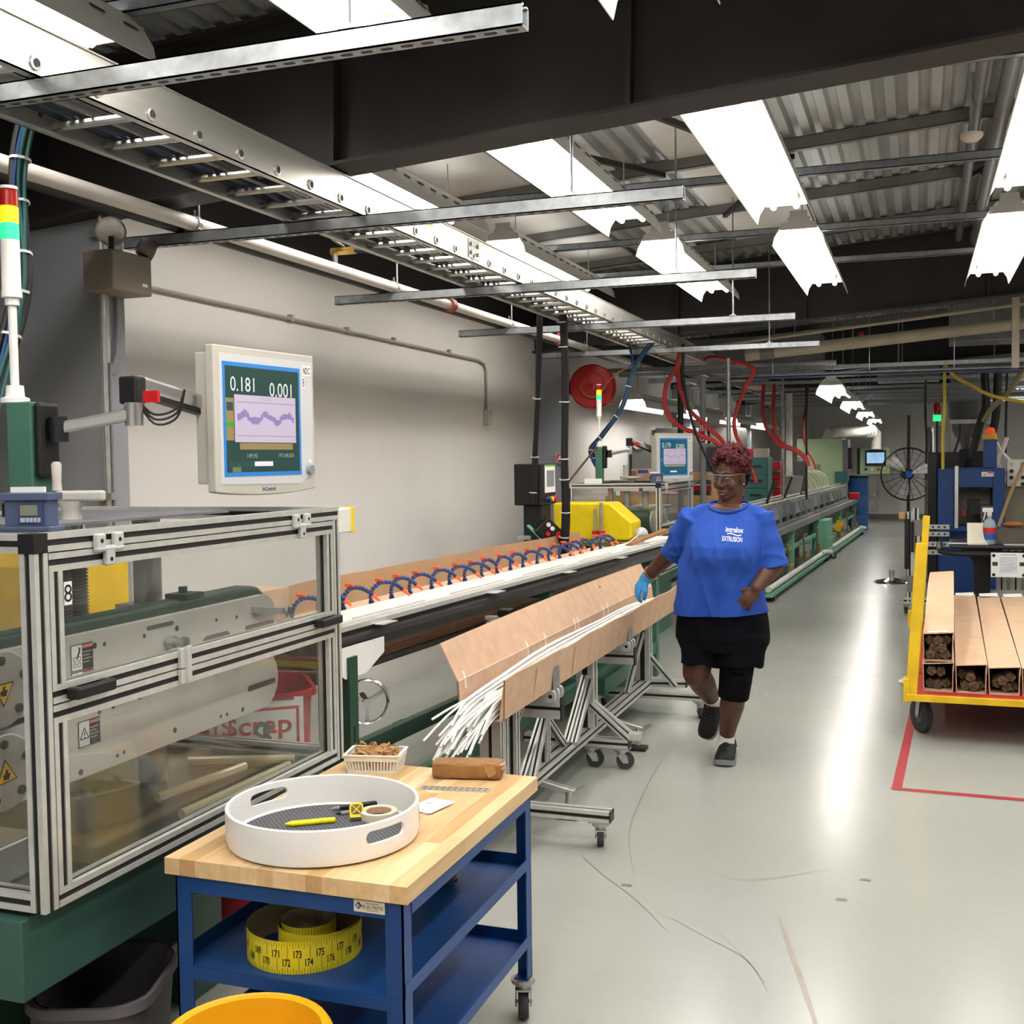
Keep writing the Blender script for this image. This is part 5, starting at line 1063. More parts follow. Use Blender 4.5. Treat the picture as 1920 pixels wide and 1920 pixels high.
# ------------------------------------------------------------------ segmented blue air nozzles with orange tips
LOC = mat('loc_blue', '#23376a', 0.45, var=0.06); ORG = mat('nozzle_orange', '#f2622a', 0.45, var=0.04)
def nozzle_proto():
    t = thing('air_nozzle', 'x', 'air nozzle'); P = spline([(0,0,0.0),(0.0,-0.004,0.030),(0.0,0.012,0.058),(0.008,0.050,0.080),(0.020,0.095,0.078),(0.036,0.128,0.062),(0.050,0.146,0.044)], 5)
    rs = [0.0108 if i % 2 == 0 else 0.0060 for i in range(len(P))]
    MB().tube(P, rs, 9).build('segmented_hose', LOC, t, True, angle=25)
    d = (P[-1]-P[-2]).normalized(); MB().cyl(P[-1], P[-1] + d*0.042, 0.0105, 0.0048, 12).build('nozzle_tip', ORG, t, True)
    q = MB(); q.cyl((-0.001,0.043,0.077), (-0.001,0.062,0.084), 0.0115, n=10); q.box(-0.018,0.016,0.042,0.060,0.088,0.098); q.build('valve', ORG, t)
    MB().cyl((0,0,-0.008), (0,0,0.006), 0.012, n=8).build('fitting', LOC, t)
    return t
np_ = nozzle_proto(); ORD = 'first second third fourth fifth sixth seventh eighth ninth tenth eleventh twelfth thirteenth fourteenth fifteenth sixteenth seventeenth eighteenth nineteenth twentieth'.split()
rz = random.Random(9)
for k in range(20):
    o = np_ if k == 0 else copy_tree(np_); p = lp(0.12 + 0.192*k + rz.uniform(-0.02,0.02), 0.255, 0.985)
    place(o, p, R_(-4 + rz.uniform(-16, 14)), '%s blue segmented air nozzle with orange tip, counted from the near guard' % ORD[k]); o['group'] = 'air nozzles along the conveyor\'s back edge'
q = MB(); lbox(q, 0.05, 4.2, 0.243, 0.262, 0.955, 0.978); q.build('air_manifold', ALU, t)
# things lying at its far end
tag(MB().bar(lp(4.0, 0.13, 0.993), lp(4.62, 0.03, 1.060), 0.05, 0.016).build('wooden_stick', mat('stick_brown', '#9b6a3f', 0.6)), 'brown flat wooden stick lying on the conveyor\'s far end', 'stick')
t = thing('clear_funnel', 'small clear plastic funnel guiding rod at the conveyor\'s far end', 'funnel', tuple(lp(4.3, 0.16, 0.985)))
MB().lathe([(0.012,-0.06),(0.05,0.0),(0.052,0.02),(0.048,0.02),(0.010,-0.055)], lp(4.35, 0.15, 1.04), 18, LD_).build('cone', mat('hazy_clear', '#cfd0cf', 0.2, alpha=0.55), t, True); q = MB(); lbox(q, 4.33, 4.37, 0.13, 0.17, 0.984, 1.0); q.build('foot', ALU, t)
tag(MB().tube([lp(3.55, 0.10, 0.990), lp(4.0, 0.125, 1.01), lp(4.3, 0.15, 1.04)], 0.0045, 7).build('white_rod', WHITE, None, True), 'single white plastic rod running out of the funnel on conveyor', 'rod')
# sensor boxes hung on the trough's aisle side
def sensor(label, a, z, big):
    t = thing('sensor_head', label, 'sensor', tuple(lp(a, -0.1, z))); q = MB(); lbox(q, a-0.02, a+0.02, -0.09, 0.0, z-0.005, z+0.012); q.build('bracket', ALU, t)
    q = MB(); lbox(q, a-0.03, a+0.03, -0.13, -0.07, z+0.012, z+(0.10 if big else 0.05)); q.build('body', BLACK, t, bevel=0.006)
    if big: q = MB(); lbox(q, a-0.015, a+0.022, -0.132, -0.130, z+0.03, z+0.07); q.build('yellow_label', WARN, t)
    else: q = MB(); lbox(q, a-0.06, a+0.06, -0.1, -0.02, z-0.035, z-0.005); q.build('roller_block', STEEL, t, bevel=0.008)
sensor('black sensor head with a yellow label hanging behind the cardboard trough', 2.62, 0.76, True)
sensor('low black roller sensor under the conveyor, left of the labelled one', 1.35, 0.84, False)

# ------------------------------------------------------------------ aluminium stand
t = thing('rod_stand', 'rolling aluminium profile stand carrying the open cardboard trough', 'stand', (-1.6, 5.6, 0)); SX = -1.62; PR = [ALU, ALU_D]
def sl(nm, a, c, w, h, up=None): return MB().slot(a, c, w, h, up).build(nm, PR, t)
for dx in (-0.023, 0.023): sl('base_rail', (SX+dx, 4.15, 0.180), (SX+dx, 7.05, 0.180), 0.045, 0.045)
for y, x1 in ((4.45, -1.18), (5.62, -1.39), (6.85, -1.20)):
    x0 = -2.02 if y < 5 else -1.95
    sl('cross_foot', (x0, y, 0.135), (x1, y, 0.135), 0.062, 0.045)
    for xe, s in ((x1, 1), (x0, -1)): MB().box(min(xe, xe+s*0.005), max(xe, xe+s*0.005), y-0.031, y+0.031, 0.113, 0.157).build('end_cap', BLACK, t)
    for xe in ((x1-0.045, x0+0.05) if y != 5.62 else (x1-0.04, x1-0.20)):
        MB().box(xe-0.045, xe+0.045, y-0.03, y+0.03, 0.105, 0.1125).build('caster_plate', STEEL, t)
        caster(t, xe, y, 0.105, 0.046, 0.028, yaw=R_(105) if xe > -1.3 else R_(20), trail=0.018)
# posts
for y, w_ in ((4.25, 0.045), (4.30, 0.045)): sl('post', (SX, y, 0.203), (SX, y, 0.585), 0.09, 0.045, up=(0,1,0))
sl('post', (SX+0.03, 4.42, 0.203), (SX+0.03, 4.42, 0.585), 0.045, 0.045)
for y in (5.65, 6.95): sl('post', (SX, y, 0.203), (SX, y, 0.585), 0.09, 0.09, up=(0,1,0))
sl('post', (SX, 4.93, 0.203), (SX, 4.93, 0.47), 0.045, 0.045)
for (a, c) in (((SX, 4.62, 0.203), (SX, 4.90, 0.42)), ((SX+0.045, 4.62, 0.203), (SX+0.02, 4.90, 0.44)), ((SX, 5.24, 0.203), (SX, 4.96, 0.40)), ((SX, 5.27, 0.203), (SX, 5.61, 0.47)), ((SX+0.04, 5.27, 0.203), (SX+0.03, 5.61, 0.45)), ((SX, 6.50, 0.203), (SX, 6.90, 0.50)),
               ((SX+0.03, 5.65, 0.33), (SX+0.25, 5.65, 0.16)), ((SX+0.03, 5.60, 0.33), (SX+0.23, 5.60, 0.16)), ((SX+0.03, 6.95, 0.36), (SX+0.20, 6.95, 0.17)), ((SX, 4.5, 0.45), (SX, 4.64, 0.57))): sl('brace', a, c, 0.030, 0.030)
sl('foot_spur', (SX, 6.97, 0.180), (SX+0.26, 7.02, 0.180), 0.045, 0.045); MB().box(SX+0.255, SX+0.262, 6.99, 7.05, 0.155, 0.205).build('end_cap', BLACK, t)
for (x, y) in ((SX+0.26, 5.63), (SX+0.06, 4.38)): MB().box(x-0.03, x+0.03, y-0.035, y+0.035, 0.158, 0.19).build('block', ALU, t); 
# top cross arms with clamps
for y in (4.72, 6.08):
    sl('top_arm', (-1.84, y, 0.505), (-1.47, y, 0.505), 0.045, 0.09); MB().box(-1.47, -1.463, y-0.024, y+0.024, 0.455, 0.555).build('end_cap', BLACK, t)
    for dy in (-0.055, 0.0, 0.055):
        q = MB(); q.prism([(p, r) for p, r in rrect(0.16, 0.055, 0.02)], (-1.56, y+dy-0.012, 0.567), (-1.56, y+dy+0.012, 0.567), up=(0,0,1)); cl_ = q.build('clamp_block', mat('clamp_white_alu', '#cfcfcd', 0.4, 0.5), t)
    for x in (-1.60, -1.55, -1.50): MB().cyl((x, y-0.069, 0.567), (x, y-0.066, 0.567), 0.009, n=12).build('bore', BLACK, t)
    q = MB(); q.box(-1.492, -1.489, y-0.055, y+0.035, 0.56, 0.70); q.build('bracket_plate', GALV, t)
MB().box(-1.66, -1.60, 4.36, 6.9, 0.586, 0.594).build('carry_strip', ALU, t)
# floor locks
for (x, y) in ((-1.46, 4.78), (-1.44, 6.02)):
    MB().box(x-0.05, x+0.05, y-0.04, y+0.04, 0.0, 0.022).build('lock_pad', BLACK, t, bevel=0.006); MB().cyl((x, y, 0.022), (x, y, 0.12), 0.016, n=12).build('lock_stem', CHROME, t, True)
    MB().bar((x-0.13, y, 0.15), (x+0.02, y+0.02, 0.11), 0.05, 0.03).build('lock_arm', STEEL, t, bevel=0.004); MB().bar((x, y, 0.10), (x+0.06, y+0.05, 0.13), 0.03, 0.012).build('pedal', STEEL, t)
for k in range(3): MB().tube(spline([(-1.70+0.015*k, 4.62, 0.50), (-1.70+0.015*k, 4.60, 0.38), (-1.72+0.01*k, 4.55, 0.28), (-1.70+0.01*k, 4.52, 0.18)], 4), 0.004, 6).build('cable', BLKC, t, True)

# ------------------------------------------------------------------ cardboard trough on the stand
t = thing('cardboard_trough', 'long open cardboard box full of white rods on the stand', 'carton', (-1.58, 5.7, 0.595)); Y0, Y1 = 4.03, 7.42; th = 0.005
def sheet(nm, poly, mt=CARD):     # poly: list of (x, z) inside line; extruded along y with thickness
    q = MB(); n = 28; A = []; 
    for i in range(n+1):
        y = Y0 + (Y1-Y0)*i/n; A.append([(x, y, z) for x, z in poly(i/n)])
    return q.rings(A).build(nm, [mt], t)
sheet('floor_panel', lambda u: [(-1.665, 0.595), (-1.50, 0.595), (-1.50, 0.600), (-1.665, 0.600)])
wv = lambda u: 0.003*math.sin(u*19) + 0.0025*math.sin(u*41)
sheet('front_panel', lambda u: [(-1.500, 0.596), (-1.478-0.004*math.sin(u*6), 0.757+wv(u)), (-1.484-0.004*math.sin(u*6), 0.758+wv(u)), (-1.506, 0.600)])
sheet('back_panel', lambda u: [(-1.660, 0.600), (-1.672, 0.742), (-1.678, 0.742), (-1.666, 0.596)])
sheet('open_flap', lambda u: [(-1.672, 0.742), (-1.745-0.006*math.sin(3*u), 0.888+0.01*math.sin(PI*u)), (-1.751-0.006*math.sin(3*u), 0.886+0.01*math.sin(PI*u)), (-1.678, 0.740)])
TAPE = mat('white_tape', '#e7dfd3', 0.5, var=0.05)
for y in (4.10, 4.86, 5.12, 5.62, 5.68, 6.18, 6.28):
    MB().bar((-1.668, y, 0.670), (-1.671, y, 0.742), 0.014, 0.0012, up=(1,0,0)).build('tape_tab', TAPE, t); MB().bar((-1.671, y, 0.742), (-1.683, y+0.006, 0.768), 0.014, 0.0012, up=(1,0,0.4)).build('tape_tab', TAPE, t)
MB().bar((-1.6712, Y0+0.01, 0.743), (-1.6712, Y1-0.05, 0.743), 0.0015, 0.004).build('fold_crease', TAPE, t)
for y in (4.42, 4.98, 6.42, 6.75, 6.95): MB().bar((-1.4985, y, 0.605), (-1.4795, y, 0.735), 0.006, 0.0012, up=(1,0,0)).build('tape_line', TAPE if y > 6.3 else mat('glue_line', '#b58e6d', 0.8), t)
for k in (0, 1):
    x0 = -1.4985 if k else -1.667
    MB().bar((x0+0.012*k, Y0-0.0008, 0.600), ((-1.4815, Y0-0.0008, 0.756) if k else (-1.675, Y0-0.0008, 0.742)), 0.006, 0.0012, up=(0,1,0)).build('cut_edge', CARD_E, t)
# the rods
RODW = mat('white_rod_plastic', '#f1efec', 0.4, var=0.01, sss=0.0); rr_ = random.Random(17); n_rod = 0
NTH2 = []
for k in range(56):
    u, v = rr_.random(), rr_.random(); x_in = -1.648 + 0.132*u; z_in = 0.606 + 0.095*v*(1-0.5*abs(u-0.5))
    ext = rr_.uniform(0.08, 0.26); out = 4.03 - ext; dx = rr_.uniform(-0.075, 0.005)*ext/0.2; dz = -(0.012 + 0.55*ext*rr_.uniform(0.55, 1.0)); 
    if k == 0: x_in, z_in, out, dx, dz = -1.655, 0.665, 3.86, -0.055, -0.035
    x5, z5 = -1.635 + 0.12*u, 0.625 + 0.11*v; x6, z6 = -1.575 + 0.075*u, 0.67 + 0.085*v
    pts = [(x_in+dx, out, max(0.45, z_in+dz)), (x_in+dx*0.45, (out+4.03)/2, z_in+dz*0.38), (x_in, 4.06, z_in), (x_in+0.3*(x5-x_in), 4.4, z_in+0.4*(z5-z_in)), (x5, 5.0, z5), (x6, 5.7, z6), (x6+0.004, 6.3, z6), (-1.60+0.09*u, 7.0, 0.62+0.09*v), (-1.63+0.12*u, 7.38+0.04*v, 0.610+0.06*v)]
    o = MB().tube(spline(pts, 4), 0.0047, 6).build('plastic_rod', RODW, None, True)
    tag(o, 'thin white plastic rod in the bundle filling the cardboard trough', 'rod', 'white plastic rods in the cardboard trough')
q = MB(); q.ball((-1.585, 4.16, 0.645), 0.05, 18, 12, (1.25, 1.5, 0.85)); rq = random.Random(6); q.v = [(x+rq.uniform(-.004,.004), y+rq.uniform(-.004,.004), max(0.601, z+rq.uniform(-.003,.003))) for x, y, z in q.v]
tag(q.build('plastic_wrap', mat('white_foam_wrap', '#eeeeea', 0.6, bump=0.3, bscale=120), None, True, angle=80), 'crumpled white foam wrap tucked among rods at the trough\'s near end', 'wrap')
# green pump base under the conveyor behind the stand
t = thing('pump_unit', 'green pump and motor on a low green base behind the stand', 'pump', (-2.0, 7.2, 0)); 
MB().box(-2.35, -1.78, 6.6, 7.9, 0.16, 0.26).build('base', GREEN, t, bevel=0.006)
for x in (-2.28, -1.86):
    for y in (6.7, 7.8): MB().cyl((x, y, 0), (x, y, 0.16), 0.025, n=12).build('foot', STEEL, t, True)
MB().cyl((-2.05, 6.85, 0.42), (-2.05, 7.35, 0.42), 0.13, n=24).build('motor', GREEN, t, True, bevel=0.01); MB().cyl((-2.05, 7.35, 0.42), (-2.05, 7.55, 0.42), 0.05, n=14).build('coupling', STEEL, t, True); MB().box(-2.16, -1.94, 6.9, 7.3, 0.26, 0.33).build('motor_foot', GREEN, t)
MB().cyl((-1.90, 6.75, 0.40), (-1.86, 6.75, 0.40), 0.045, n=18).build('end_bell', LGREEN, t, True)
# ------------------------------------------------------------------ the woman
from mathutils import noise as mnoise
from mathutils.bvhtree import BVHTree
PY = 5.85
def P(px, py, dy=0.0): return at_y(px, py, PY + dy)
def capsule(b, p0, r0, p1, r1, n=18, k=5):
    p0, p1 = v3(p0), v3(p1); d = (p1-p0).normalized(); s, u = frame(d); rings = []
    for i in range(k+1): a = -PI/2 + (PI/2)*i/k; rings.append((p0 + d*(r0*math.sin(a)), max(1e-5, r0*math.cos(a))))
    for i in range(k+1): a = (PI/2)*i/k; rings.append((p1 + d*(r1*math.sin(a)), max(1e-5, r1*math.cos(a))))
    return b.rings([[c + (s*math.cos(2*PI*j/n) + u*math.sin(2*PI*j/n))*r for j in range(n)] for c, r in rings], caps=True)
def chain(b, pts, n=18):
    for (p0, r0), (p1, r1) in zip(pts, pts[1:]): capsule(b, p0, r0, p1, r1, n)
def ell(b, c, rad, ax=None, n=24, k=16):
    c = v3(c); ax = ax or (Vector((1,0,0)), Vector((0,1,0)), Vector((0,0,1)))
    return b.rings([[c + ax[0]*(rad[0]*math.sin(PI*i/k)*math.cos(2*PI*j/n) + (1e-5 if i in (0, k) else 0)) + ax[1]*(rad[1]*max(1e-4, math.sin(PI*i/k))*math.sin(2*PI*j/n)) - ax[2]*(rad[2]*math.cos(PI*i/k)) for j in range(n)] for i in range(k+1)], caps=True)
def cone(b, p0, p1, a0, a1, sd, n=28):     # flat-ended elliptic tube; a = (half width along sd, half depth)
    p0, p1 = v3(p0), v3(p1); d = (p1-p0).normalized(); s = (v3(sd) - d*v3(sd).dot(d)).normalized(); u = d.cross(s)
    return b.rings([[c + s*(a[0]*math.cos(2*PI*j/n)) + u*(a[1]*math.sin(2*PI*j/n)) for j in range(n)] for c, a in ((p0, a0), (p1, a1))])
def melt(b, name, mt, parent, vox, smooth=4, fac=0.5, fn=None, cut=None, keep=None):
    o = b.build(name, mt, parent)
    m1 = o.modifiers.new('remesh', 'REMESH'); m1.mode = 'VOXEL'; m1.voxel_size = vox; m1.use_smooth_shade = True
    if smooth: m2 = o.modifiers.new('smooth', 'SMOOTH'); m2.iterations = smooth; m2.factor = fac
    applied(o); me = o.data
    if fn:
        nn = [v.normal.copy() for v in me.vertices]
        cc_ = [fn(v.co.copy(), n_) for v, n_ in zip(me.vertices, nn)]
        me.vertices.foreach_set('co', [x for c in cc_ for x in c]); me.update()
    if cut:
        bm = bmesh.new(); bm.from_mesh(me)
        for co, no in cut:
            r = bmesh.ops.bisect_plane(bm, geom=bm.verts[:]+bm.edges[:]+bm.faces[:], plane_co=co, plane_no=no, clear_outer=True)
            ed = [e for e in r['geom_cut'] if isinstance(e, bmesh.types.BMEdge)]
            if ed: bmesh.ops.holes_fill(bm, edges=ed)
        bm.to_mesh(me); bm.free()
    if not me.materials: me.materials.append(mt)
    me.shade_smooth(); me.update(); return o
SKIN = mat('skin_dark_brown', '#543527', 0.48, var=0.06, scale=30, spec=0.4, sss=0.05)
t = thing('person', 'woman in blue T-shirt and black shorts walking with a gloved hand on trough', 'person', tuple(P(1355, 1437)))
person = t
# ---- key joints
ft_l = P(1357, 1412, 0.11); an_l = P(1361, 1387, 0.13); kn_l = P(1378, 1290, -0.03); hp_l = P(1388, 1175, 0.0)
kn_r = P(1306, 1262, -0.02); an_r = P(1340, 1318, 0.30); hp_r = P(1315, 1175, 0.0)
sh_r = P(1296, 972, 0.0); el_r = P(1262, 1032, 0.12); wr_r = P(1213, 1083, 0.24)
sh_l = P(1428, 974, 0.02); el_l = P(1447, 1062, 0.0); wr_l = P(1418, 1102, -0.13)
nk = P(1366, 955, 0.02)
HC = P(1369, 889, 0.0)                                   # skull centre
hf = Vector((-0.40, -0.91, -0.11)).normalized(); hr_ = hf.cross(Vector((0.03, 0.0, 1))).normalized(); hu = hr_.cross(hf)   # forward, her right, up
def H(f_, r_, u_): return HC + hf*f_ + hr_*r_ + hu*u_
HA = (hr_, hf, hu)
b = MB()
# head
ell(b, H(-0.008, 0, 0.012), (0.071, 0.090, 0.098), HA); ell(b, H(0.026, 0, -0.050), (0.058, 0.060, 0.080), HA); ell(b, H(0.058, 0, -0.108), (0.026, 0.024, 0.022), HA); ell(b, H(0.02, 0, -0.085), (0.052, 0.055, 0.045), HA)
for s in (-1, 1):
    ell(b, H(0.058, s*0.036, -0.045), (0.026, 0.024, 0.028), HA); ell(b, H(-0.006, s*0.073, -0.022), (0.009, 0.019, 0.031), HA); ell(b, H(0.094, s*0.0135, -0.050), (0.0105, 0.013, 0.0095), HA)
    ell(b, H(0.072, s*0.032, -0.014), (0.019, 0.012, 0.009), HA)
capsule(b, H(0.078, -0.034, 0.010), 0.011, H(0.078, 0.034, 0.010), 0.011); capsule(b, H(0.088, 0, -0.004), 0.009, H(0.106, 0, -0.042), 0.0125)
capsule(b, H(0.086, -0.019, -0.077), 0.0085, H(0.086, 0.019, -0.077), 0.0085); capsule(b, H(0.084, -0.016, -0.090), 0.0095, H(0.084, 0.016, -0.090), 0.0095); ell(b, H(0.075, 0, -0.083), (0.030, 0.02, 0.022), HA)
# neck, chest core, pelvis
capsule(b, H(-0.015, 0, -0.07), 0.056, nk, 0.064); capsule(b, nk, 0.066, P(1364, 972, 0.03), 0.080)
cone(b, P(1364, 972, 0.03), P(1362, 1060, 0.02), (0.12, 0.085), (0.16, 0.12), (1,0,0)); ell(b, P(1364, 956, 0.015), (0.112, 0.082, 0.036)); cone(b, P(1362, 1060, 0.02), P(1354, 1180, 0.02), (0.17, 0.12), (0.19, 0.13), (1,0,0))
# arms
chain(b, ((P(1322, 980, 0.01), 0.045), (sh_r + Vector((0.01,0,-0.02)), 0.050), (el_r, 0.050))); chain(b, ((el_r, 0.050), (el_r.lerp(wr_r, 0.3), 0.049), (wr_r, 0.031)))
chain(b, ((P(1404, 982, 0.01), 0.045), (sh_l + Vector((-0.01,0,-0.02)), 0.050), (el_l, 0.052))); chain(b, ((el_l, 0.052), (el_l.lerp(wr_l, 0.3), 0.050), (wr_l, 0.031)))
# legs
chain(b, ((hp_l, 0.085), (kn_l, 0.060))); chain(b, ((kn_l, 0.060), (kn_l.lerp(an_l, 0.32), 0.064), (kn_l.lerp(an_l, 0.7), 0.047), (an_l, 0.037), (ft_l, 0.036)))
chain(b, ((hp_r, 0.095), (kn_r, 0.072))); chain(b, ((kn_r, 0.070), (kn_r.lerp(an_r, 0.35), 0.066), (kn_r.lerp(an_r, 0.75), 0.047), (an_r, 0.039)))
# ---- hands: wrist, direction to knuckles, back-of-hand normal, thumb side
def hand(b, w_, d, nrm, thumb, curl, grow=0.0, thumb_curl=0.35, scale=1.0):
    d = v3(d).normalized(); nrm = (v3(nrm) - d*v3(nrm).dot(d)).normalized(); sd = d.cross(nrm); sd = sd if sd.dot(v3(thumb)) > 0 else -sd   # sd points to the thumb side
    k = scale; w_ = v3(w_); pc = w_ + d*0.050*k
    ell(b, pc, (0.041*k+grow, 0.050*k+grow, 0.0165*k+grow), (sd, d, nrm), 20, 14); ell(b, w_ + d*0.018*k, (0.030*k+grow, 0.035*k+grow, 0.020*k+grow), (sd, d, nrm), 18, 12)
    tips = []
    for i, (off, L) in enumerate(((0.030, 0.070), (0.010, 0.079), (-0.011, 0.073), (-0.030, 0.058))):
        p = w_ + d*(0.088 - 0.004*abs(i-1))*k + sd*off*k; r = (0.0095 - 0.0006*i)*k + grow; dirn = d + sd*(off*1.4); seg = (0.45, 0.32, 0.23); a = 0.0
        for j, fr_ in enumerate(seg):
            a += curl[i]*(0.75, 1.0, 0.7)[j]; q = p + (dirn.normalized()*math.cos(a) - nrm*math.sin(a))*(L*k*fr_); r2 = r*0.93; capsule(b, p, r, q, r2, 12, 4); p, r = q, r2
        tips.append((p, dirn.normalized()*math.cos(a) - nrm*math.sin(a), nrm*math.cos(a) + dirn.normalized()*math.sin(a), r))
    p = w_ + d*0.028*k + sd*0.026*k; q = p + (d*0.62 + sd*0.70 - nrm*0.25).normalized()*0.040*k; e = q + (d*0.85 + sd*(0.45-thumb_curl) - nrm*(0.2+thumb_curl*0.6)).normalized()*0.030*k; g = e + (d*0.9 + sd*(0.2-thumb_curl) - nrm*(0.25+thumb_curl)).normalized()*0.024*k
    capsule(b, p, 0.014*k+grow, q, 0.0115*k+grow, 12, 4); capsule(b, q, 0.0115*k+grow, e, 0.0105*k+grow, 12, 4); capsule(b, e, 0.0105*k+grow, g, 0.009*k+grow, 12, 4)
    tips.append((g, (g-e).normalized(), nrm, 0.009*k+grow)); return tips
lh = dict(w_=wr_l, d=P(1398, 1130, -0.15) - wr_l, nrm=Vector((0.42, -0.84, 0.42)), thumb=Vector((-1, 0, 0.1)), curl=(0.42, 0.46, 0.50, 0.55), thumb_curl=0.25, scale=0.98)
tips = hand(b, **lh)
rh = dict(w_=wr_r, d=Vector((-0.62, 0.10, -0.75)), nrm=Vector((-0.70, -0.62, 0.35)), thumb=Vector((0.4, -0.85, -0.2)), curl=(0.55, 0.58, 0.60, 0.6), thumb_curl=0.45, scale=1.0)
rtips = hand(b, **rh)
body = melt(b, 'body', SKIN, t, 0.0042, 3, 0.45)
# nails on the bare hand
for (p, d, n_, r) in tips:
    q = MB(); s_ = d.cross(n_).normalized(); ell(q, p + n_*(r*0.86) + d*0.002, (0.0058, 0.0075, 0.0016), (s_, d, n_), 10, 6); q.build('fingernail', mat('nail_pink', '#c59a86', 0.3), body, True)
# eyes and lips
for s in (-1, 1):
    q = MB(); q.ball(H(0.0725, s*0.032, -0.014), 0.0112, 14, 10); e_ = q.build('eye', mat('eye_white', '#9c938b', 0.2), body, True)
    q = MB(); q.ball(H(0.0795, s*0.034, -0.016), 0.0060, 12, 8); q.build('iris', mat('iris_dark', '#1d120d', 0.15), e_, True)
    q = MB(); q.tube(spline([H(0.086, s*0.014, 0.012), H(0.087, s*0.030, 0.019), H(0.076, s*0.047, 0.013)], 4), 0.0032, 6); q.build('eyebrow', mat('brow_black', '#16100e', 0.8), body, True)
    q = MB(); q.ball(H(0.0, s*0.079, -0.050), 0.0045, 8, 6); q.build('earring', mat('pearl', '#e6ddcf', 0.2), body, True)
q = MB(); q.tube(spline([H(0.082,-0.024,-0.079), H(0.0925,-0.011,-0.0755), H(0.0940,0,-0.0775), H(0.0925,0.011,-0.0755), H(0.082,0.024,-0.079)], 4), [0.003]+[0.0062]*15+[0.003], 8); q.tube(spline([H(0.082,-0.022,-0.086), H(0.0915,-0.010,-0.091), H(0.0930,0,-0.092), H(0.0915,0.010,-0.091), H(0.082,0.022,-0.086)], 4), [0.003]+[0.007]*15+[0.003], 8)
q.build('lips', mat('lips_rose', '#6b3a35', 0.4), body, True)
# ---- hair: short, tightly curled, wine red, darker at the nape
b = MB(); rh_ = random.Random(12); b2 = MB()
ell(b, H(-0.020, 0, 0.035), (0.082, 0.094, 0.090), HA)
n_ = 0
while n_ < 330:
    a = rh_.uniform(0, 2*PI); c = rh_.uniform(-0.75, 1.0); s = math.sqrt(1-c*c); dv = Vector((s*math.cos(a), s*math.sin(a), c))       # (right, forward, up)
    if dv.y > 0.35 and dv.z < 0.42: continue
    if dv.y > 0.02 and dv.z < 0.12: continue
    if abs(dv.x) > 0.55 and dv.z < -0.15 and dv.y > -0.35: continue
    lift = 1.0 + 0.16*max(0, dv.z) ; p = H(-0.016, 0, 0.022) + hr_*(0.087*dv.x*lift) + hf*(0.102*dv.y*lift) + hu*(0.108*dv.z*lift) + Vector((rh_.uniform(-.006,.006),)*3)
    ell(b, p, (rh_.uniform(0.009, 0.0165),)*3, HA, 8, 6); n_ += 1
HAIR = mat('hair_wine_red', '#4c0c16', 0.7, var=0.5, scale=55, bump=0.6, bscale=220); HAIR2 = mat('hair_dark', '#1d0d0f', 0.65, var=0.2, scale=40)
hair = melt(b, 'hair', HAIR, t, 0.0035, 1, 0.4, fn=lambda c, n: c + n*(0.006*mnoise.noise(c*85) + 0.004*mnoise.noise(c*190)))
hair.data.materials.append(HAIR2)
for p in hair.data.polygons:
    d = p.center - HC; h_ = d.dot(hu); fwd = d.dot(hf)
    if h_ < 0.012 + 0.018*mnoise.noise(p.center*40) and fwd < 0.03 or (fwd > 0.05 and h_ < 0.085 and abs(d.dot(hr_)) > 0.02 and mnoise.noise(p.center*60) > 0.1): p.material_index = 1
# loose curls
b = MB()
for k in range(90):
    a = rh_.uniform(0, 2*PI); c = rh_.uniform(-0.3, 1.0); s = math.sqrt(1-c*c); dv = Vector((s*math.cos(a), s*math.sin(a), c))
    if dv.y > 0.25 and dv.z < 0.5: continue
    p = H(-0.016, 0, 0.022) + hr_*(0.099*dv.x) + hf*(0.115*dv.y) + hu*(0.125*dv.z); o_ = (hr_*dv.x + hf*dv.y + hu*dv.z).normalized(); s_, u_ = frame(o_)
    b.tube([p + o_*(0.003*j - 0.004) + (s_*math.cos(j*1.1) + u_*math.sin(j*1.1))*0.0055 for j in range(9)], 0.0021, 5)
b.build('curls', HAIR, t, True)['kind'] = 'stuff'
# ---- safety glasses
g = MB(); LEN = clear_mat('lens_clear', '#dfe3e6', 1.0, 0.06)
gl = [[H(0.098 - 0.20*(x*x)*6 - 0.006*(zz < 0), x, zz-0.014) for x in [(-0.070 + 0.140*i/22) for i in range(23)]] for zz in (0.021, 0.008, -0.006, -0.024)]
g.rings(gl, close=False, caps=False); gls = g.build('safety_glasses', LEN, t, True)
q = MB(); q.tube([p + hu*0.001 for p in gl[0]], 0.0022, 6); q.build('brow_bar', mat('frame_grey', '#8d8f93', 0.3), gls, True)
for s, i in ((-1, 0), (1, 22)):
    q = MB(); q.tube([gl[0][i], H(0.03, s*0.077, 0.006), H(-0.02, s*0.080, 0.000)], 0.0026, 6); q.build('temple', mat('frame_amber', '#6b5440', 0.35), gls, True)
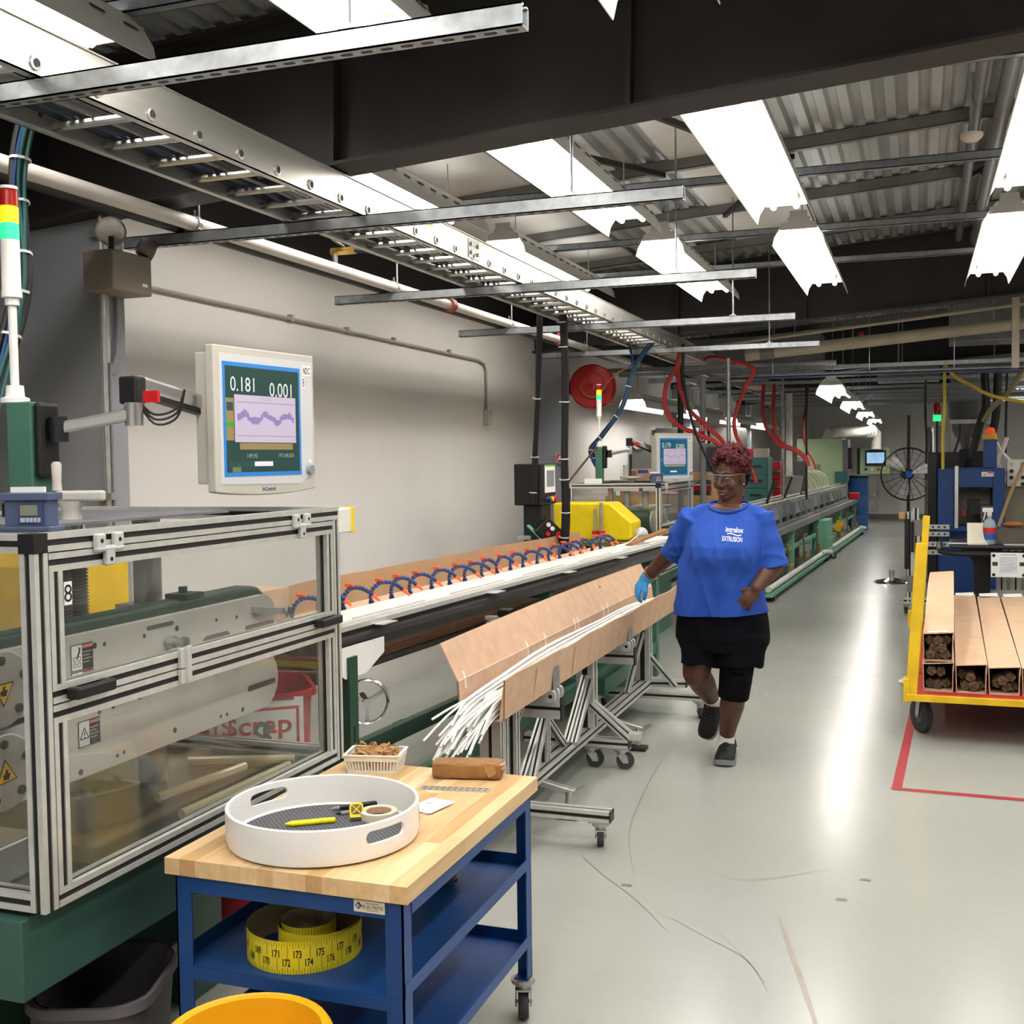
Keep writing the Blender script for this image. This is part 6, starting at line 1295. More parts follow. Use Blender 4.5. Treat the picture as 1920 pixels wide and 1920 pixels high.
# ---- T-shirt
b = MB(); X_ = Vector((1, 0.05, 0))
secs = ((953, 1366, 0.125, 0.080, 0.025), (961, 1365, 0.168, 0.100, 0.025), (975, 1364, 0.196, 0.122, 0.02), (1000, 1361, 0.205, 0.158, 0.0), (1022, 1358, 0.208, 0.182, -0.012), (1042, 1356, 0.210, 0.186, -0.015), (1070, 1352, 0.215, 0.174, -0.005), (1110, 1351, 0.224, 0.172, 0.0), (1150, 1351, 0.240, 0.178, 0.01), (1200, 1352, 0.255, 0.182, 0.01))
rg = []
for py, px, hw, hd, dy in secs:
    c = P(px, py, dy); rg.append([c + Vector((hw*math.copysign(abs(math.cos(q))**0.9, math.cos(q)), hd*math.copysign(abs(math.sin(q))**0.95, math.sin(q)), 0)) for q in [2*PI*j/40 for j in range(40)]])
b.rings(rg)
chain(b, ((P(1338, 964, 0.02), 0.058), (P(1318, 968, 0.015), 0.066), (P(1298, 981, 0.01), 0.064))); chain(b, ((P(1394, 965, 0.02), 0.058), (P(1412, 969, 0.015), 0.066), (P(1429, 982, 0.02), 0.064)))
sd_ = (el_r - sh_r).normalized(); cone(b, sh_r - sd_*0.03, P(1264, 1042, 0.10), (0.066, 0.068), (0.084, 0.080), (0.9, 0, 0.5))
sd_ = (el_l - sh_l).normalized(); cone(b, sh_l - sd_*0.03, P(1448, 1066, -0.005), (0.064, 0.068), (0.080, 0.082), (1, 0, 0.1))
SHIRT = mat('tshirt_blue', '#1d48a3', 0.85, var=0.06, scale=9, bump=0.08, bscale=350)
ZH = P(1350, 1178).z
def folds(c, n):
    k = max(0.0, min(1.0, (1.33 - c.z)/0.22)); lx = c.x - P(1355,1050).x
    def ridge(v): return (1 - abs(mnoise.noise(v)))**3
    drape = ridge(Vector((lx*7.5 + c.z*2.6, c.y*3.0, c.z*1.7 + 4))); drape2 = ridge(Vector((lx*9.0 - c.z*3.4, c.y*3.0 + 7, c.z*1.9)))
    low = max(0, min(1, (1.10-c.z)/0.35)); hem = math.sin(lx*24 + 2.6*mnoise.noise(c*4) + 0.6)*low
    side = max(0, min(1, (abs(lx)-0.17)/0.06)) * (1 if c.z > 0.98 else 0)
    return c + n*(k*(0.016*(drape-0.45) + 0.012*(drape2-0.45)) + 0.010*hem + side*0.009*(ridge(Vector((c.x*5, c.y*4, c.z*13)))-0.4))
shirt = melt(b, 'tshirt', SHIRT, t, 0.0062, 5, 0.5, fn=folds, cut=[(Vector((0, 0, ZH)), Vector((0.035, 0.02, -1)))])
# neckline opening is shown by the collar ring
q = MB(); ctr = P(1365, 946, -0.005); ring = []
for j in range(37):
    a = 2*PI*j/36; ring.append(ctr + Vector((0.102*math.cos(a), 0.088*math.sin(a) + 0.016, -0.036*max(0, -math.sin(a)) + 0.014*max(0, math.sin(a)) + 0.004*abs(math.cos(a)))))
q = MB(); q.tube(ring, 0.0075, 8, caps=False); q.build('collar', SHIRT, shirt, True)
# bare upper chest above the collar
# lettering on the chest, laid on the cloth
bm = bmesh.new(); bm.from_mesh(shirt.data); bvh = BVHTree.FromBMesh(bm); bm.free()
lc = P(1376, 1004, -0.20); rgt = Vector((0.985, 0.12, -0.07)).normalized(); upv = Vector((0.07, -0.02, 1)).normalized(); vdir = Vector((-0.12, 0.99, -0.03)).normalized()
def on_shirt(o):
    for v in o.data.vertices:
        hit = bvh.ray_cast(v.co - vdir*0.4, vdir)
        if hit[0] is not None: v.co = hit[0] - vdir*0.0035
    o.data.update()
PRINT = mat('shirt_print', '#e9edf5', 0.7, var=0)
on_shirt(text('shirt_print', 'intralox', PRINT, lc + upv*0.026, rgt, upv, 0.026, shirt, width=0.086, bold=0.012))
on_shirt(text('shirt_print', 'EXTRUSION', PRINT, lc - upv*0.020 - rgt*0.008, rgt, upv, 0.024, shirt, width=0.098, bold=0.012))
q = MB(); wv_ = [lc + rgt*(-0.035 + 0.07*i/14) + upv*(0.003 + 0.004*math.sin(2*PI*i/14)) for i in range(15)]
q.add([p + upv*0.0022 for p in wv_] + [p - upv*0.0022 for p in wv_], [(i, i+1, 15+i+1, 15+i) for i in range(14)]); on_shirt(q.build('shirt_print', PRINT, shirt))
# ---- shorts
b = MB(); SHORT = mat('shorts_navy_black', '#070910', 0.9, spec=0.15, var=0.15, scale=10, bump=0.05, bscale=300)
cone(b, P(1353, 1145, 0.02), P(1354, 1195, 0.02), (0.225, 0.165), (0.238, 0.172), X_); cone(b, P(1354, 1190, 0.02), P(1354, 1215, 0.02), (0.236, 0.170), (0.225, 0.160), X_)
cone(b, P(1318, 1185, 0.02), P(1312, 1248, -0.01), (0.125, 0.14), (0.104, 0.125), X_); cone(b, P(1392, 1185, 0.01), P(1386, 1246, 0.0), (0.130, 0.14), (0.118, 0.125), X_)
ell(b, P(1430, 1200, 0.0), (0.03, 0.07, 0.045))
melt(b, 'shorts', SHORT, t, 0.006, 4, 0.5, fn=lambda c, n: c + n*(0.007*math.sin(c.x*32 + 3*mnoise.noise(c*6)) + 0.006*mnoise.noise(c*10)))
# ---- one-leg black legging
b = MB(); LEG = mat('legging_black', '#050506', 0.85, spec=0.15, var=0.1, bump=0.05, bscale=300)
lo = kn_l.lerp(an_l, 0.17); cone(b, P(1386, 1215, 0.0), P(1381, 1262, -0.02), (0.098, 0.10), (0.083, 0.088), X_); cone(b, P(1381, 1258, -0.02), lo, (0.086, 0.092), (0.080, 0.084), X_)
melt(b, 'legging', LEG, t, 0.005, 4, 0.5, fn=lambda c, n: c + n*(0.002*mnoise.noise(c*20)))
# ---- socks and shoes
SOCK = mat('sock_white', '#dfdedb', 0.8, bump=0.2, bscale=200); SHOE = mat('shoe_black', '#141415', 0.7, var=0.15, scale=60, bump=0.2, bscale=260); SOLE = mat('sole_grey', '#7f8084', 0.6)
b = MB(); capsule(b, kn_l.lerp(an_l, 0.88), 0.0415, an_l + Vector((0,0.0,-0.02)), 0.044); capsule(b, an_l, 0.043, ft_l + Vector((0,0.0,0.01)), 0.043); melt(b, 'sock', SOCK, t, 0.005, 3)
b = MB(); capsule(b, kn_r.lerp(an_r, 0.80), 0.047, an_r + (an_r-kn_r).normalized()*0.03, 0.044); melt(b, 'sock', SOCK, t, 0.005, 3)
def shoe(heel, fwd, up, L=0.265):
    f_ = v3(fwd).normalized(); u_ = (v3(up) - f_*v3(up).dot(f_)).normalized(); r_ = f_.cross(u_)
    st = ((0.0,0.030,0.070),(0.04,0.039,0.104),(0.12,0.043,0.112),(0.22,0.045,0.116),(0.34,0.046,0.110),(0.48,0.048,0.094),(0.62,0.052,0.079),(0.76,0.053,0.069),(0.88,0.048,0.060),(0.96,0.035,0.049),(1.0,0.014,0.034))
    b = MB(); rg = []
    for s, w_, h_ in st:
        c = heel + f_*(L*s); spring = 0.012*max(0, (s-0.75)/0.25)**2
        rg.append([c + r_*(w_*math.copysign(abs(math.cos(a))**0.75, math.cos(a))) + u_*(0.024 + spring + (h_-0.024)*max(0, math.sin(a))**0.85 - 0.006*max(0, -math.sin(a))) for a in [2*PI*j/22 for j in range(22)]])
    b.rings(rg); sh = b.build('shoe', SHOE, t, True, angle=70)
    b = MB(); rg = []
    for s, w_, h_ in st:
        c = heel + f_*(L*(s*1.015-0.004)); w2 = w_ + 0.005; spring = 0.012*max(0, (s-0.75)/0.25)**2
        rg.append([c + r_*(x*w2) + u_*(z + spring) for x, z in ((-0.92,0.0),(0.92,0.0),(1.0,0.012),(0.98,0.028),(-0.98,0.028),(-1.0,0.012))])
    b.rings(rg); b.build('sole', SOLE, sh, True, angle=30)
    for k in range(5):
        s = 0.36 + 0.075*k; c = heel + f_*(L*s) + u_*(0.112 - 0.036*(s-0.36)/0.3); q = MB(); q.tube(spline([c - r_*0.024 - u_*0.008, c + u_*0.003, c + r_*0.024 - u_*0.008], 3), 0.003, 6); q.build('lace', BLACK, sh, True)
    q = MB(); q.ball(heel + f_*(L*0.20) + u_*0.110, 0.040, 14, 8, (1, 1, 0.35)); q.build('collar_pad', SHOE, sh, True)
    c = heel + f_*(L*0.34) + u_*0.116; q = MB(); q.tube(spline([c, c - r_*0.03 + u_*0.008, c - r_*0.045 - u_*0.02, c - r_*0.05 - u_*0.05], 4), 0.0028, 6); q.build('lace_loop', BLACK, sh, True)
    q = MB(); c = heel + f_*(L*0.31) + u_*0.1195; q.add([c + r_*0.010, c - r_*0.010, c + f_*0.016 - r_*0.006 - u_*0.002, c + f_*0.016 + r_*0.006 - u_*0.002], [(0,1,2,3)]); q.build('tongue_tag', RED, sh)
    return sh
gl_ = at_z(1357, 1437, 0.0); fd = Vector((0.05, -1, 0)); shoe(Vector((gl_.x, gl_.y, 0.0)) - fd.normalized()*0.245, fd, (0,0,1))
toe = P(1325, 1386, 0.28); heel_r = an_r + Vector((0.018, 0.055, 0.035)); fr_ = (toe - heel_r); shoe(heel_r, fr_, Vector((-0.15, -0.85, 0.4)), L=min(0.27, fr_.length))
# ---- blue glove and bracelet
GLV = mat('nitrile_blue', '#3f9bdc', 0.45, var=0.05, bump=0.15, bscale=70)
b = MB(); hand(b, grow=0.0035, **rh); dn = (wr_r-el_r).normalized(); capsule(b, wr_r - dn*0.015, 0.037, wr_r + dn*0.02, 0.034); melt(b, 'glove', GLV, t, 0.0042, 2, 0.4, fn=lambda c, n: c + n*0.001*mnoise.noise(c*60))
q = MB(); c = wr_r - dn*0.045; s_, u_ = frame(dn); q.tube([c + (s_*math.cos(2*PI*j/24) + u_*math.sin(2*PI*j/24))*0.0395 for j in range(25)], 0.003, 6, caps=False); q.build('bracelet', mat('gold', '#b98a3c', 0.3, 0.9), t, True)
# ------------------------------------------------------------------ black console on a column
t = thing('control_console', 'black control box with a white touch panel on a black column', 'control box', (-2.7, 8.08, 0))
MB().box(-2.81, -2.60, 7.90, 8.26, 1.255, 1.560).build('cabinet', BLACK, t, bevel=0.01)
f = Fr((-2.60, 0, 0), (0,1,0), (0,0,1)); q = MB(); f.box(q, 7.99, 8.235, 1.345, 1.552, 0, 0.004); pn = q.build('panel', PAPER, t)
q = MB(); f.box(q, 8.03, 8.21, 1.39, 1.51, 0.004, 0.006); q.build('display', mat('lcd_grey', '#8c8f96', 0.3), pn); q = MB(); f.box(q, 7.99, 8.235, 1.538, 1.552, 0.004, 0.005); q.build('green_band', mat('brand_green', '#7ac143', 0.5), pn)
for k, m_ in enumerate((BLUE, YEL, RED)): c = Vector((-2.60, 8.04+0.07*k, 1.295)); MB().cyl(c, c + Vector((0.03,0,0)), 0.018 if k < 2 else 0.024, n=14).build('button', m_, t, True)
MB().box(-2.76, -2.62, 7.96, 8.20, 0.0, 1.255).build('column', BLACK, t, bevel=0.008)
for z in (0.86, 0.93, 1.0): MB().box(-2.80, -2.70, 7.94, 7.962, z, z+0.03).build('connector', mat('connector_grey', '#a9a9a7', 0.5), t)
t = thing('button_box', 'tilted black push-button box on a green bracket below the console', 'control box', tuple(at_y(1030, 1035, 8.0))); c = at_y(1034, 1000, 7.84)
f = Fr(c, (0.62, 0.35, -0.70), (0.62, 0.30, 0.72)); q = MB(); f.box(q, -0.10, 0.10, -0.07, 0.07, -0.12, 0.0); q.build('box', BLACK, t, bevel=0.008)
for k, (a, bb, m_) in enumerate(((-0.06,0.03,PAPER),(-0.02,0.03,PAPER),(-0.02,-0.02,RED),(0.04,-0.03,YEL),(0.05,0.03,RED))): p = f.p(a, bb, 0); MB().cyl(p, p + f.n*(0.03 if m_ is RED else 0.012), 0.016 if k < 4 else 0.026, n=14).build('button', m_, t, True)
a_, b_ = at_y(990, 985, 7.86), at_y(1042, 1036, 7.86); MB().bar(a_, b_, 0.06, 0.008).build('bracket', LGREEN, t); MB().box(b_.x-0.02, b_.x+0.02, b_.y-0.02, b_.y+0.02, 0, b_.z).build('bracket_post', LGREEN, t)
# ------------------------------------------------------------------ yellow-hooded cutter
t = thing('cutter_machine', 'cutter machine with a bright yellow slanted hood behind conveyor', 'machine', (-2.45, 8.95, 0)); f = Fr((0, 8.82, 0), (1,0,0), (0,0,1))
q = MB(); f.prism(q, [(-2.80,0.935),(-2.80,1.235),(-2.33,1.235),(-2.15,1.08),(-2.15,0.965),(-2.17,0.935)], -0.34, 0.0); q.build('hood', mat('hood_yellow', '#ecd012', 0.4), t, bevel=0.012)
for x, h0, r in ((-2.43, 1.19, 0.013), (-2.38, 1.24, 0.016)):
    c = Vector((x, 8.76, 0.90)); MB().cyl(c, (x, 8.76, h0), r, n=12).build('guide_pin', STEEL, t, True); MB().cyl((x, 8.76, 0.90), (x, 8.76, 0.99), r*1.9, n=14).build('bushing', STEEL, t, True); MB().cyl((x, 8.76, 0.99), (x, 8.76, 1.015), r*2.1, n=14).build('red_collar', RED, t, True)
MB().box(-2.80, -2.40, 8.70, 9.20, 0.0, 0.90).build('black_base', BLACK, t, bevel=0.006); MB().box(-2.82, -2.15, 8.68, 9.22, 0.90, 0.93).build('table_plate', mat('olive_steel', '#7a7449', 0.4, 0.4), t)
MB().box(-2.398, -2.17, 8.78, 9.16, 0.55, 0.898).build('side_cover', mat('cover_grey', '#b4b4ae', 0.5), t, bevel=0.005); MB().box(-2.40, -2.17, 8.78, 9.16, 0.0, 0.55).build('plinth', BLACK, t)
for k in range(7): MB().bar((-2.52+0.016*k, 8.698, 0.72), (-2.50+0.016*k, 8.698, 0.84), 0.007, 0.003, up=(0,1,0)).build('louvre', mat('louvre_grey', '#6d6d6a', 0.5), t)
f2 = Fr((0, 8.699, 0), (1,0,0), (0,0,1)); danger_sticker(f2, -2.64, 0.80, 1.0, t, 'tri')
MB().tube(spline([(-2.70,8.66,0.78),(-2.66,8.62,0.86),(-2.60,8.60,0.87),(-2.56,8.62,0.82),(-2.55,8.64,0.72)], 5), 0.022, 8).build('striped_hose', mat('hose_tan_black', '#8a6a45', 0.6, var=0.6, scale=60), t, True)
tag(MB().tube([at_y(1119,838,9.72), at_y(1064,906,9.42)], 0.010, 7).build('stay_bar', mat('stay_brown', '#4b2f26', 0.5), None, True), 'thin brown stay bar slanting down left of far signal tower', 'bar')
# ------------------------------------------------------------------ second guarded puller with its tower and monitor
g2 = guard('smaller-looking far guard enclosure beyond the yellow hood', -2.85, -2.04, 9.40, 10.90, 0.60, 1.378, 0.98)
t = thing('belt_puller', 'far belt puller with green housing inside the second guard', 'puller machine', (-2.4, 10.1, 0))
for z0, z1 in ((0.95, 1.13), (0.72, 0.90)):
    f = Fr((-2.16, 0, 0), (0,1,0), (0,0,1)); q = MB(); f.prism(q, stadium(9.58, 10.75, z0, z1), -0.016, 0.0); q.build('side_plate', PLATE, t); q = MB(); f.prism(q, stadium(9.56, 10.73, z0, z1+0.02), -0.36, -0.017); q.build('belt_housing', DGREEN, t, bevel=0.01)
    MB().cyl((-2.40, 9.56, (z0+z1)/2), (-2.40, 9.52, (z0+z1)/2), 0.07, n=24).build('end_cap', MATS['cast_cap'], t, True)
for x in (-2.28, -2.45): MB().cyl((x, 9.9, 1.15), (x, 9.9, 1.36), 0.03, n=16).build('column', STEEL, t, True)
MB().box(-2.75, -2.10, 9.50, 10.80, 0.50, 0.60).build('base', GREEN, t); MB().box(-2.65, -2.20, 9.65, 10.6, 0.0, 0.50).build('pedestal', GREEN, t); MB().box(-2.56, -2.16, 9.84, 9.96, 1.30, 1.36).build('top_plate', PLATE, t)
q = Fr((0, 9.838, 0), (1,0,0), (0,0,1)); danger_sticker(q, -2.36, 1.30, 0.9, t, 'hand')
pp_ = at_y(1124, 838, 9.75); green_post('far green square post beside the second signal tower', pp_.x, 9.75, 1.378, pp_.z, 0.032)
signal_tower('far signal tower with lit amber and green lenses before the hose reel', pp_.x, 9.75, pp_.z, 0.98)
mc = at_y(1266, 857, 10.0); arm_and_monitor(('far two-link arm holding the second monitor', 'far monitor with blue bezel reading 0.179 and 0.000'), (pp_.x+0.035, 9.75, pp_.z-0.06), mc, (0.507, 0.862, 0), ('0.179', '0.000'), chart='line', sub=False, n8='')
c = at_y(1222, 903, 9.46); gauge('small blue-grey gauge beside the far monitor', Vector((c.x, 9.44, 1.379)), (0.98, 0.2, 0))
t = thing('hand_crank', 'pale cast hand crank on top of the far guard', 'crank', (-2.35, 9.95, 1.378)); c = at_y(1183, 895, 9.95)
MB().lathe([(0.03,1.378),(0.028,1.40),(0.10,1.415),(0.10,1.428),(0.001,1.43)], (c.x, 9.95, 0), 20).build('wheel', IV, t, True); MB().cyl((c.x-0.05, 9.93, 1.43), (c.x-0.05, 9.93, 1.53), 0.014, 0.016, 12).build('grip', IV, t, True)
MB().box(-2.70, -2.55, 9.405, 9.425, 1.3785, 1.42).build('note_card', PAPER, g2)
t = thing('open_carton', 'open brown carton with blue fittings beside the far monitor', 'carton', (-2.45, 10.6, 1.378)); M = Matrix.Translation((-2.42, 10.62, 1.379)) @ Matrix.Rotation(R_(25), 4, 'Z')
def mbox(nm, a, mt, par, bev=0):
    q = MB(); x0,x1,y0,y1,z0,z1 = a; q.box(*a); q.v = [tuple(M @ Vector(v)) for v in q.v]; return q.build(nm, mt, par, bevel=bev)
mbox('bottom', (-0.14,0.14,-0.12,0.12,0,0.004), CARD, t); mbox('side', (-0.14,0.14,-0.12,-0.116,0.004,0.07), CARD, t); mbox('side', (-0.14,0.14,0.116,0.12,0.004,0.11), CARD, t); mbox('side', (0.136,0.14,-0.116,0.116,0.004,0.11), CARD, t); mbox('side', (-0.14,-0.136,-0.116,0.116,0.004,0.09), CARD, t); mbox('flap', (0.14,0.26,-0.12,0.12,0.10,0.104), CARD, t); mbox('blue_fitting', (-0.10,-0.02,-0.09,0.0,0.004,0.10), mat('fitting_blue', '#2f55b5', 0.4), t)
# ------------------------------------------------------------------ shelving with cartons, cases and cabinets behind the second guard
t = thing('wooden_rack', 'low wooden rack with plywood boards behind the far guard', 'rack', (-2.2, 12.0, 0)); PLY = mat('plywood', '#cfa873', 0.6, var=0.08)
for z in (0.45, 0.85, 1.10): MB().box(-3.1, -1.92, 11.6, 12.2, z, z+0.03).build('board', PLY, t)
for x in (-3.08, -1.99):
    for y in (11.62, 12.13): MB().box(x, x+0.06, y, y+0.05, 0, 1.36).build('upright', PLY, t)
MB().box(-3.1, -1.92, 11.58, 11.60, 1.10, 1.20).build('front_lip', PLY, t); MB().box(-2.25, -1.88, 11.56, 11.60, 1.36, 1.44).build('top_lip', PLY, t)
for k, (x0, x1, z0, z1, m_, nm, lb) in enumerate(((-2.9,-2.6,1.131,1.24,CARD,'small_carton','small brown carton on the rack, leftmost'),(-2.55,-2.3,1.131,1.22,RED,'parts_bin','red parts bin on the wooden rack'),(-2.28,-2.02,1.131,1.25,mat('dark_case','#2c2d33',0.5),'parts_bin','dark grey parts bin on the wooden rack'),(-2.9,-2.5,0.881,1.03,CARD,'small_carton','brown carton on the rack\'s middle board, left'),(-2.45,-2.05,0.881,1.0,mat('carton_tan','#b08a62',0.8),'small_carton','tan carton on the rack\'s middle board, right'))):
    tag(MB().box(x0, x1, 11.66, 12.05, z0, z1).build(nm, m_, None, bevel=0.006), lb, 'carton' if 'carton' in nm else 'bin', 'boxes on the wooden rack')
t = thing('black_cabinet', 'tall black cabinet standing behind the woman\'s head', 'cabinet', (-2.5, 14.4, 0)); a_ = at_y(1311, 838, 14.3); b_ = at_y(1350, 838, 14.3)
MB().box(a_.x, b_.x+0.18, 14.3, 14.7, 0.0, a_.z).build('body', BLACK, t, bevel=0.01); MB().box(a_.x+0.02, b_.x+0.16, 14.292, 14.302, 0.05, a_.z-0.03).build('door', mat('cab_black2','#0f1012',0.4), t)
for k, (px, py, lb) in enumerate(((1312, 925, 'leftmost red tool case'), (1334, 925, 'second red tool case with a white tag'))):
    c = at_y(px, py, 11.9); t = thing('tool_case', lb + ' on the rack behind the woman', 'case', (c.x, 11.9, 1.131), 'red tool cases on the rack'); MB().box(c.x-0.05, c.x+0.06, 11.72, 12.02, 1.131, 1.30).build('case', RED, t, bevel=0.012); MB().tube([(c.x-0.02,11.87,1.30),(c.x-0.02,11.87,1.325),(c.x+0.03,11.87,1.325),(c.x+0.03,11.87,1.30)], 0.006, 6).build('handle', BLACK, t); MB().box(c.x-0.01, c.x+0.03, 11.716, 11.72, 1.19, 1.24).build('tag', PAPER, t)
def drawers(label, x0, x1, y0, y1, z1, m_, nd, zs=0.1, cat='tool cabinet'):
    t = thing('drawer_cabinet', label, cat, ((x0+x1)/2, (y0+y1)/2, 0)); MB().box(x0, x1, y0, y1, 0, z1).build('body', m_, t, bevel=0.006); h_ = (z1-zs-0.03)/nd
    for k in range(nd):
        z = zs + h_*k; d = MB().box(x0+0.02, x1-0.02, y0-0.015, y0-0.001, z+0.006, z+h_-0.006).build('drawer', m_, t, bevel=0.003)
        MB().box((x0+x1)/2-0.08, (x0+x1)/2+0.08, y0-0.035, y0-0.015, z+h_*0.45, z+h_*0.62).build('handle', CHROME, d, bevel=0.003)
    return t
a_ = at_y(1408, 858, 16.4); b_ = at_y(1440, 858, 16.4)
drawers('teal drawer cabinet with chrome handles right of the woman\'s head', a_.x-0.1, b_.x, 16.4, 16.9, a_.z, mat('teal_cabinet', '#3d6f6a', 0.45), 7); tag(MB().box(a_.x+0.02, b_.x-0.02, 16.5, 16.75, a_.z+0.0005, a_.z+0.13).build('small_carton', mat('carton_grey','#b3a49a',0.8), None, bevel=0.004), 'pale carton on top of the teal drawer cabinet', 'carton')
a_ = at_y(1385, 842, 17.1); b_ = at_y(1414, 842, 17.1); drawers('tall red tool chest behind the woman\'s shoulder', a_.x, b_.x, 17.1, 17.6, a_.z, RED, 6); drawers('red tool chest peeking out right of the teal cabinet', b_.x+0.20, b_.x+0.36, 17.25, 17.7, 1.50, mat('red_dark','#a51a1a',0.45), 6)
# ------------------------------------------------------------------ extrusion tanks along the aisle
TO = Vector((-1.40, 13.9, 0)); TDr = Vector((0.041, 0.99916, 0)); TSd = Vector((-0.99916, 0.041, 0))
def tp(a, b, z): return TO + TDr*a + TSd*b + Vector((0, 0, z))
def tbox(a0, a1, b0, b1, z0, z1, nm, mt, par, bev=0):
    q = MB(); Pq = [tp(a, b, z) for z in (z0, z1) for a, b in ((a0, b0), (a0, b1), (a1, b1), (a1, b0))]; q.add(Pq, [(0,3,2,1),(4,5,6,7),(0,1,5,4),(1,2,6,5),(2,3,7,6),(3,0,4,7)]); return q.build(nm, mt, par, bevel=bev)
TGR = mat('tank_grey', '#8f9190', 0.42, 0.4, var=0.08); PANL = mat('tank_panel', '#5d6265', 0.18, 0.2); PVC = mat('white_pvc', '#e3e2dc', 0.4); BRS = mat('brass_fitting', '#a98a4a', 0.4, 0.6)
def tank(label, A0, A1, np2):
    t = thing('cooling_tank', label, 'cooling tank', tuple(tp((A0+A1)/2, 0.4, 0)))
    tbox(A0, A1, 0.36, 0.80, 0.80, 0.955, 'tank_body', TGR, t); tbox(A0, A1, 0.16, 0.24, 0.625, 0.705, 'drip_channel', TGR, t, 0.004); tbox(A0, A1, 0.26, 0.80, 0.70, 0.72, 'ledge', TGR, t)
    L = (A1-A0)/np2
    for k in range(np2):
        a = A0+L*k+0.03; q = MB(); z0, z1 = 0.785, 0.935; b0, b1 = 0.30, 0.352
        q.add([tp(a,b0,z0),tp(a+L-0.06,b0,z0),tp(a+L-0.06,b1,z1),tp(a,b1,z1),tp(a,b0+0.012,z0-0.004),tp(a+L-0.06,b0+0.012,z0-0.004),tp(a+L-0.06,b1+0.012,z1-0.004),tp(a,b1+0.012,z1-0.004)], [(0,1,2,3),(7,6,5,4),(0,4,5,1),(1,5,6,2),(2,6,7,3),(3,7,4,0)]); q.build('hinged_panel', [PANL, TGR, mat('panel_pale','#8b9093',0.3,0.3)][0 if k % 3 else 2], t)
        tbox(a-0.03, a, 0.29, 0.36, 0.72, 0.95, 'divider', TGR, t)
        if k % 2 == 0: tbox(a+0.2, a+0.26, 0.40, 0.46, 0.955, 1.0, 'valve_block', STEEL, t)
    for bb, z in ((0.40, 0.985), (0.48, 1.01), (0.66, 1.0)):
        q = MB(); q.tube([tp(A0+0.1, bb, z), tp(A1-0.1, bb, z)], 0.012, 7); q.build('spray_pipe', mat('pipe_pale','#c9c7bd',0.4), t, True)
    nl = max(2, int((A1-A0)/2.2))
    for k in range(nl+1):
        a = A0 + 0.1 + (A1-A0-0.3)*k/nl
        for bb in (0.18, 0.72): tbox(a, a+0.08, bb, bb+0.08, 0.0, 0.625 if bb < 0.3 else 0.70, 'leg', LGREEN, t)
        tbox(a, a+0.08, 0.26, 0.72, 0.38, 0.44, 'cross_tie', LGREEN, t)
    tbox(A0+0.05, A1-0.05, 0.03, 0.14, 0.055, 0.095, 'lower_rail', LGREEN, t); tbox(A0+0.1, A1-0.1, 0.20, 0.25, 0.36, 0.41, 'mid_rail', LGREEN, t); tbox(A0+0.1, A1-0.1, 0.30, 0.34, 0.40, 0.56, 'sump_wall', mat('sump_dark','#4d524f',0.5), t)
    for a in (A0+0.2, A1-0.3): tbox(a, a+0.1, 0.03, 0.20, 0.0, 0.055, 'foot', BLACK, t)
    q = MB(); q.tube(spline([tp(A0+0.1,0.08,0.135), tp(A1-1.0,0.08,0.135), tp(A1-0.7,0.07,0.15), tp(A1-0.4,0.05,0.15), tp(A1-0.2,0.0,0.13)], 3), 0.034, 10); q.build('drain_pipe', PVC, t, True)
    for k in range(4):
        a = A0+0.6+(A1-A0-1.2)*k/3; q = MB(); q.tube([tp(a,0.17,0.50), tp(a,0.15,0.42), tp(a,0.15,0.18)], 0.013, 7); q.tube([tp(a,0.15,0.50), tp(a+0.25,0.15,0.50)], 0.013, 7); q.build('copper_pipe', mat('copper_old','#8a6b4e',0.45,0.4), t, True)
        q = MB(); q.cyl(tp(a+0.02,0.14,0.20), tp(a+0.16,0.14,0.20), 0.035, n=10); q.cyl(tp(a+0.09,0.14,0.20), tp(a+0.09,0.14,0.28), 0.018, n=8); q.build('valve', BRS, t, True)
    return t
tank('nearer stainless cooling tank with tilted panels behind the woman', -1.45, 4.05, 9); tank('farther stainless cooling tank with tilted panels at the aisle\'s end', 4.2, 10.0, 8)
t = thing('tank_stand', 'pale green cabinet on casters between the two cooling tanks', 'stand', tuple(tp(4.3, 0.1, 0))); tbox(3.9, 4.65, 0.06, 0.28, 0.16, 0.60, 'cabinet', LGREEN, t, 0.006); tbox(3.85, 4.7, 0.04, 0.30, 0.06, 0.16, 'skid', LGREEN, t); tbox(3.95, 4.6, 0.04, 0.06, 0.30, 0.32, 'shelf_edge', LGREEN, t); caster(t, tp(4.1,0.02,0).x, tp(4.1,0.02,0).y, 0.14, 0.05, 0.03, 0.4)
p = tp(5.9, 0.10, 0.40); f = Fr(p, (0.9, 0.3, -0.35), (0.3, 0, 0.95)); q = MB(); f.box(q, -0.06, 0.06, -0.09, 0.09, 0, 0.002); tag(q.build('yellow_tag', WARN), 'yellow tag hanging on the farther cooling tank', 'tag')
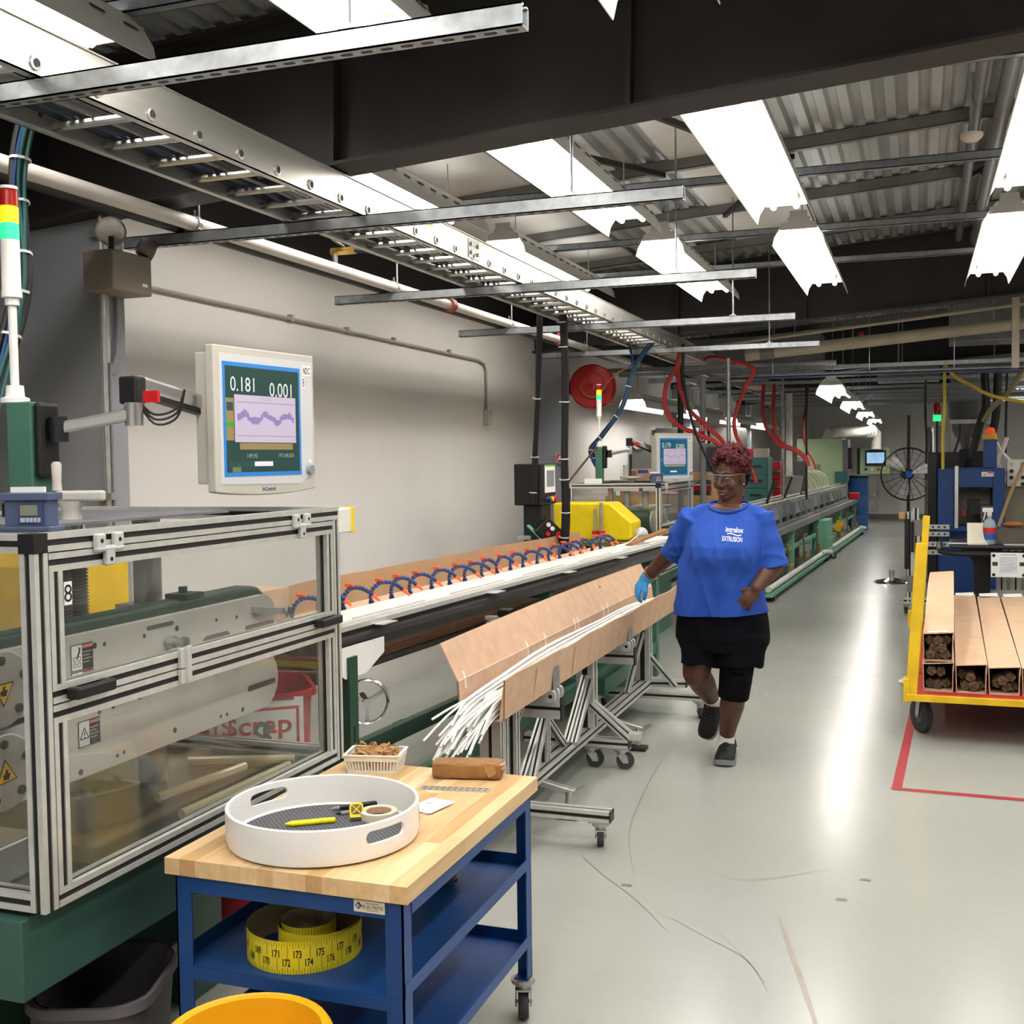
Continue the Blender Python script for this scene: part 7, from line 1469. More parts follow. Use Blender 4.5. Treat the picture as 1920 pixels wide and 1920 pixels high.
# dark grey column on tank, tubes
c = tp(4.6, 0.55, 0.955); t = thing('tank_tower', 'dark grey square tower on the tank where red hoses end', 'tower', tuple(c)); q = MB(); q.box(c.x-0.09, c.x+0.09, c.y-0.1, c.y+0.1, 0.956, 1.50); q.build('tower', mat('tower_grey','#4a4a4e',0.5), t, bevel=0.006); q = MB(); q.cyl((c.x,c.y,1.50),(c.x,c.y,1.56),0.05,n=12); q.build('hose_collar', STEEL, t, True)
for k in range(9):
    a = 5.2+0.35*k; tag(MB().tube(spline([tp(a,0.5,0.96), tp(a-0.1,0.55,1.15+0.03*(k % 3)), tp(a-0.5,0.7,1.32)], 4), 0.012, 6).build('clear_tube', mat('tube_milky','#d2cdb8',0.35), None, True), '%s milky tube rising from the farther cooling tank' % ORD[k], 'tube', 'milky tubes over the farther cooling tank')
# pale green extruder cabinet, its drums and duct
a_ = at_y(1495, 823, 24.3); b_ = at_y(1580, 823, 24.3); t = thing('extruder_cabinet', 'big pale green extruder cabinet behind the cooling tanks', 'machine', ((a_.x+b_.x)/2, 24.7, 0)); PGRN = mat('pale_sage', '#a9bf97', 0.5, var=0.03)
MB().box(a_.x, b_.x, 24.3, 25.3, 0.9, a_.z).build('cabinet', PGRN, t, bevel=0.012); MB().box(b_.x, b_.x+0.10, 24.35, 25.2, 1.05, a_.z-0.03).build('side_housing', mat('housing_grey','#77777c',0.5), t); MB().box(b_.x+0.1, b_.x+0.18, 24.4, 24.8, 1.3, a_.z-0.2).build('heater', BLACK, t); MB().box(a_.x+0.05, b_.x-0.05, 24.4, 25.2, 0, 0.9).build('plinth', GREEN, t); MB().box(b_.x-0.14, b_.x+0.10, 24.15, 24.295, 1.02, 1.25).build('die_head', mat('die_teal','#2f6a66',0.5), t); MB().box(a_.x+0.35, a_.x+0.47, 24.292, 24.3, 1.28, 1.40).build('badge', mat('badge_grey','#7f8a78',0.5), t)
PALE = mat('duct_white', '#dcd9cf', 0.5)
t = thing('vent_duct', 'white elbow duct from the extruder down to the green control panel', 'duct', tuple(at_y(1640, 838, 27.5))); q = MB(); q.tube([at_y(1552,826,24.6), at_y(1556,812,24.6), at_y(1570,809,24.8), at_y(1612,809,26), at_y(1636,806,27.4), at_y(1643,812,27.5), at_y(1643,842,27.5)], 0.12, 12); q.build('pipe', PALE, t, True)
for px in (1620, 1626, 1632): q = MB(); c = at_y(px, 808, 26.6+ (px-1620)*0.05); q.lathe([(0.12,-0.03),(0.16,0),(0.12,0.03)], c, 14, (0.4,1,0)); q.build('ring', PALE, t, True)
a_ = at_y(1612, 840, 28); b_ = at_y(1668, 889, 28); t = thing('operator_terminal', 'pale green wall control panel with a lit blue screen', 'control panel', ((a_.x+b_.x)/2, 28, b_.z)); MB().box(a_.x, b_.x, 28, 28.25, b_.z, a_.z).build('cabinet', PGRN, t, bevel=0.015); MB().box(a_.x-0.06, a_.x, 28, 28.25, b_.z, a_.z).build('side_hinge', BLACK, t)
MB().box(a_.x+0.12, b_.x-0.08, 27.97, 28.0, b_.z+0.2, a_.z-0.06).build('screen_frame', BLACK, t); MB().box(a_.x+0.16, b_.x-0.12, 27.965, 27.97, b_.z+0.26, a_.z-0.11).build('screen', mat('screen_lit','#8fb6dd',0.3,emit='#9cc4ea',estr=0.8,var=0.25,scale=9), t)
for k, m_ in enumerate((INK, PAPER, INKR, YEL)): MB().cyl((a_.x+0.14+0.14*k, 28, b_.z+0.12), (a_.x+0.14+0.14*k, 27.96, b_.z+0.12), 0.03, n=12).build('button', m_, t)
MB().cyl(((a_.x+b_.x)/2, 28.1, 0.36), ((a_.x+b_.x)/2, 28.1, b_.z), 0.02, n=8).build('conduit', STEEL, t); MB().box((a_.x+b_.x)/2-0.08, (a_.x+b_.x)/2+0.08, 28.02, 28.2, 0.22, 0.38).build('outlet_box', GREYP, t); MB().box((a_.x+b_.x)/2-0.03, (a_.x+b_.x)/2+0.03, 28.08, YF-0.0, 0.6, 0.66).build('wall_bracket', STEEL, t); MB().box(a_.x+0.1, a_.x+0.16, 28.25, YF, a_.z-0.1, a_.z-0.04).build('wall_bracket', STEEL, t)
t = thing('blue_barrel', 'tall blue plastic drum at the far end of the tanks', 'drum', tuple(at_y(1608, 960, 25))); c = at_y(1609, 960, 25); MB().lathe([(0.001,0),(0.20,0),(0.21,0.3),(0.20,0.32),(0.21,0.34),(0.21,0.7),(0.20,0.72),(0.21,0.74),(0.20,1.15),(0.001,1.15)], (c.x, 25, 0), 22).build('drum', mat('drum_blue','#2f5f9e',0.5), t, True); MB().lathe([(0.21,1.10),(0.215,1.15),(0.001,1.17)], (c.x,25,0), 22).build('lid', BLACK, t, True)
p = tp(9.7, 0.2, 0.74); tag(MB().box(p.x-0.1, p.x+0.1, p.y-0.1, p.y+0.1, 0.706, 0.84).build('red_bracket', RED, None, bevel=0.02), 'red plastic handle piece at the farther tank\'s end', 'bracket')
# ------------------------------------------------------------------ clutter of posts and drums behind the tank
for k, (px, y, z0, z1, r, m_, lb) in enumerate(((1366, 11.2, 0.0, 2.55, 0.022, GALV, 'bare steel pole rising to the tray right of the far monitor'), (1276, 11.3, 0.0, 2.50, 0.03, BLACK, 'thick black pole behind the far monitor'), (1318, 11.4, 0.0, 2.4, 0.03, GREYP, 'grey square-looking pole behind the red letter sign'), (1468, 17, 0.95, 2.9, 0.02, GALV, 'thin steel pole standing over the nearer tank'), (1480, 19, 0.0, 2.6, 0.05, PALE, 'pale upright pipe left of the green cabinet'), (1512, 16.5, 0.97, 2.9, 0.015, BLKC, 'black pole dropping to the tank tower'))):
    c = at_y(px, 800, y); tag(MB().cyl((c.x, y, z0), (c.x, y, z1), r, n=12).build('utility_pole', m_, None, True), lb, 'pole', 'poles behind the cooling tanks')
t = thing('resin_drum', 'grey resin drum behind the nearer cooling tank', 'drum', (-2.6, 18.5, 0)); c = at_y(1458, 900, 18.0); MB().lathe([(0.001,0.0),(0.30,0),(0.30,0.9),(0.36,1.25),(0.37,1.27),(0.001,1.29)], (c.x, 18.3, 0), 24).build('hopper', mat('hopper_grey','#84827a',0.5), t, True)
for k, (px, py) in enumerate(((1445, 910), (1478, 905))): c = at_y(px, py, 13.9+k*2); tag(MB().bar((c.x-0.05, c.y, 1.02), (c.x+0.05, c.y, 1.30), 0.05, 0.03).build('panel_meter', BLACK), ('upper' if k == 0 else 'farther') + ' black meter standing tilted on the nearer tank', 'meter')
# dark back wall racks over the tanks for depth
for (y, h_, m_), nm in zip(((14.2, 1.7, mat('cab_grey_dark','#5a5a58',0.5)), (15.6, 2.0, mat('cab_grey','#8a8984',0.5)), (18.2, 1.8, MATS['cab_grey_dark']), (20.0, 2.1, MATS['cab_grey']), (22.0, 1.6, MATS['cab_grey_dark'])), ('nearest dark grey', 'second, paler', 'third, dark grey', 'fourth and tallest, pale', 'farthest dark grey')):
    t = thing('wall_cabinet', nm + ' electrical cabinet along the left wall behind the tanks', 'cabinet', (-3.2, y+0.55, 0), 'electrical cabinets along the left wall'); MB().box(-3.45, -2.97, y, y+1.1, 0, h_).build('body', m_, t, bevel=0.01); MB().box(-2.969, -2.95, y+0.04, y+1.06, 0.08, h_-0.04).build('door', m_, t, bevel=0.004); MB().box(-2.95, -2.93, y+0.12, y+0.15, h_*0.5, h_*0.5+0.14).build('handle', STEEL, t)
# ------------------------------------------------------------------ red floor tape
TAPER = mat('red_floor_tape', '#9c2028', 0.5, var=0.08)
q = MB(); a, b_, c, d = at_z(1671,1481,0), at_z(1691,1479,0), at_z(1722,1345,0), at_z(1703,1345,0)
for p in (a, b_, c, d): p.z = 0.0012
dirn = (d - a).normalized(); e0, e1 = b_ + dirn*3.2, a + dirn*3.2
q.add([a, b_, e0, e1], [(0,1,2,3)]); tag(q.build('floor_tape', TAPER), 'red floor tape strip running back under the yellow cart', 'tape', 'red tape marking the cart bay')
q = MB(); a2 = Vector((a.x, a.y, 0.0016)); x1 = 2.2; q.add([a2, a2 + Vector((x1, -0.06, 0)), a2 + Vector((x1, -0.012, 0)), a2 + Vector((0, 0.048, 0))], [(0,1,2,3)]); tag(q.build('floor_tape', TAPER), 'red floor tape strip running right along the bay\'s front', 'tape', 'red tape marking the cart bay')
# ------------------------------------------------------------------ yellow platform cart
YC = mat('cart_yellow', '#dcb516', 0.5, var=0.10, scale=7); RD = mat('deck_red', '#b5322b', 0.6, var=0.12, scale=6)
t = thing('platform_cart', 'yellow platform cart with red deck loaded with long cartons', 'cart', (0.6, 8.2, 0)); DX0, DX1, DY0, DY1, DZ = -0.055, 1.35, 6.60, 9.6, 0.262
MB().box(DX0+0.03, DX1-0.03, DY0+0.03, DY1-0.03, DZ-0.02, DZ).build('deck', RD, t)
for a in ((DX0,DX1,DY0,DY0+0.03), (DX0,DX1,DY1-0.03,DY1), (DX0,DX0+0.03,DY0+0.03,DY1-0.03), (DX1-0.03,DX1,DY0+0.03,DY1-0.03)): MB().box(*a, DZ-0.030, DZ+0.004).build('edge_rail', YC, t)
for y in (6.63, 9.5): MB().box(DX0-0.02, DX0+0.015, y, y+0.10, DZ-0.045, DZ+0.085).build('stake_pocket', YC, t, bevel=0.004)
MB().cyl((DX0-0.045, 6.68, DZ+0.06), (DX0-0.02, 6.68, DZ+0.06), 0.014, n=8).build('bolt', STEEL, t); MB().cyl((DX0-0.03, 6.68, DZ+0.06), (DX0-0.02, 6.68, DZ+0.06), 0.024, n=12).build('washer', STEEL, t)
p0, p1 = Vector((-0.035, 6.66, DZ-0.03)), Vector((0.018, 6.72, 1.10)); MB().bar(p0, p1, 0.060, 0.035, up=(0,1,0)).build('stake', YC, t, bevel=0.004)
p0, p1 = Vector((-0.010, 7.3, DZ)), Vector((0.048, 7.36, 1.22)); MB().bar(p0, p1, 0.040, 0.035, up=(0,1,0)).build('stake', YC, t, bevel=0.004); MB().bar((0.0,6.68,0.62), (0.015,7.32,0.62), 0.03, 0.05).build('side_bar', YC, t)
for x, y in ((0.03, 6.86), (1.2, 6.86), (0.03, 9.3), (1.2, 9.3)):
    caster(t, x, y, DZ-0.02, 0.100, 0.045, yaw=R_(118), trail=0.02); MB().box(x-0.06, x+0.06, y-0.06, y+0.06, DZ-0.028, DZ-0.0195).build('mount_plate', STEEL, t)
# ------------------------------------------------------------------ long cartons with rod bundles
CARD2 = mat('cardboard_pale', '#cfae90', 0.85, var=0.04, scale=6); DARKIN = mat('carton_inside', '#6d5340', 0.9); WAD = mat('brown_rod_ends', '#75604c', 0.8, var=0.3, scale=140, bump=0.6, bscale=180)
def long_carton(label, x0, w, z0, h, L, yaw, bow=0.0, n=16, y0=6.75, flap=True, lid_dx=0.0, tag_=True):
    t = thing('long_carton', label, 'carton', (x0+w/2, y0, z0), 'long cartons on the yellow cart'); th = 0.005
    def X(u): return x0 + yaw*u*L
    def Zb(u): return z0 + bow*max(0.0, math.sin(PI*min(1, (u-0.15)/0.95)))*(1 if u > 0.15 else 0)
    def wall(nm, poly, mt): 
        q = MB(); q.rings([[(X(i/n)+px, y0+L*i/n, Zb(i/n)+pz) for px, pz in poly] for i in range(n+1)]); return q.build(nm, mt, t)
    wall('bottom_panel', [(0,0),(w,0),(w,th),(0,th)], CARD); wall('side_panel', [(0,th),(th,th),(th-0.004,h),(-0.004,h)], CARD); wall('side_panel', [(w-th,th),(w,th),(w+0.003,h),(w-th+0.003,h)], CARD)
    wall('top_panel', [(-0.004+lid_dx,h+0.0005),(w+0.006+lid_dx,h+0.0125),(w+0.006+lid_dx,h+0.0175),(-0.004+lid_dx,h+0.0055)], CARD2)
    if flap: wall('lid_edge', [(w+0.002+lid_dx,h-0.03),(w+0.005+lid_dx,h-0.03),(w+0.006+lid_dx,h+0.0125),(w+0.002+lid_dx,h+0.0125)], CARD2)
    if tag_: MB().add([(x0+0.02+lid_dx,y0+0.012,z0+h+0.0090),(x0+w-0.02+lid_dx,y0+0.012,z0+h+0.0180),(x0+w-0.024+lid_dx,y0+0.06,z0+h+0.0180),(x0+0.024+lid_dx,y0+0.06,z0+h+0.0090)], [(0,1,2,3)]).build('paper_slip', PAPER, t)
    for u in (0.12, 0.3, 0.52): 
        if not tag_: MB().box(X(u)+w-0.05, X(u)+w+0.005, y0+L*u, y0+L*u+0.012, Zb(u)+h+0.0165, Zb(u)+h+0.0185).build('tape_tab', TAPE, t)
    return t
def bundles(lbl, x0, w, z0, h, spots, y0=6.75):
    rb2 = random.Random(int(x0*1000)+int(z0*100))
    for k, (u, v, dy) in enumerate(spots):
        c = Vector((x0+0.008+(w-0.016)*u, y0+0.02+dy, z0+0.008+(h-0.016)*v)); r = 0.026; q = MB(); m_ = 22; rings = []
        for yy, sc in ((0.0, 0.12), (-0.002+0.004*rb2.random(), 0.45), (0.0, 0.75), (0.004, 0.97), (0.02, 1.0), (0.5, 1.0)):
            rings.append([c + Vector((math.cos(2*PI*j/m_)*r*sc*(1+0.10*math.sin(5*2*PI*j/m_+k)), yy + 0.004*math.sin(9*j+yy*900), math.sin(2*PI*j/m_)*r*sc*(1+0.10*math.sin(5*2*PI*j/m_+k)))) for j in range(m_)])
        q.rings(rings); tag(q.build('rod_bundle', WAD, None, True, angle=25), 'brown rod bundle end inside the ' + lbl, 'rod bundle', 'rod bundles in the ' + lbl)
full = [(0.2,0.18,0),(0.5,0.18,0.02),(0.8,0.18,0.01),(0.34,0.46,0.01),(0.66,0.48,0),(0.2,0.78,0.02),(0.5,0.80,0),(0.82,0.80,0.03)]
half = [(0.2,0.18,0.05),(0.5,0.18,0.03),(0.8,0.18,0.06),(0.25,0.76,0.0),(0.6,0.72,0.02)]
some = [(0.3,0.18,0.02),(0.62,0.2,0.0),(0.85,0.18,0.05),(0.5,0.56,0.01),(0.2,0.6,0.08)]
long_carton('lower left long carton at the cart\'s yellow stake', 0.030, 0.156, 0.2625, 0.152, 3.3, 0.02, 0, tag_=False); bundles('lower left carton', 0.030, 0.156, 0.2625, 0.152, half)
long_carton('upper left long carton bowing upwards on top of another', 0.030, 0.154, 0.4340, 0.150, 3.0, 0.026, 0.13); bundles('upper left carton', 0.030, 0.154, 0.4340, 0.150, full)
for k, (nm, sp) in enumerate((('second carton from the yellow stake', some), ('third carton from the yellow stake', [(0.45,0.5,0),(0.75,0.62,0.02),(0.25,0.35,0.03),(0.6,0.2,0.02),(0.85,0.2,0.05)]), ('fourth carton from the yellow stake', full), ('fifth carton from the yellow stake', half), ('sixth carton from the yellow stake', some))):
    x0 = 0.202 + 0.170*k; long_carton('long carton on the cart deck, %s' % nm, x0, 0.155, 0.2625, 0.150 - 0.006*(k % 2), 3.35, 0.024+0.012*k*0.3, 0.0, tag_=False); bundles(nm, x0, 0.155, 0.2625, 0.150, sp)
    q = MB(); yE = 6.75+3.35; xe = x0+(0.024+0.0036*k)*3.35; q.add([(xe+0.01, yE-0.10, 0.4255), (xe+0.15, yE-0.10, 0.4265), (xe+0.15, yE+0.005, 0.445), (xe+0.01, yE+0.005, 0.435)], [(0,1,2,3)]); q.build('paper_slip', PAPER, bpy.data.objects[[o.name for o in COL.objects if o.name.startswith('long_carton')][-1]])
# ------------------------------------------------------------------ black work table with its poster, bottle and box
t = thing('work_table', 'black work table with rounded rail behind the loaded cart', 'table', (0.9, 11.0, 0)); TYA, TYB, TZ = 10.9, 11.7, 0.80
a = at_y(1772, 1022, TYA); TZ = a.z
MB().box(a.x+0.05, 2.4, TYA, TYB, TZ-0.035, TZ).build('top', mat('table_black', '#1e1f22', 0.45), t, bevel=0.012); MB().tube(spline([(a.x-0.03,TYB,TZ-0.05),(a.x-0.04,TYA+0.1,TZ-0.05),(a.x,TYA,TZ-0.06),(a.x+0.15,TYA-0.03,TZ-0.07),(a.x+0.6,TYA-0.03,TZ-0.07),(2.4,TYA-0.03,TZ-0.07)], 4), 0.03, 8).build('rounded_rail', BLACK, t, True)
for x in (a.x+0.25, 2.2): MB().box(x, x+0.14, TYA+0.2, TYA+0.3, 0.0, TZ-0.035).build('leg', BLACK, t, bevel=0.01)
f = Fr((0, TYA+0.19, 0), (1,0,0), (0,0,1)); q = MB(); x = a.x+0.25; f.prism(q, [(x-0.12,TZ-0.035),(x+0.26,TZ-0.035),(x+0.15,TZ-0.15),(x+0.14,TZ-0.3),(x,TZ-0.3),(x-0.01,TZ-0.15)], -0.05, 0.0); q.build('gusset', BLACK, t)
for x in (a.x+0.5, a.x+0.62, a.x+0.9): MB().slot((x, TYA+0.5, 0), (x, TYA+0.5, TZ-0.04), 0.09, 0.045).build('profile_leg', [ALU, ALU_D], t)
MB().box(a.x+0.3, 2.3, TYA+0.42, TYA+0.47, 0.25, 0.33).build('stretcher', ALU, t)
c0, c1 = at_y(1858, 1036, TYA-0.075), at_y(1925, 1083, TYA-0.075); t = thing('poster_sheet', 'white instruction sheet hanging on the black table\'s front', 'poster', tuple(c0)); f = Fr((c0.x, TYA-0.075, c1.z), (1,0,0), (0,0,1)); W_, H_ = c1.x-c0.x, c0.z-c1.z
q = MB(); f.box(q, 0, W_, 0, H_, 0, 0.003); q.build('sheet', PAPER, t)
LG = mat('print_grey', '#9aa0ad', 0.7); LB = mat('print_box', '#dfe3ec', 0.7)
q = MB(); f.box(q, W_*0.24, W_*0.74, H_*0.16, H_*0.84, 0.003, 0.0035); q.build('text_field', LB, t)
for k in range(9): q = MB(); f.box(q, W_*0.26, W_*(0.72-0.06*(k % 3)), H_*(0.77-0.065*k), H_*(0.785-0.065*k), 0.0035, 0.004); q.build('text_line', LG, t)
q = MB(); f.box(q, W_*0.28, W_*0.7, H_*0.90, H_*0.93, 0.003, 0.0035); q.build('title_line', LG, t)
for u, v in ((0.08,0.88),(0.08,0.09),(0.92,0.88),(0.92,0.09)): q = MB(); f.prism(q, [(W_*u+0.018*math.cos(R_(90*k+45*0)), H_*v+0.018*math.sin(R_(90*k))) for k in range(4)], 0.003, 0.004); q.build('corner_mark', INK, t)
for u in (0.04, 0.80): q = MB(); f.box(q, W_*u, W_*(u+0.15), H_*0.46, H_*0.62, 0.003, 0.0036); q.build('photo_print', mat('print_photo', '#3b3a3e', 0.6, var=0.4, scale=60), t)
def put(px, py, y): return at_y(px, py, y)
c = at_y(1855, 1018, 11.1); t = thing('spray_bottle', 'clear spray bottle with red and blue label on the black table', 'bottle', (c.x, 11.1, TZ)); k = 1.15
MB().lathe([(0.001,0.0),(0.045*k,0.0),(0.048*k,0.01),(0.048*k,0.15*k),(0.035*k,0.185*k),(0.016*k,0.20*k),(0.016*k,0.22*k)], (c.x,11.1,TZ+0.0005), 20).build('bottle', mat('clear_blue_fluid','#b9c9d6',0.1,alpha=0.65), t, True)
MB().lathe([(0.0486*k,0.035*k),(0.0486*k,0.085*k)], (c.x,11.1,TZ), 20).build('label_blue', mat('label_blue','#2b5fb8',0.4), t, True); MB().lathe([(0.0488*k,0.085*k),(0.0488*k,0.13*k)], (c.x,11.1,TZ), 20).build('label_red', mat('label_red','#d4303c',0.4), t, True)
q = MB(); q.cyl((c.x,11.1,TZ+0.22*k),(c.x,11.1,TZ+0.25*k),0.018*k,n=12); q.box(c.x-0.06,c.x+0.03,11.085,11.115,TZ+0.25*k,TZ+0.285*k); q.build('trigger_head', WHITE, t, bevel=0.004); MB().bar((c.x-0.035,11.1,TZ+0.25*k),(c.x-0.05,11.1,TZ+0.19*k),0.012,0.01).build('trigger', WHITE, t)
c = at_y(1895, 1000, 11.2); t = thing('clear_bin', 'clear plastic bin with an orange-brown lump on top, on the table', 'bin', (c.x, 11.2, TZ)); 
for a4 in ((-0.13,0.13,-0.1,-0.096,0.0,0.14),(-0.13,0.13,0.096,0.1,0,0.14),(-0.13,-0.126,-0.096,0.096,0,0.14),(0.126,0.13,-0.096,0.096,0,0.14),(-0.13,0.13,-0.1,0.1,0.14,0.146)): MB().box(c.x+a4[0],c.x+a4[1],11.2+a4[2],11.2+a4[3],TZ+0.0005+a4[4],TZ+0.0005+a4[5]).build('wall', mat('smoky_clear','#6b655c',0.2,alpha=0.7), t)
q = MB(); q.ball((c.x+0.02,11.2,TZ+0.172),0.06,12,8,(1.5,0.8,0.42)); tag(q.build('purge_lump', mat('lump_orange','#b26a3c',0.6,bump=0.4,bscale=40), None, True), 'orange-brown plastic lump lying on the clear bin', 'lump')
c = at_y(1832, 1018, 11.0); t = thing('acrylic_holder', 'pale folded acrylic holder left of the spray bottle', 'holder', (c.x, 11.0, TZ)); f = Fr((c.x-0.08,11.05,TZ+0.0005),(1,0,0),(0,0.35,0.94)); q = MB(); f.box(q,0,0.17,0,0.20,0,0.004); q.build('back_sheet', mat('acrylic_pale','#d9d4bd',0.2), t); MB().box(c.x-0.08,c.x+0.09,10.97,11.06,TZ+0.0002,TZ+0.006).build('foot_sheet', MATS['acrylic_pale'], t)
for k, (px, dy) in enumerate(((1800,0.1),(1905,0.0))): c = at_y(px, 1020, 11.0+dy); tag(MB().box(c.x-0.10,c.x+0.10,10.95+dy,11.1+dy,TZ+0.0003,TZ+0.002).build('loose_paper', PAPER), ('loose white paper at the table\'s left end', 'loose white paper in front of the clear bin')[k], 'paper')
# ------------------------------------------------------------------ aluminium fixture cart between aisle and table
t = thing('profile_fixture', 'tall rolling aluminium profile fixture at the aisle\'s right edge', 'fixture', (-0.05, 12.0, 0)); FY = 12.0
def fx(px): return at_y(px, 1000, FY).x
for px, z0, z1, w_ in ((1706,0.10,1.02,0.05),(1717,0.10,1.06,0.06),(1727,0.3,0.95,0.05)): MB().slot((fx(px), FY, z0), (fx(px), FY, z1), w_, w_).build('upright', [ALU, ALU_D], t)
MB().box(fx(1700)-0.02, fx(1700)+0.025, FY-0.06, FY-0.02, 0.45, 0.95).build('cover_strip', BLACK, t); MB().box(fx(1711)-0.015, fx(1711)+0.015, FY-0.06, FY-0.03, 0.62, 0.92).build('cover_strip', BLACK, t)
for z in (0.87, 0.80, 0.70, 0.62): MB().box(fx(1722), fx(1780), FY-0.05+0.02*(z > .75), FY+0.02, z-0.022, z+0.022).build('perforated_arm', mat('arm_alu','#b9bab8',0.4,0.5), t)
for z in (0.87, 0.80, 0.70, 0.62):
    for k in range(5): c = Vector((fx(1738)+0.055*k, FY-0.05+0.02*(z > .75)-0.001, z)); MB().cyl(c, c+Vector((0,0.003,0)), 0.011, n=8).build('hole', BLACK, t)
for px, z in ((1719,0.86),(1711,0.30)): MB().box(fx(px)-0.05, fx(px)+0.05, FY-0.04, FY-0.03, z-0.08, z+0.08).build('gusset_plate', mat('gusset_grey','#8d8b85',0.45,0.4), t)
MB().slot((fx(1695), FY, 0.13), (fx(1780), FY, 0.13), 0.06, 0.06).build('base_beam', [ALU, ALU_D], t)
for px in (1699, 1775): caster(t, fx(px), FY, 0.10, 0.042, 0.03, 1.5)
MB().cyl((fx(1697)-0.03, FY-0.05, 0.95), (fx(1697)-0.03, FY-0.05, 1.02), 0.03, n=10).build('sensor_lamp', mat('lamp_warm','#d9b37a',0.3), t)
t = thing('chrome_stand_base', 'low chrome round stand base on the floor by the fixture', 'stand base', tuple(at_z(1668, 1092, 0))); c = at_z(1672, 1092, 0); MB().lathe([(0.001,0.06),(0.05,0.055),(0.2,0.02),(0.22,0.0),(0.001,0.0)], c, 24).build('foot', CHROME, t, True); MB().cyl(c+Vector((0,0,0.055)), c+Vector((0,0,0.16)), 0.03, n=10).build('stub', STEEL, t)
# ------------------------------------------------------------------ pedestal fan
FC = at_y(1703, 889, 15.0); t = thing('pedestal_fan', 'large black pedestal fan with wire guard facing the aisle', 'fan', (FC.x, 15.1, 0)); FA = Vector((0.10, -1, 0)).normalized(); s_, u_ = frame(FA); R0 = 0.325
def ringp(r, off, n=40): return [FC + FA*off + (s_*math.cos(2*PI*k/n) + u_*math.sin(2*PI*k/n))*r for k in range(n+1)]
q = MB(); q.tube(ringp(R0, 0.0), 0.012, 6, caps=False); q.build('guard_rim', BLACK, t, True)
WIRE = mat('wire_dark', '#2c2c2e', 0.4)
q = MB()
for r, o_ in ((0.27,0.050),(0.19,0.063),(0.11,0.07)): q.tube(ringp(r, o_), 0.0018, 4, caps=False)
for k in range(18):
    a = 2*PI*k/18; d = s_*math.cos(a) + u_*math.sin(a); q.tube([FC + FA*0.07 + d*0.05, FC + FA*0.06 + d*0.22, FC + FA*0.045 + d*0.29, FC + d*R0], 0.0025, 4); q.tube([FC - FA*0.07 + d*0.05, FC - FA*0.05 + d*0.27, FC + d*R0], 0.0025, 4)
q.build('wire_guard', WIRE, t, True)['kind'] = 'stuff'
BLD = mat('blade_alu', '#d0d0ce', 0.35, 0.1)
for k in range(3):
    a0 = 2*PI*k/3 + 0.75; q = MB(); rg = []
    for i in range(7):
        r = 0.05 + 0.235*i/6; w_ = 0.25 + 0.32*math.sin(PI*(0.15+0.75*i/6)); rg.append([FC + (s_*math.cos(a0+w_*x) + u_*math.sin(a0+w_*x))*r + FA*(0.035*x*1.6 + dz) for dz in (0.0, 0.004) for x in ((-0.5,-0.2,0.2,0.5) if dz == 0 else (0.5,0.2,-0.2,-0.5))])
    q.rings(rg); q.build('blade', BLD, t, True, angle=50)
MB().cyl(FC + FA*0.072, FC + FA*0.085, 0.042, n=20).build('badge', mat('badge_blue','#1f4fb0',0.4), t, True); MB().cyl(FC - FA*0.04, FC + FA*0.07, 0.04, n=18).build('hub', BLACK, t, True); MB().cyl(FC - FA*0.30, FC - FA*0.07, 0.075, n=18).build('motor', BLACK, t, True)
MB().cyl((FC.x, FC.y+0.2, 0.04), (FC.x, FC.y+0.2, 2.08), 0.020, n=12).build('pole', BLACK, t, True); MB().lathe([(0.001,0),(0.25,0),(0.25,0.02),(0.06,0.05),(0.001,0.05)], (FC.x, FC.y+0.2, 0), 24).build('base', BLACK, t, True)
# ------------------------------------------------------------------ blue press and neighbours
t = thing('blue_press', 'blue C-frame press with warning labels behind the black table', 'press', (0.55, 13.4, 0)); BP = mat('press_blue', '#1d4585', 0.45, var=0.05); X0, X1, Z0, Z1 = 0.20, 0.86, 0.85, 1.43
MB().box(X0, X1, 13.3, 13.9, 0.0, Z0-0.06).build('base', BP, t, bevel=0.01); MB().box(X0-0.02, X0+0.35, 13.0, 13.3, Z0-0.09, Z0-0.03).build('bolster', BP, t, bevel=0.012)
for a in ((X0,X0+0.16,Z0-0.06,Z1),(X1-0.12,X1,Z0-0.06,Z1),(X0+0.16,X1-0.12,Z1-0.20,Z1)): MB().box(a[0],a[1],13.0,13.9,a[2],a[3]).build('frame_member', BP, t, bevel=0.006)
MB().box(X0+0.16, X1-0.12, 13.5, 13.56, Z0-0.06, Z1-0.2).build('back_panel', mat('tan_panel','#9a9288',0.5,0.2), t); MB().box(X0+0.165, X0+0.20, 12.95, 13.0, Z0-0.05, Z1+0.03).build('guide_strip', ALU, t); MB().box(X0+0.44, X0+0.56, 13.1, 13.3, Z0-0.06, Z0+0.16).build('ram_block', mat('ram_pale','#c9c6c2',0.45,0.3), t); MB().box(X0+0.30, X0+0.42, 13.0, 13.2, Z0+0.1, Z0+0.25).build('sensor_block', BLACK, t); MB().box(X0+0.42, X0+0.54, 12.98, 13.2, Z0+0.05, Z0+0.19).build('motor_block', mat('motor_grey','#55565a',0.5), t); MB().box(X0+0.24, X0+0.28, 13.05, 13.1, Z0+0.08, Z0+0.13).build('red_knob', RED, t)
MB().box(X0+0.46, X0+0.59, 13.2, 13.34, Z1+0.0, Z1+0.31).build('cylinder_column', BP, t, bevel=0.006)
fb = Fr((0, 12.999, 0), (1,0,0), (0,0,1))
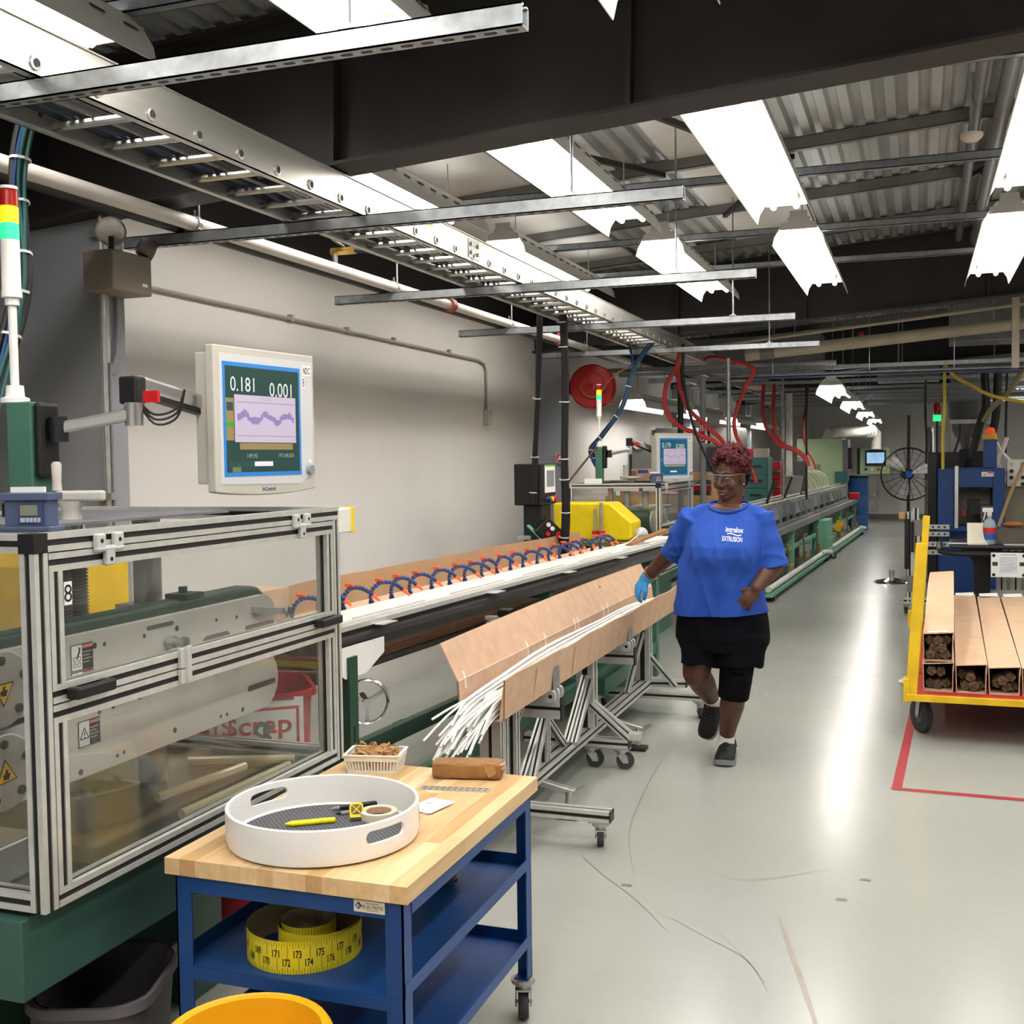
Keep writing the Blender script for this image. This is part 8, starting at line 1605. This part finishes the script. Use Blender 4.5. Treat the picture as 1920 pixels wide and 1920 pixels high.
for a, bz in ((X0+0.43, Z1-0.085), (X0+0.42, Z1-0.235)):
    q = MB(); fb.box(q, a, a+0.12, bz, bz+0.05, 0, 0.002) if bz > Z1-0.2 else fb.box(q, a, a+0.12, bz, bz+0.05, -0.45, -0.448); st = q.build('warning_label', PAPER, t)
    off = 0.0 if bz > Z1-0.2 else -0.45; q = MB(); fb.prism(q, [(a+0.012,bz+0.008),(a+0.046,bz+0.008),(a+0.029,bz+0.04)], 0.002+off, 0.003+off); q.build('warning_triangle', WARN, st); q = MB(); fb.box(q, a+0.055, a+0.115, bz+0.035, bz+0.046, 0.002+off, 0.003+off); q.build('red_header', INKR, st)
t = thing('beacon_light', 'orange and yellow beacon on top of the blue press column', 'beacon', (X0+0.525, 13.27, Z1+0.31)); MB().lathe([(0.001,0),(0.075,0),(0.07,0.05),(0.055,0.06)], (X0+0.525,13.27,Z1+0.3105), 18).build('base', mat('beacon_yellow','#e0a41f',0.4), t, True); MB().lathe([(0.052,0.055),(0.052,0.10),(0.03,0.125),(0.001,0.13)], (X0+0.525,13.27,Z1+0.3105), 18).build('dome', mat('beacon_orange','#e8541e',0.3,emit='#e8541e',estr=0.3), t, True)
t = thing('black_cabinet', 'black equipment cabinet left of the blue press', 'cabinet', (0.27, 13.6, 0)); MB().box(0.10, 0.195, 13.25, 13.85, 0, 1.60).build('body', BLACK, t, bevel=0.008); MB().box(0.10, 0.44, 13.92, 14.3, 0, 1.61).build('rear_body', BLACK, t, bevel=0.008); MB().box(0.13, 0.42, 13.905, 13.92, 1.25, 1.55).build('vent_door', mat('door_black','#1b1b1d',0.5), t)
# dryers, hoppers and pale columns behind
for k, (px, y, r, z0, z1, m_, lb) in enumerate(((1741,16.5,0.05,0,1.95,mat('col_dark','#5c5c5e',0.45,0.3),'dark grey column right of the fan'),(1757,17,0.10,0,1.98,mat('col_alu','#c3c3c0',0.35,0.4),'bright aluminium column behind the black cabinet'),(1775,16.8,0.07,0,2.05,mat('col_pale','#b0aea4',0.5),'pale column behind the blue press'))):
    c = at_y(px, 850, y); tag(MB().lathe([(0.001,z0),(r,z0),(r,z1-0.08),(r*0.6,z1),(0.001,z1)], (c.x,y,0), 18).build('dryer_column', m_, None, True), lb, 'column', 'dryer columns at the far right')
t = thing('resin_loader', 'cluttered resin loader machine with hopper behind blue press', 'machine', (0.9, 18, 0)); c = at_y(1810, 800, 18)
MB().lathe([(0.05,1.5),(0.06,1.7),(0.22,2.0),(0.24,2.35),(0.001,2.37)], (c.x,18,0), 20).build('hopper', mat('hopper_dark','#6f6d68',0.5,0.2), t, True); MB().box(c.x-0.35,c.x+0.35,17.8,18.4,0,1.5).build('frame_body', mat('loader_grey','#8d8c86',0.5), t, bevel=0.01); MB().box(c.x-0.1,c.x+0.25,17.6,17.8,1.35,1.65).build('motor', BLACK, t, bevel=0.02); MB().box(c.x+0.05,c.x+0.32,17.5,17.6,1.62,1.82).build('tan_cover', mat('tan_cover','#b39f86',0.6), t); MB().box(c.x-0.4,c.x+0.4,17.7,17.78,2.02,2.08).build('bar', STEEL, t)
t = thing('valve_manifold', 'pale perforated valve plate with round knobs at right edge', 'machine', (1.15, 13.2, 0)); a, c = at_y(1888,862,13.2), at_y(1918,912,13.2)
MB().box(a.x, c.x+0.5, 13.2, 13.3, c.z, a.z).build('plate', mat('plate_white','#dcd9cf',0.4,0.2), t, bevel=0.006); MB().box(a.x-0.05, c.x+0.6, 13.3, 13.9, 0, a.z-0.25).build('body', mat('body_beige','#8d8671',0.5), t, bevel=0.01)
for k in range(8): p = Vector((a.x+0.045+(k % 2)*0.11, 13.2, a.z-0.05-0.07*(k//2))); MB().cyl(p, p-Vector((0,0.03 if k % 3 else 0.01,0)), 0.02, n=12).build('knob', BLACK if k % 3 else STEEL, t, True)
for k, (z, r) in enumerate(((0.62,0.13),(0.58,0.10))): MB().cyl((a.x+0.1+0.28*k,13.28,z),(a.x+0.1+0.28*k,13.18,z),r,n=18).build('roller', mat('roller_dark','#3c3b38',0.5), t, True)
for k, pts in enumerate((((1868,830),(1880,850),(1900,870),(1925,880)),((1864,850),(1878,880),(1905,893),(1925,895)),((1888,820),(1880,845),(1872,860),(1870,880)))):
    hose('white_hose', ('upper','lower','short upright')[k] + ' thick white hose curving right of the blue column', [at_y(px,py,13.6) for px, py in pts], 0.022, mat('hose_white','#e4e0d6',0.45), group='white hoses right of the blue press')
hose('tan_stick', 'long tan pole leaning from the right edge down to the table', [at_y(1920,868,12.2), at_y(1895,925,11.9), at_y(1868,1000,11.6)], 0.016, mat('bamboo_tan','#a98a5a',0.6), 'pole')
for k, pts in enumerate((((1846,700),(1848,760),(1836,800),(1815,880)),((1871,700),(1868,770),(1862,810)),((1800,795),(1795,830),(1770,900)),((1888,700),(1885,850)))):
    hose('black_hose', ('thick black hose dropping toward the blue column, left','thick black hose dropping behind the orange beacon','thin black cable slanting behind the blue press','straight black cable at the far right')[k], [at_y(px,py,14.2) for px, py in pts], (0.045,0.045,0.015,0.014)[k], BLKC, group='black hoses over the blue press')
YH = mat('hose_yellow', '#c9b13a', 0.5)
hose('yellow_hose', 'yellow air hose sagging across the upper right', [Vector((at_y(1770,710,12.6).x,12.62,2.53)), at_y(1790,705,12.6), at_y(1820,722,12.6), at_y(1860,742,12.6), at_y(1925,755,12.6)], 0.018, YH); hose('yellow_hose', 'yellow air hose dropping straight to the blue press', [Vector((at_y(1770,705,12.8).x,12.64,2.53)), at_y(1771,730,12.8), at_y(1771,760,12.8), at_y(1768,820,12.8), at_y(1768,880,12.8)], 0.016, YH)
hose('tan_hose', 'tan hose slanting from the top right down to the loader', [at_y(1922,690,13.5), at_y(1890,735,13.6), at_y(1860,765,13.7), at_y(1845,790,13.8)], 0.03, mat('hose_tan2','#9d916f',0.5))
c = at_y(1757, 792, 16.0); t = thing('signal_tower', 'small red and green stack light on a pole at far right', 'signal light', (c.x, 16.0, 0)); MB().cyl((c.x,16.0,0),(c.x,16.0,2.02),0.014,n=10).build('pole', BLACK, t, True); MB().lathe([(0.001,2.02),(0.05,2.02),(0.05,2.10),(0.001,2.10)], (c.x,16,0), 14).build('green_lens', LIGHT_G, t, True); MB().lathe([(0.001,2.105),(0.045,2.105),(0.045,2.22),(0.03,2.26),(0.001,2.26)], (c.x,16,0), 14).build('red_lens', LAMP_R, t, True)
hose('black_hose', 'black conduit hanging left of the red and green light', [Vector((at_y(1735,765,16.2).x,15.64,2.56)), at_y(1735,765,16.2), at_y(1737,830,16.2), at_y(1738,900,16.2)], 0.016, BLKC, group='black hoses over the blue press')
# ------------------------------------------------------------------ pipes, ducts and struts overhead in the far half
BGP = mat('beige_pipe', '#b9b09c', 0.5)
t = thing('beige_pipe', 'thick beige insulated pipe crossing under the far dark rafter', 'pipe', tuple(at_y(1650,650,11.6))); p0, p1 = at_y(1398,667,11.6), at_y(1990,597,11.6); MB().cyl(p0, p1, 0.058, n=16).build('pipe', BGP, t, True); c = p0.lerp(p1, 0.06); MB().cyl(p0.lerp(p1,0.05), p0.lerp(p1,0.10), 0.062, n=16).build('grey_sleeve', mat('sleeve_grey','#77777a',0.5), t, True)
for u in (0.36, 0.8): c = p0.lerp(p1, u); MB().cyl(c, (c.x, c.y, roof_z(c.x)), 0.006, n=6).build('hanger', STEEL, t)
t = thing('thin_pipe', 'thin pale sprinkler line above the thick beige pipe', 'pipe', tuple(at_y(1650,620,11.2))); p0, p1 = at_y(1330,650,11.2), at_y(1990,560,11.2); MB().cyl(p0, p1, 0.016, n=10).build('pipe', BGP, t, True); c = at_y(1615, 620, 11.2); MB().lathe([(0.001,0),(0.03,0.0),(0.02,0.03),(0.001,0.035)], c - Vector((0,0,0.045)), 12).build('red_sprinkler', RED, t, True)
for u in (0.2, 0.7): c = p0.lerp(p1, u); MB().cyl(c, (c.x, c.y, roof_z(c.x)), 0.005, n=6).build('hanger', STEEL, t)
t = thing('blue_conduit', 'bright conduit with blue air line crossing the aisle overhead', 'pipe', tuple(at_y(1650,700,11.9))); p0, p1 = at_y(1362,706,11.9), at_y(1990,684,11.9); MB().cyl(p0, p1, 0.014, n=8).build('conduit', GALV, t, True); MB().cyl(p0-Vector((0,0.01,0.022)), p1-Vector((0,0.01,0.022)), 0.008, n=8).build('blue_line', BLUC, t, True)
for u in (0.15,0.45,0.7): c = p0.lerp(p1, u); MB().cyl(c, (c.x, c.y, roof_z(c.x)), 0.005, n=6).build('hanger', STEEL, t)
c0 = at_y(1904, 640, 11.0); t = thing('pale_conduit_drop', 'pale square conduit dropping from the roof at right edge', 'conduit', tuple(c0)); MB().box(c0.x-0.03, c0.x+0.03, 10.97, 11.03, at_y(1904,690,11.0).z, roof_z(c0.x)).build('conduit', BGP, t)
for k, (px, py, y) in enumerate(((1900,60,5.5),(1838,120,5.7))):
    c = at_y(px, py, y); tag(MB().cyl((c.x, 4.1, 3.36+0.03*k), (c.x+0.05, 10.3, 3.36+0.03*k), 0.03 if k else 0.04, n=12).build('roof_pipe', mat('roof_pipe_grey','#6f6a66',0.45,0.2), None, True), ('thicker','thinner')[k] + ' dark pipe running under the deck at upper right', 'pipe', 'pipes under the roof deck')
c = at_z(1822, 255, 3.2); t = thing('smoke_detector', 'round cream smoke detector under the roof deck', 'smoke detector', tuple(c)); MB().lathe([(0.001,-0.03),(0.03,-0.028),(0.05,-0.012),(0.055,0.0),(0.055,0.012),(0.001,0.014)], c, 22).build('head', mat('cream_plastic','#d8cdb5',0.5), t, True); MB().cyl(c+Vector((0,0,0.012)), (c.x, c.y, roof_z(c.x)), 0.012, n=8).build('stem', STEEL, t)
for y in (12.6, 14.1, 15.6, 17.8, 19.4, 21.0, 22.6, 24.6, 26.2): chan('beam_strut_far', y, 2.50+0.012*(y-12), 0.045, 0.05, GALV, -3.2, 4.5, 0.0)
for x in (-2.2, -0.2, 0.9, 2.2):
    for y in (12.62, 15.62, 19.42, 24.62): struct(MB().cyl((x, y+0.02, 2.54+0.012*(y-12)), (x, y+0.02, roof_z(x)), 0.006, n=6).build('trim_hanger_rod', GALV))
DUC = mat('duct_galv', '#8d8f90', 0.4, 0.5, var=0.12, scale=4)
for k, (x0, x1, y, z0, z1) in enumerate(((0.3,2.6,12.4,2.72,3.1),(-3.0,-1.2,15.55,2.7,2.95),(-0.6,0.3,18.35,2.7,2.9),(0.5,2.4,20.4,2.72,3.0))):
    tag(MB().box(x0, x1, y, y+0.55, z0, roof_z(x0)-0.09).build('air_duct', DUC, None, bevel=0.01), 'grey sheet metal duct under the roof, %s along the hall' % ('nearest','second','third','farthest')[k], 'duct', 'sheet metal ducts under the far roof')
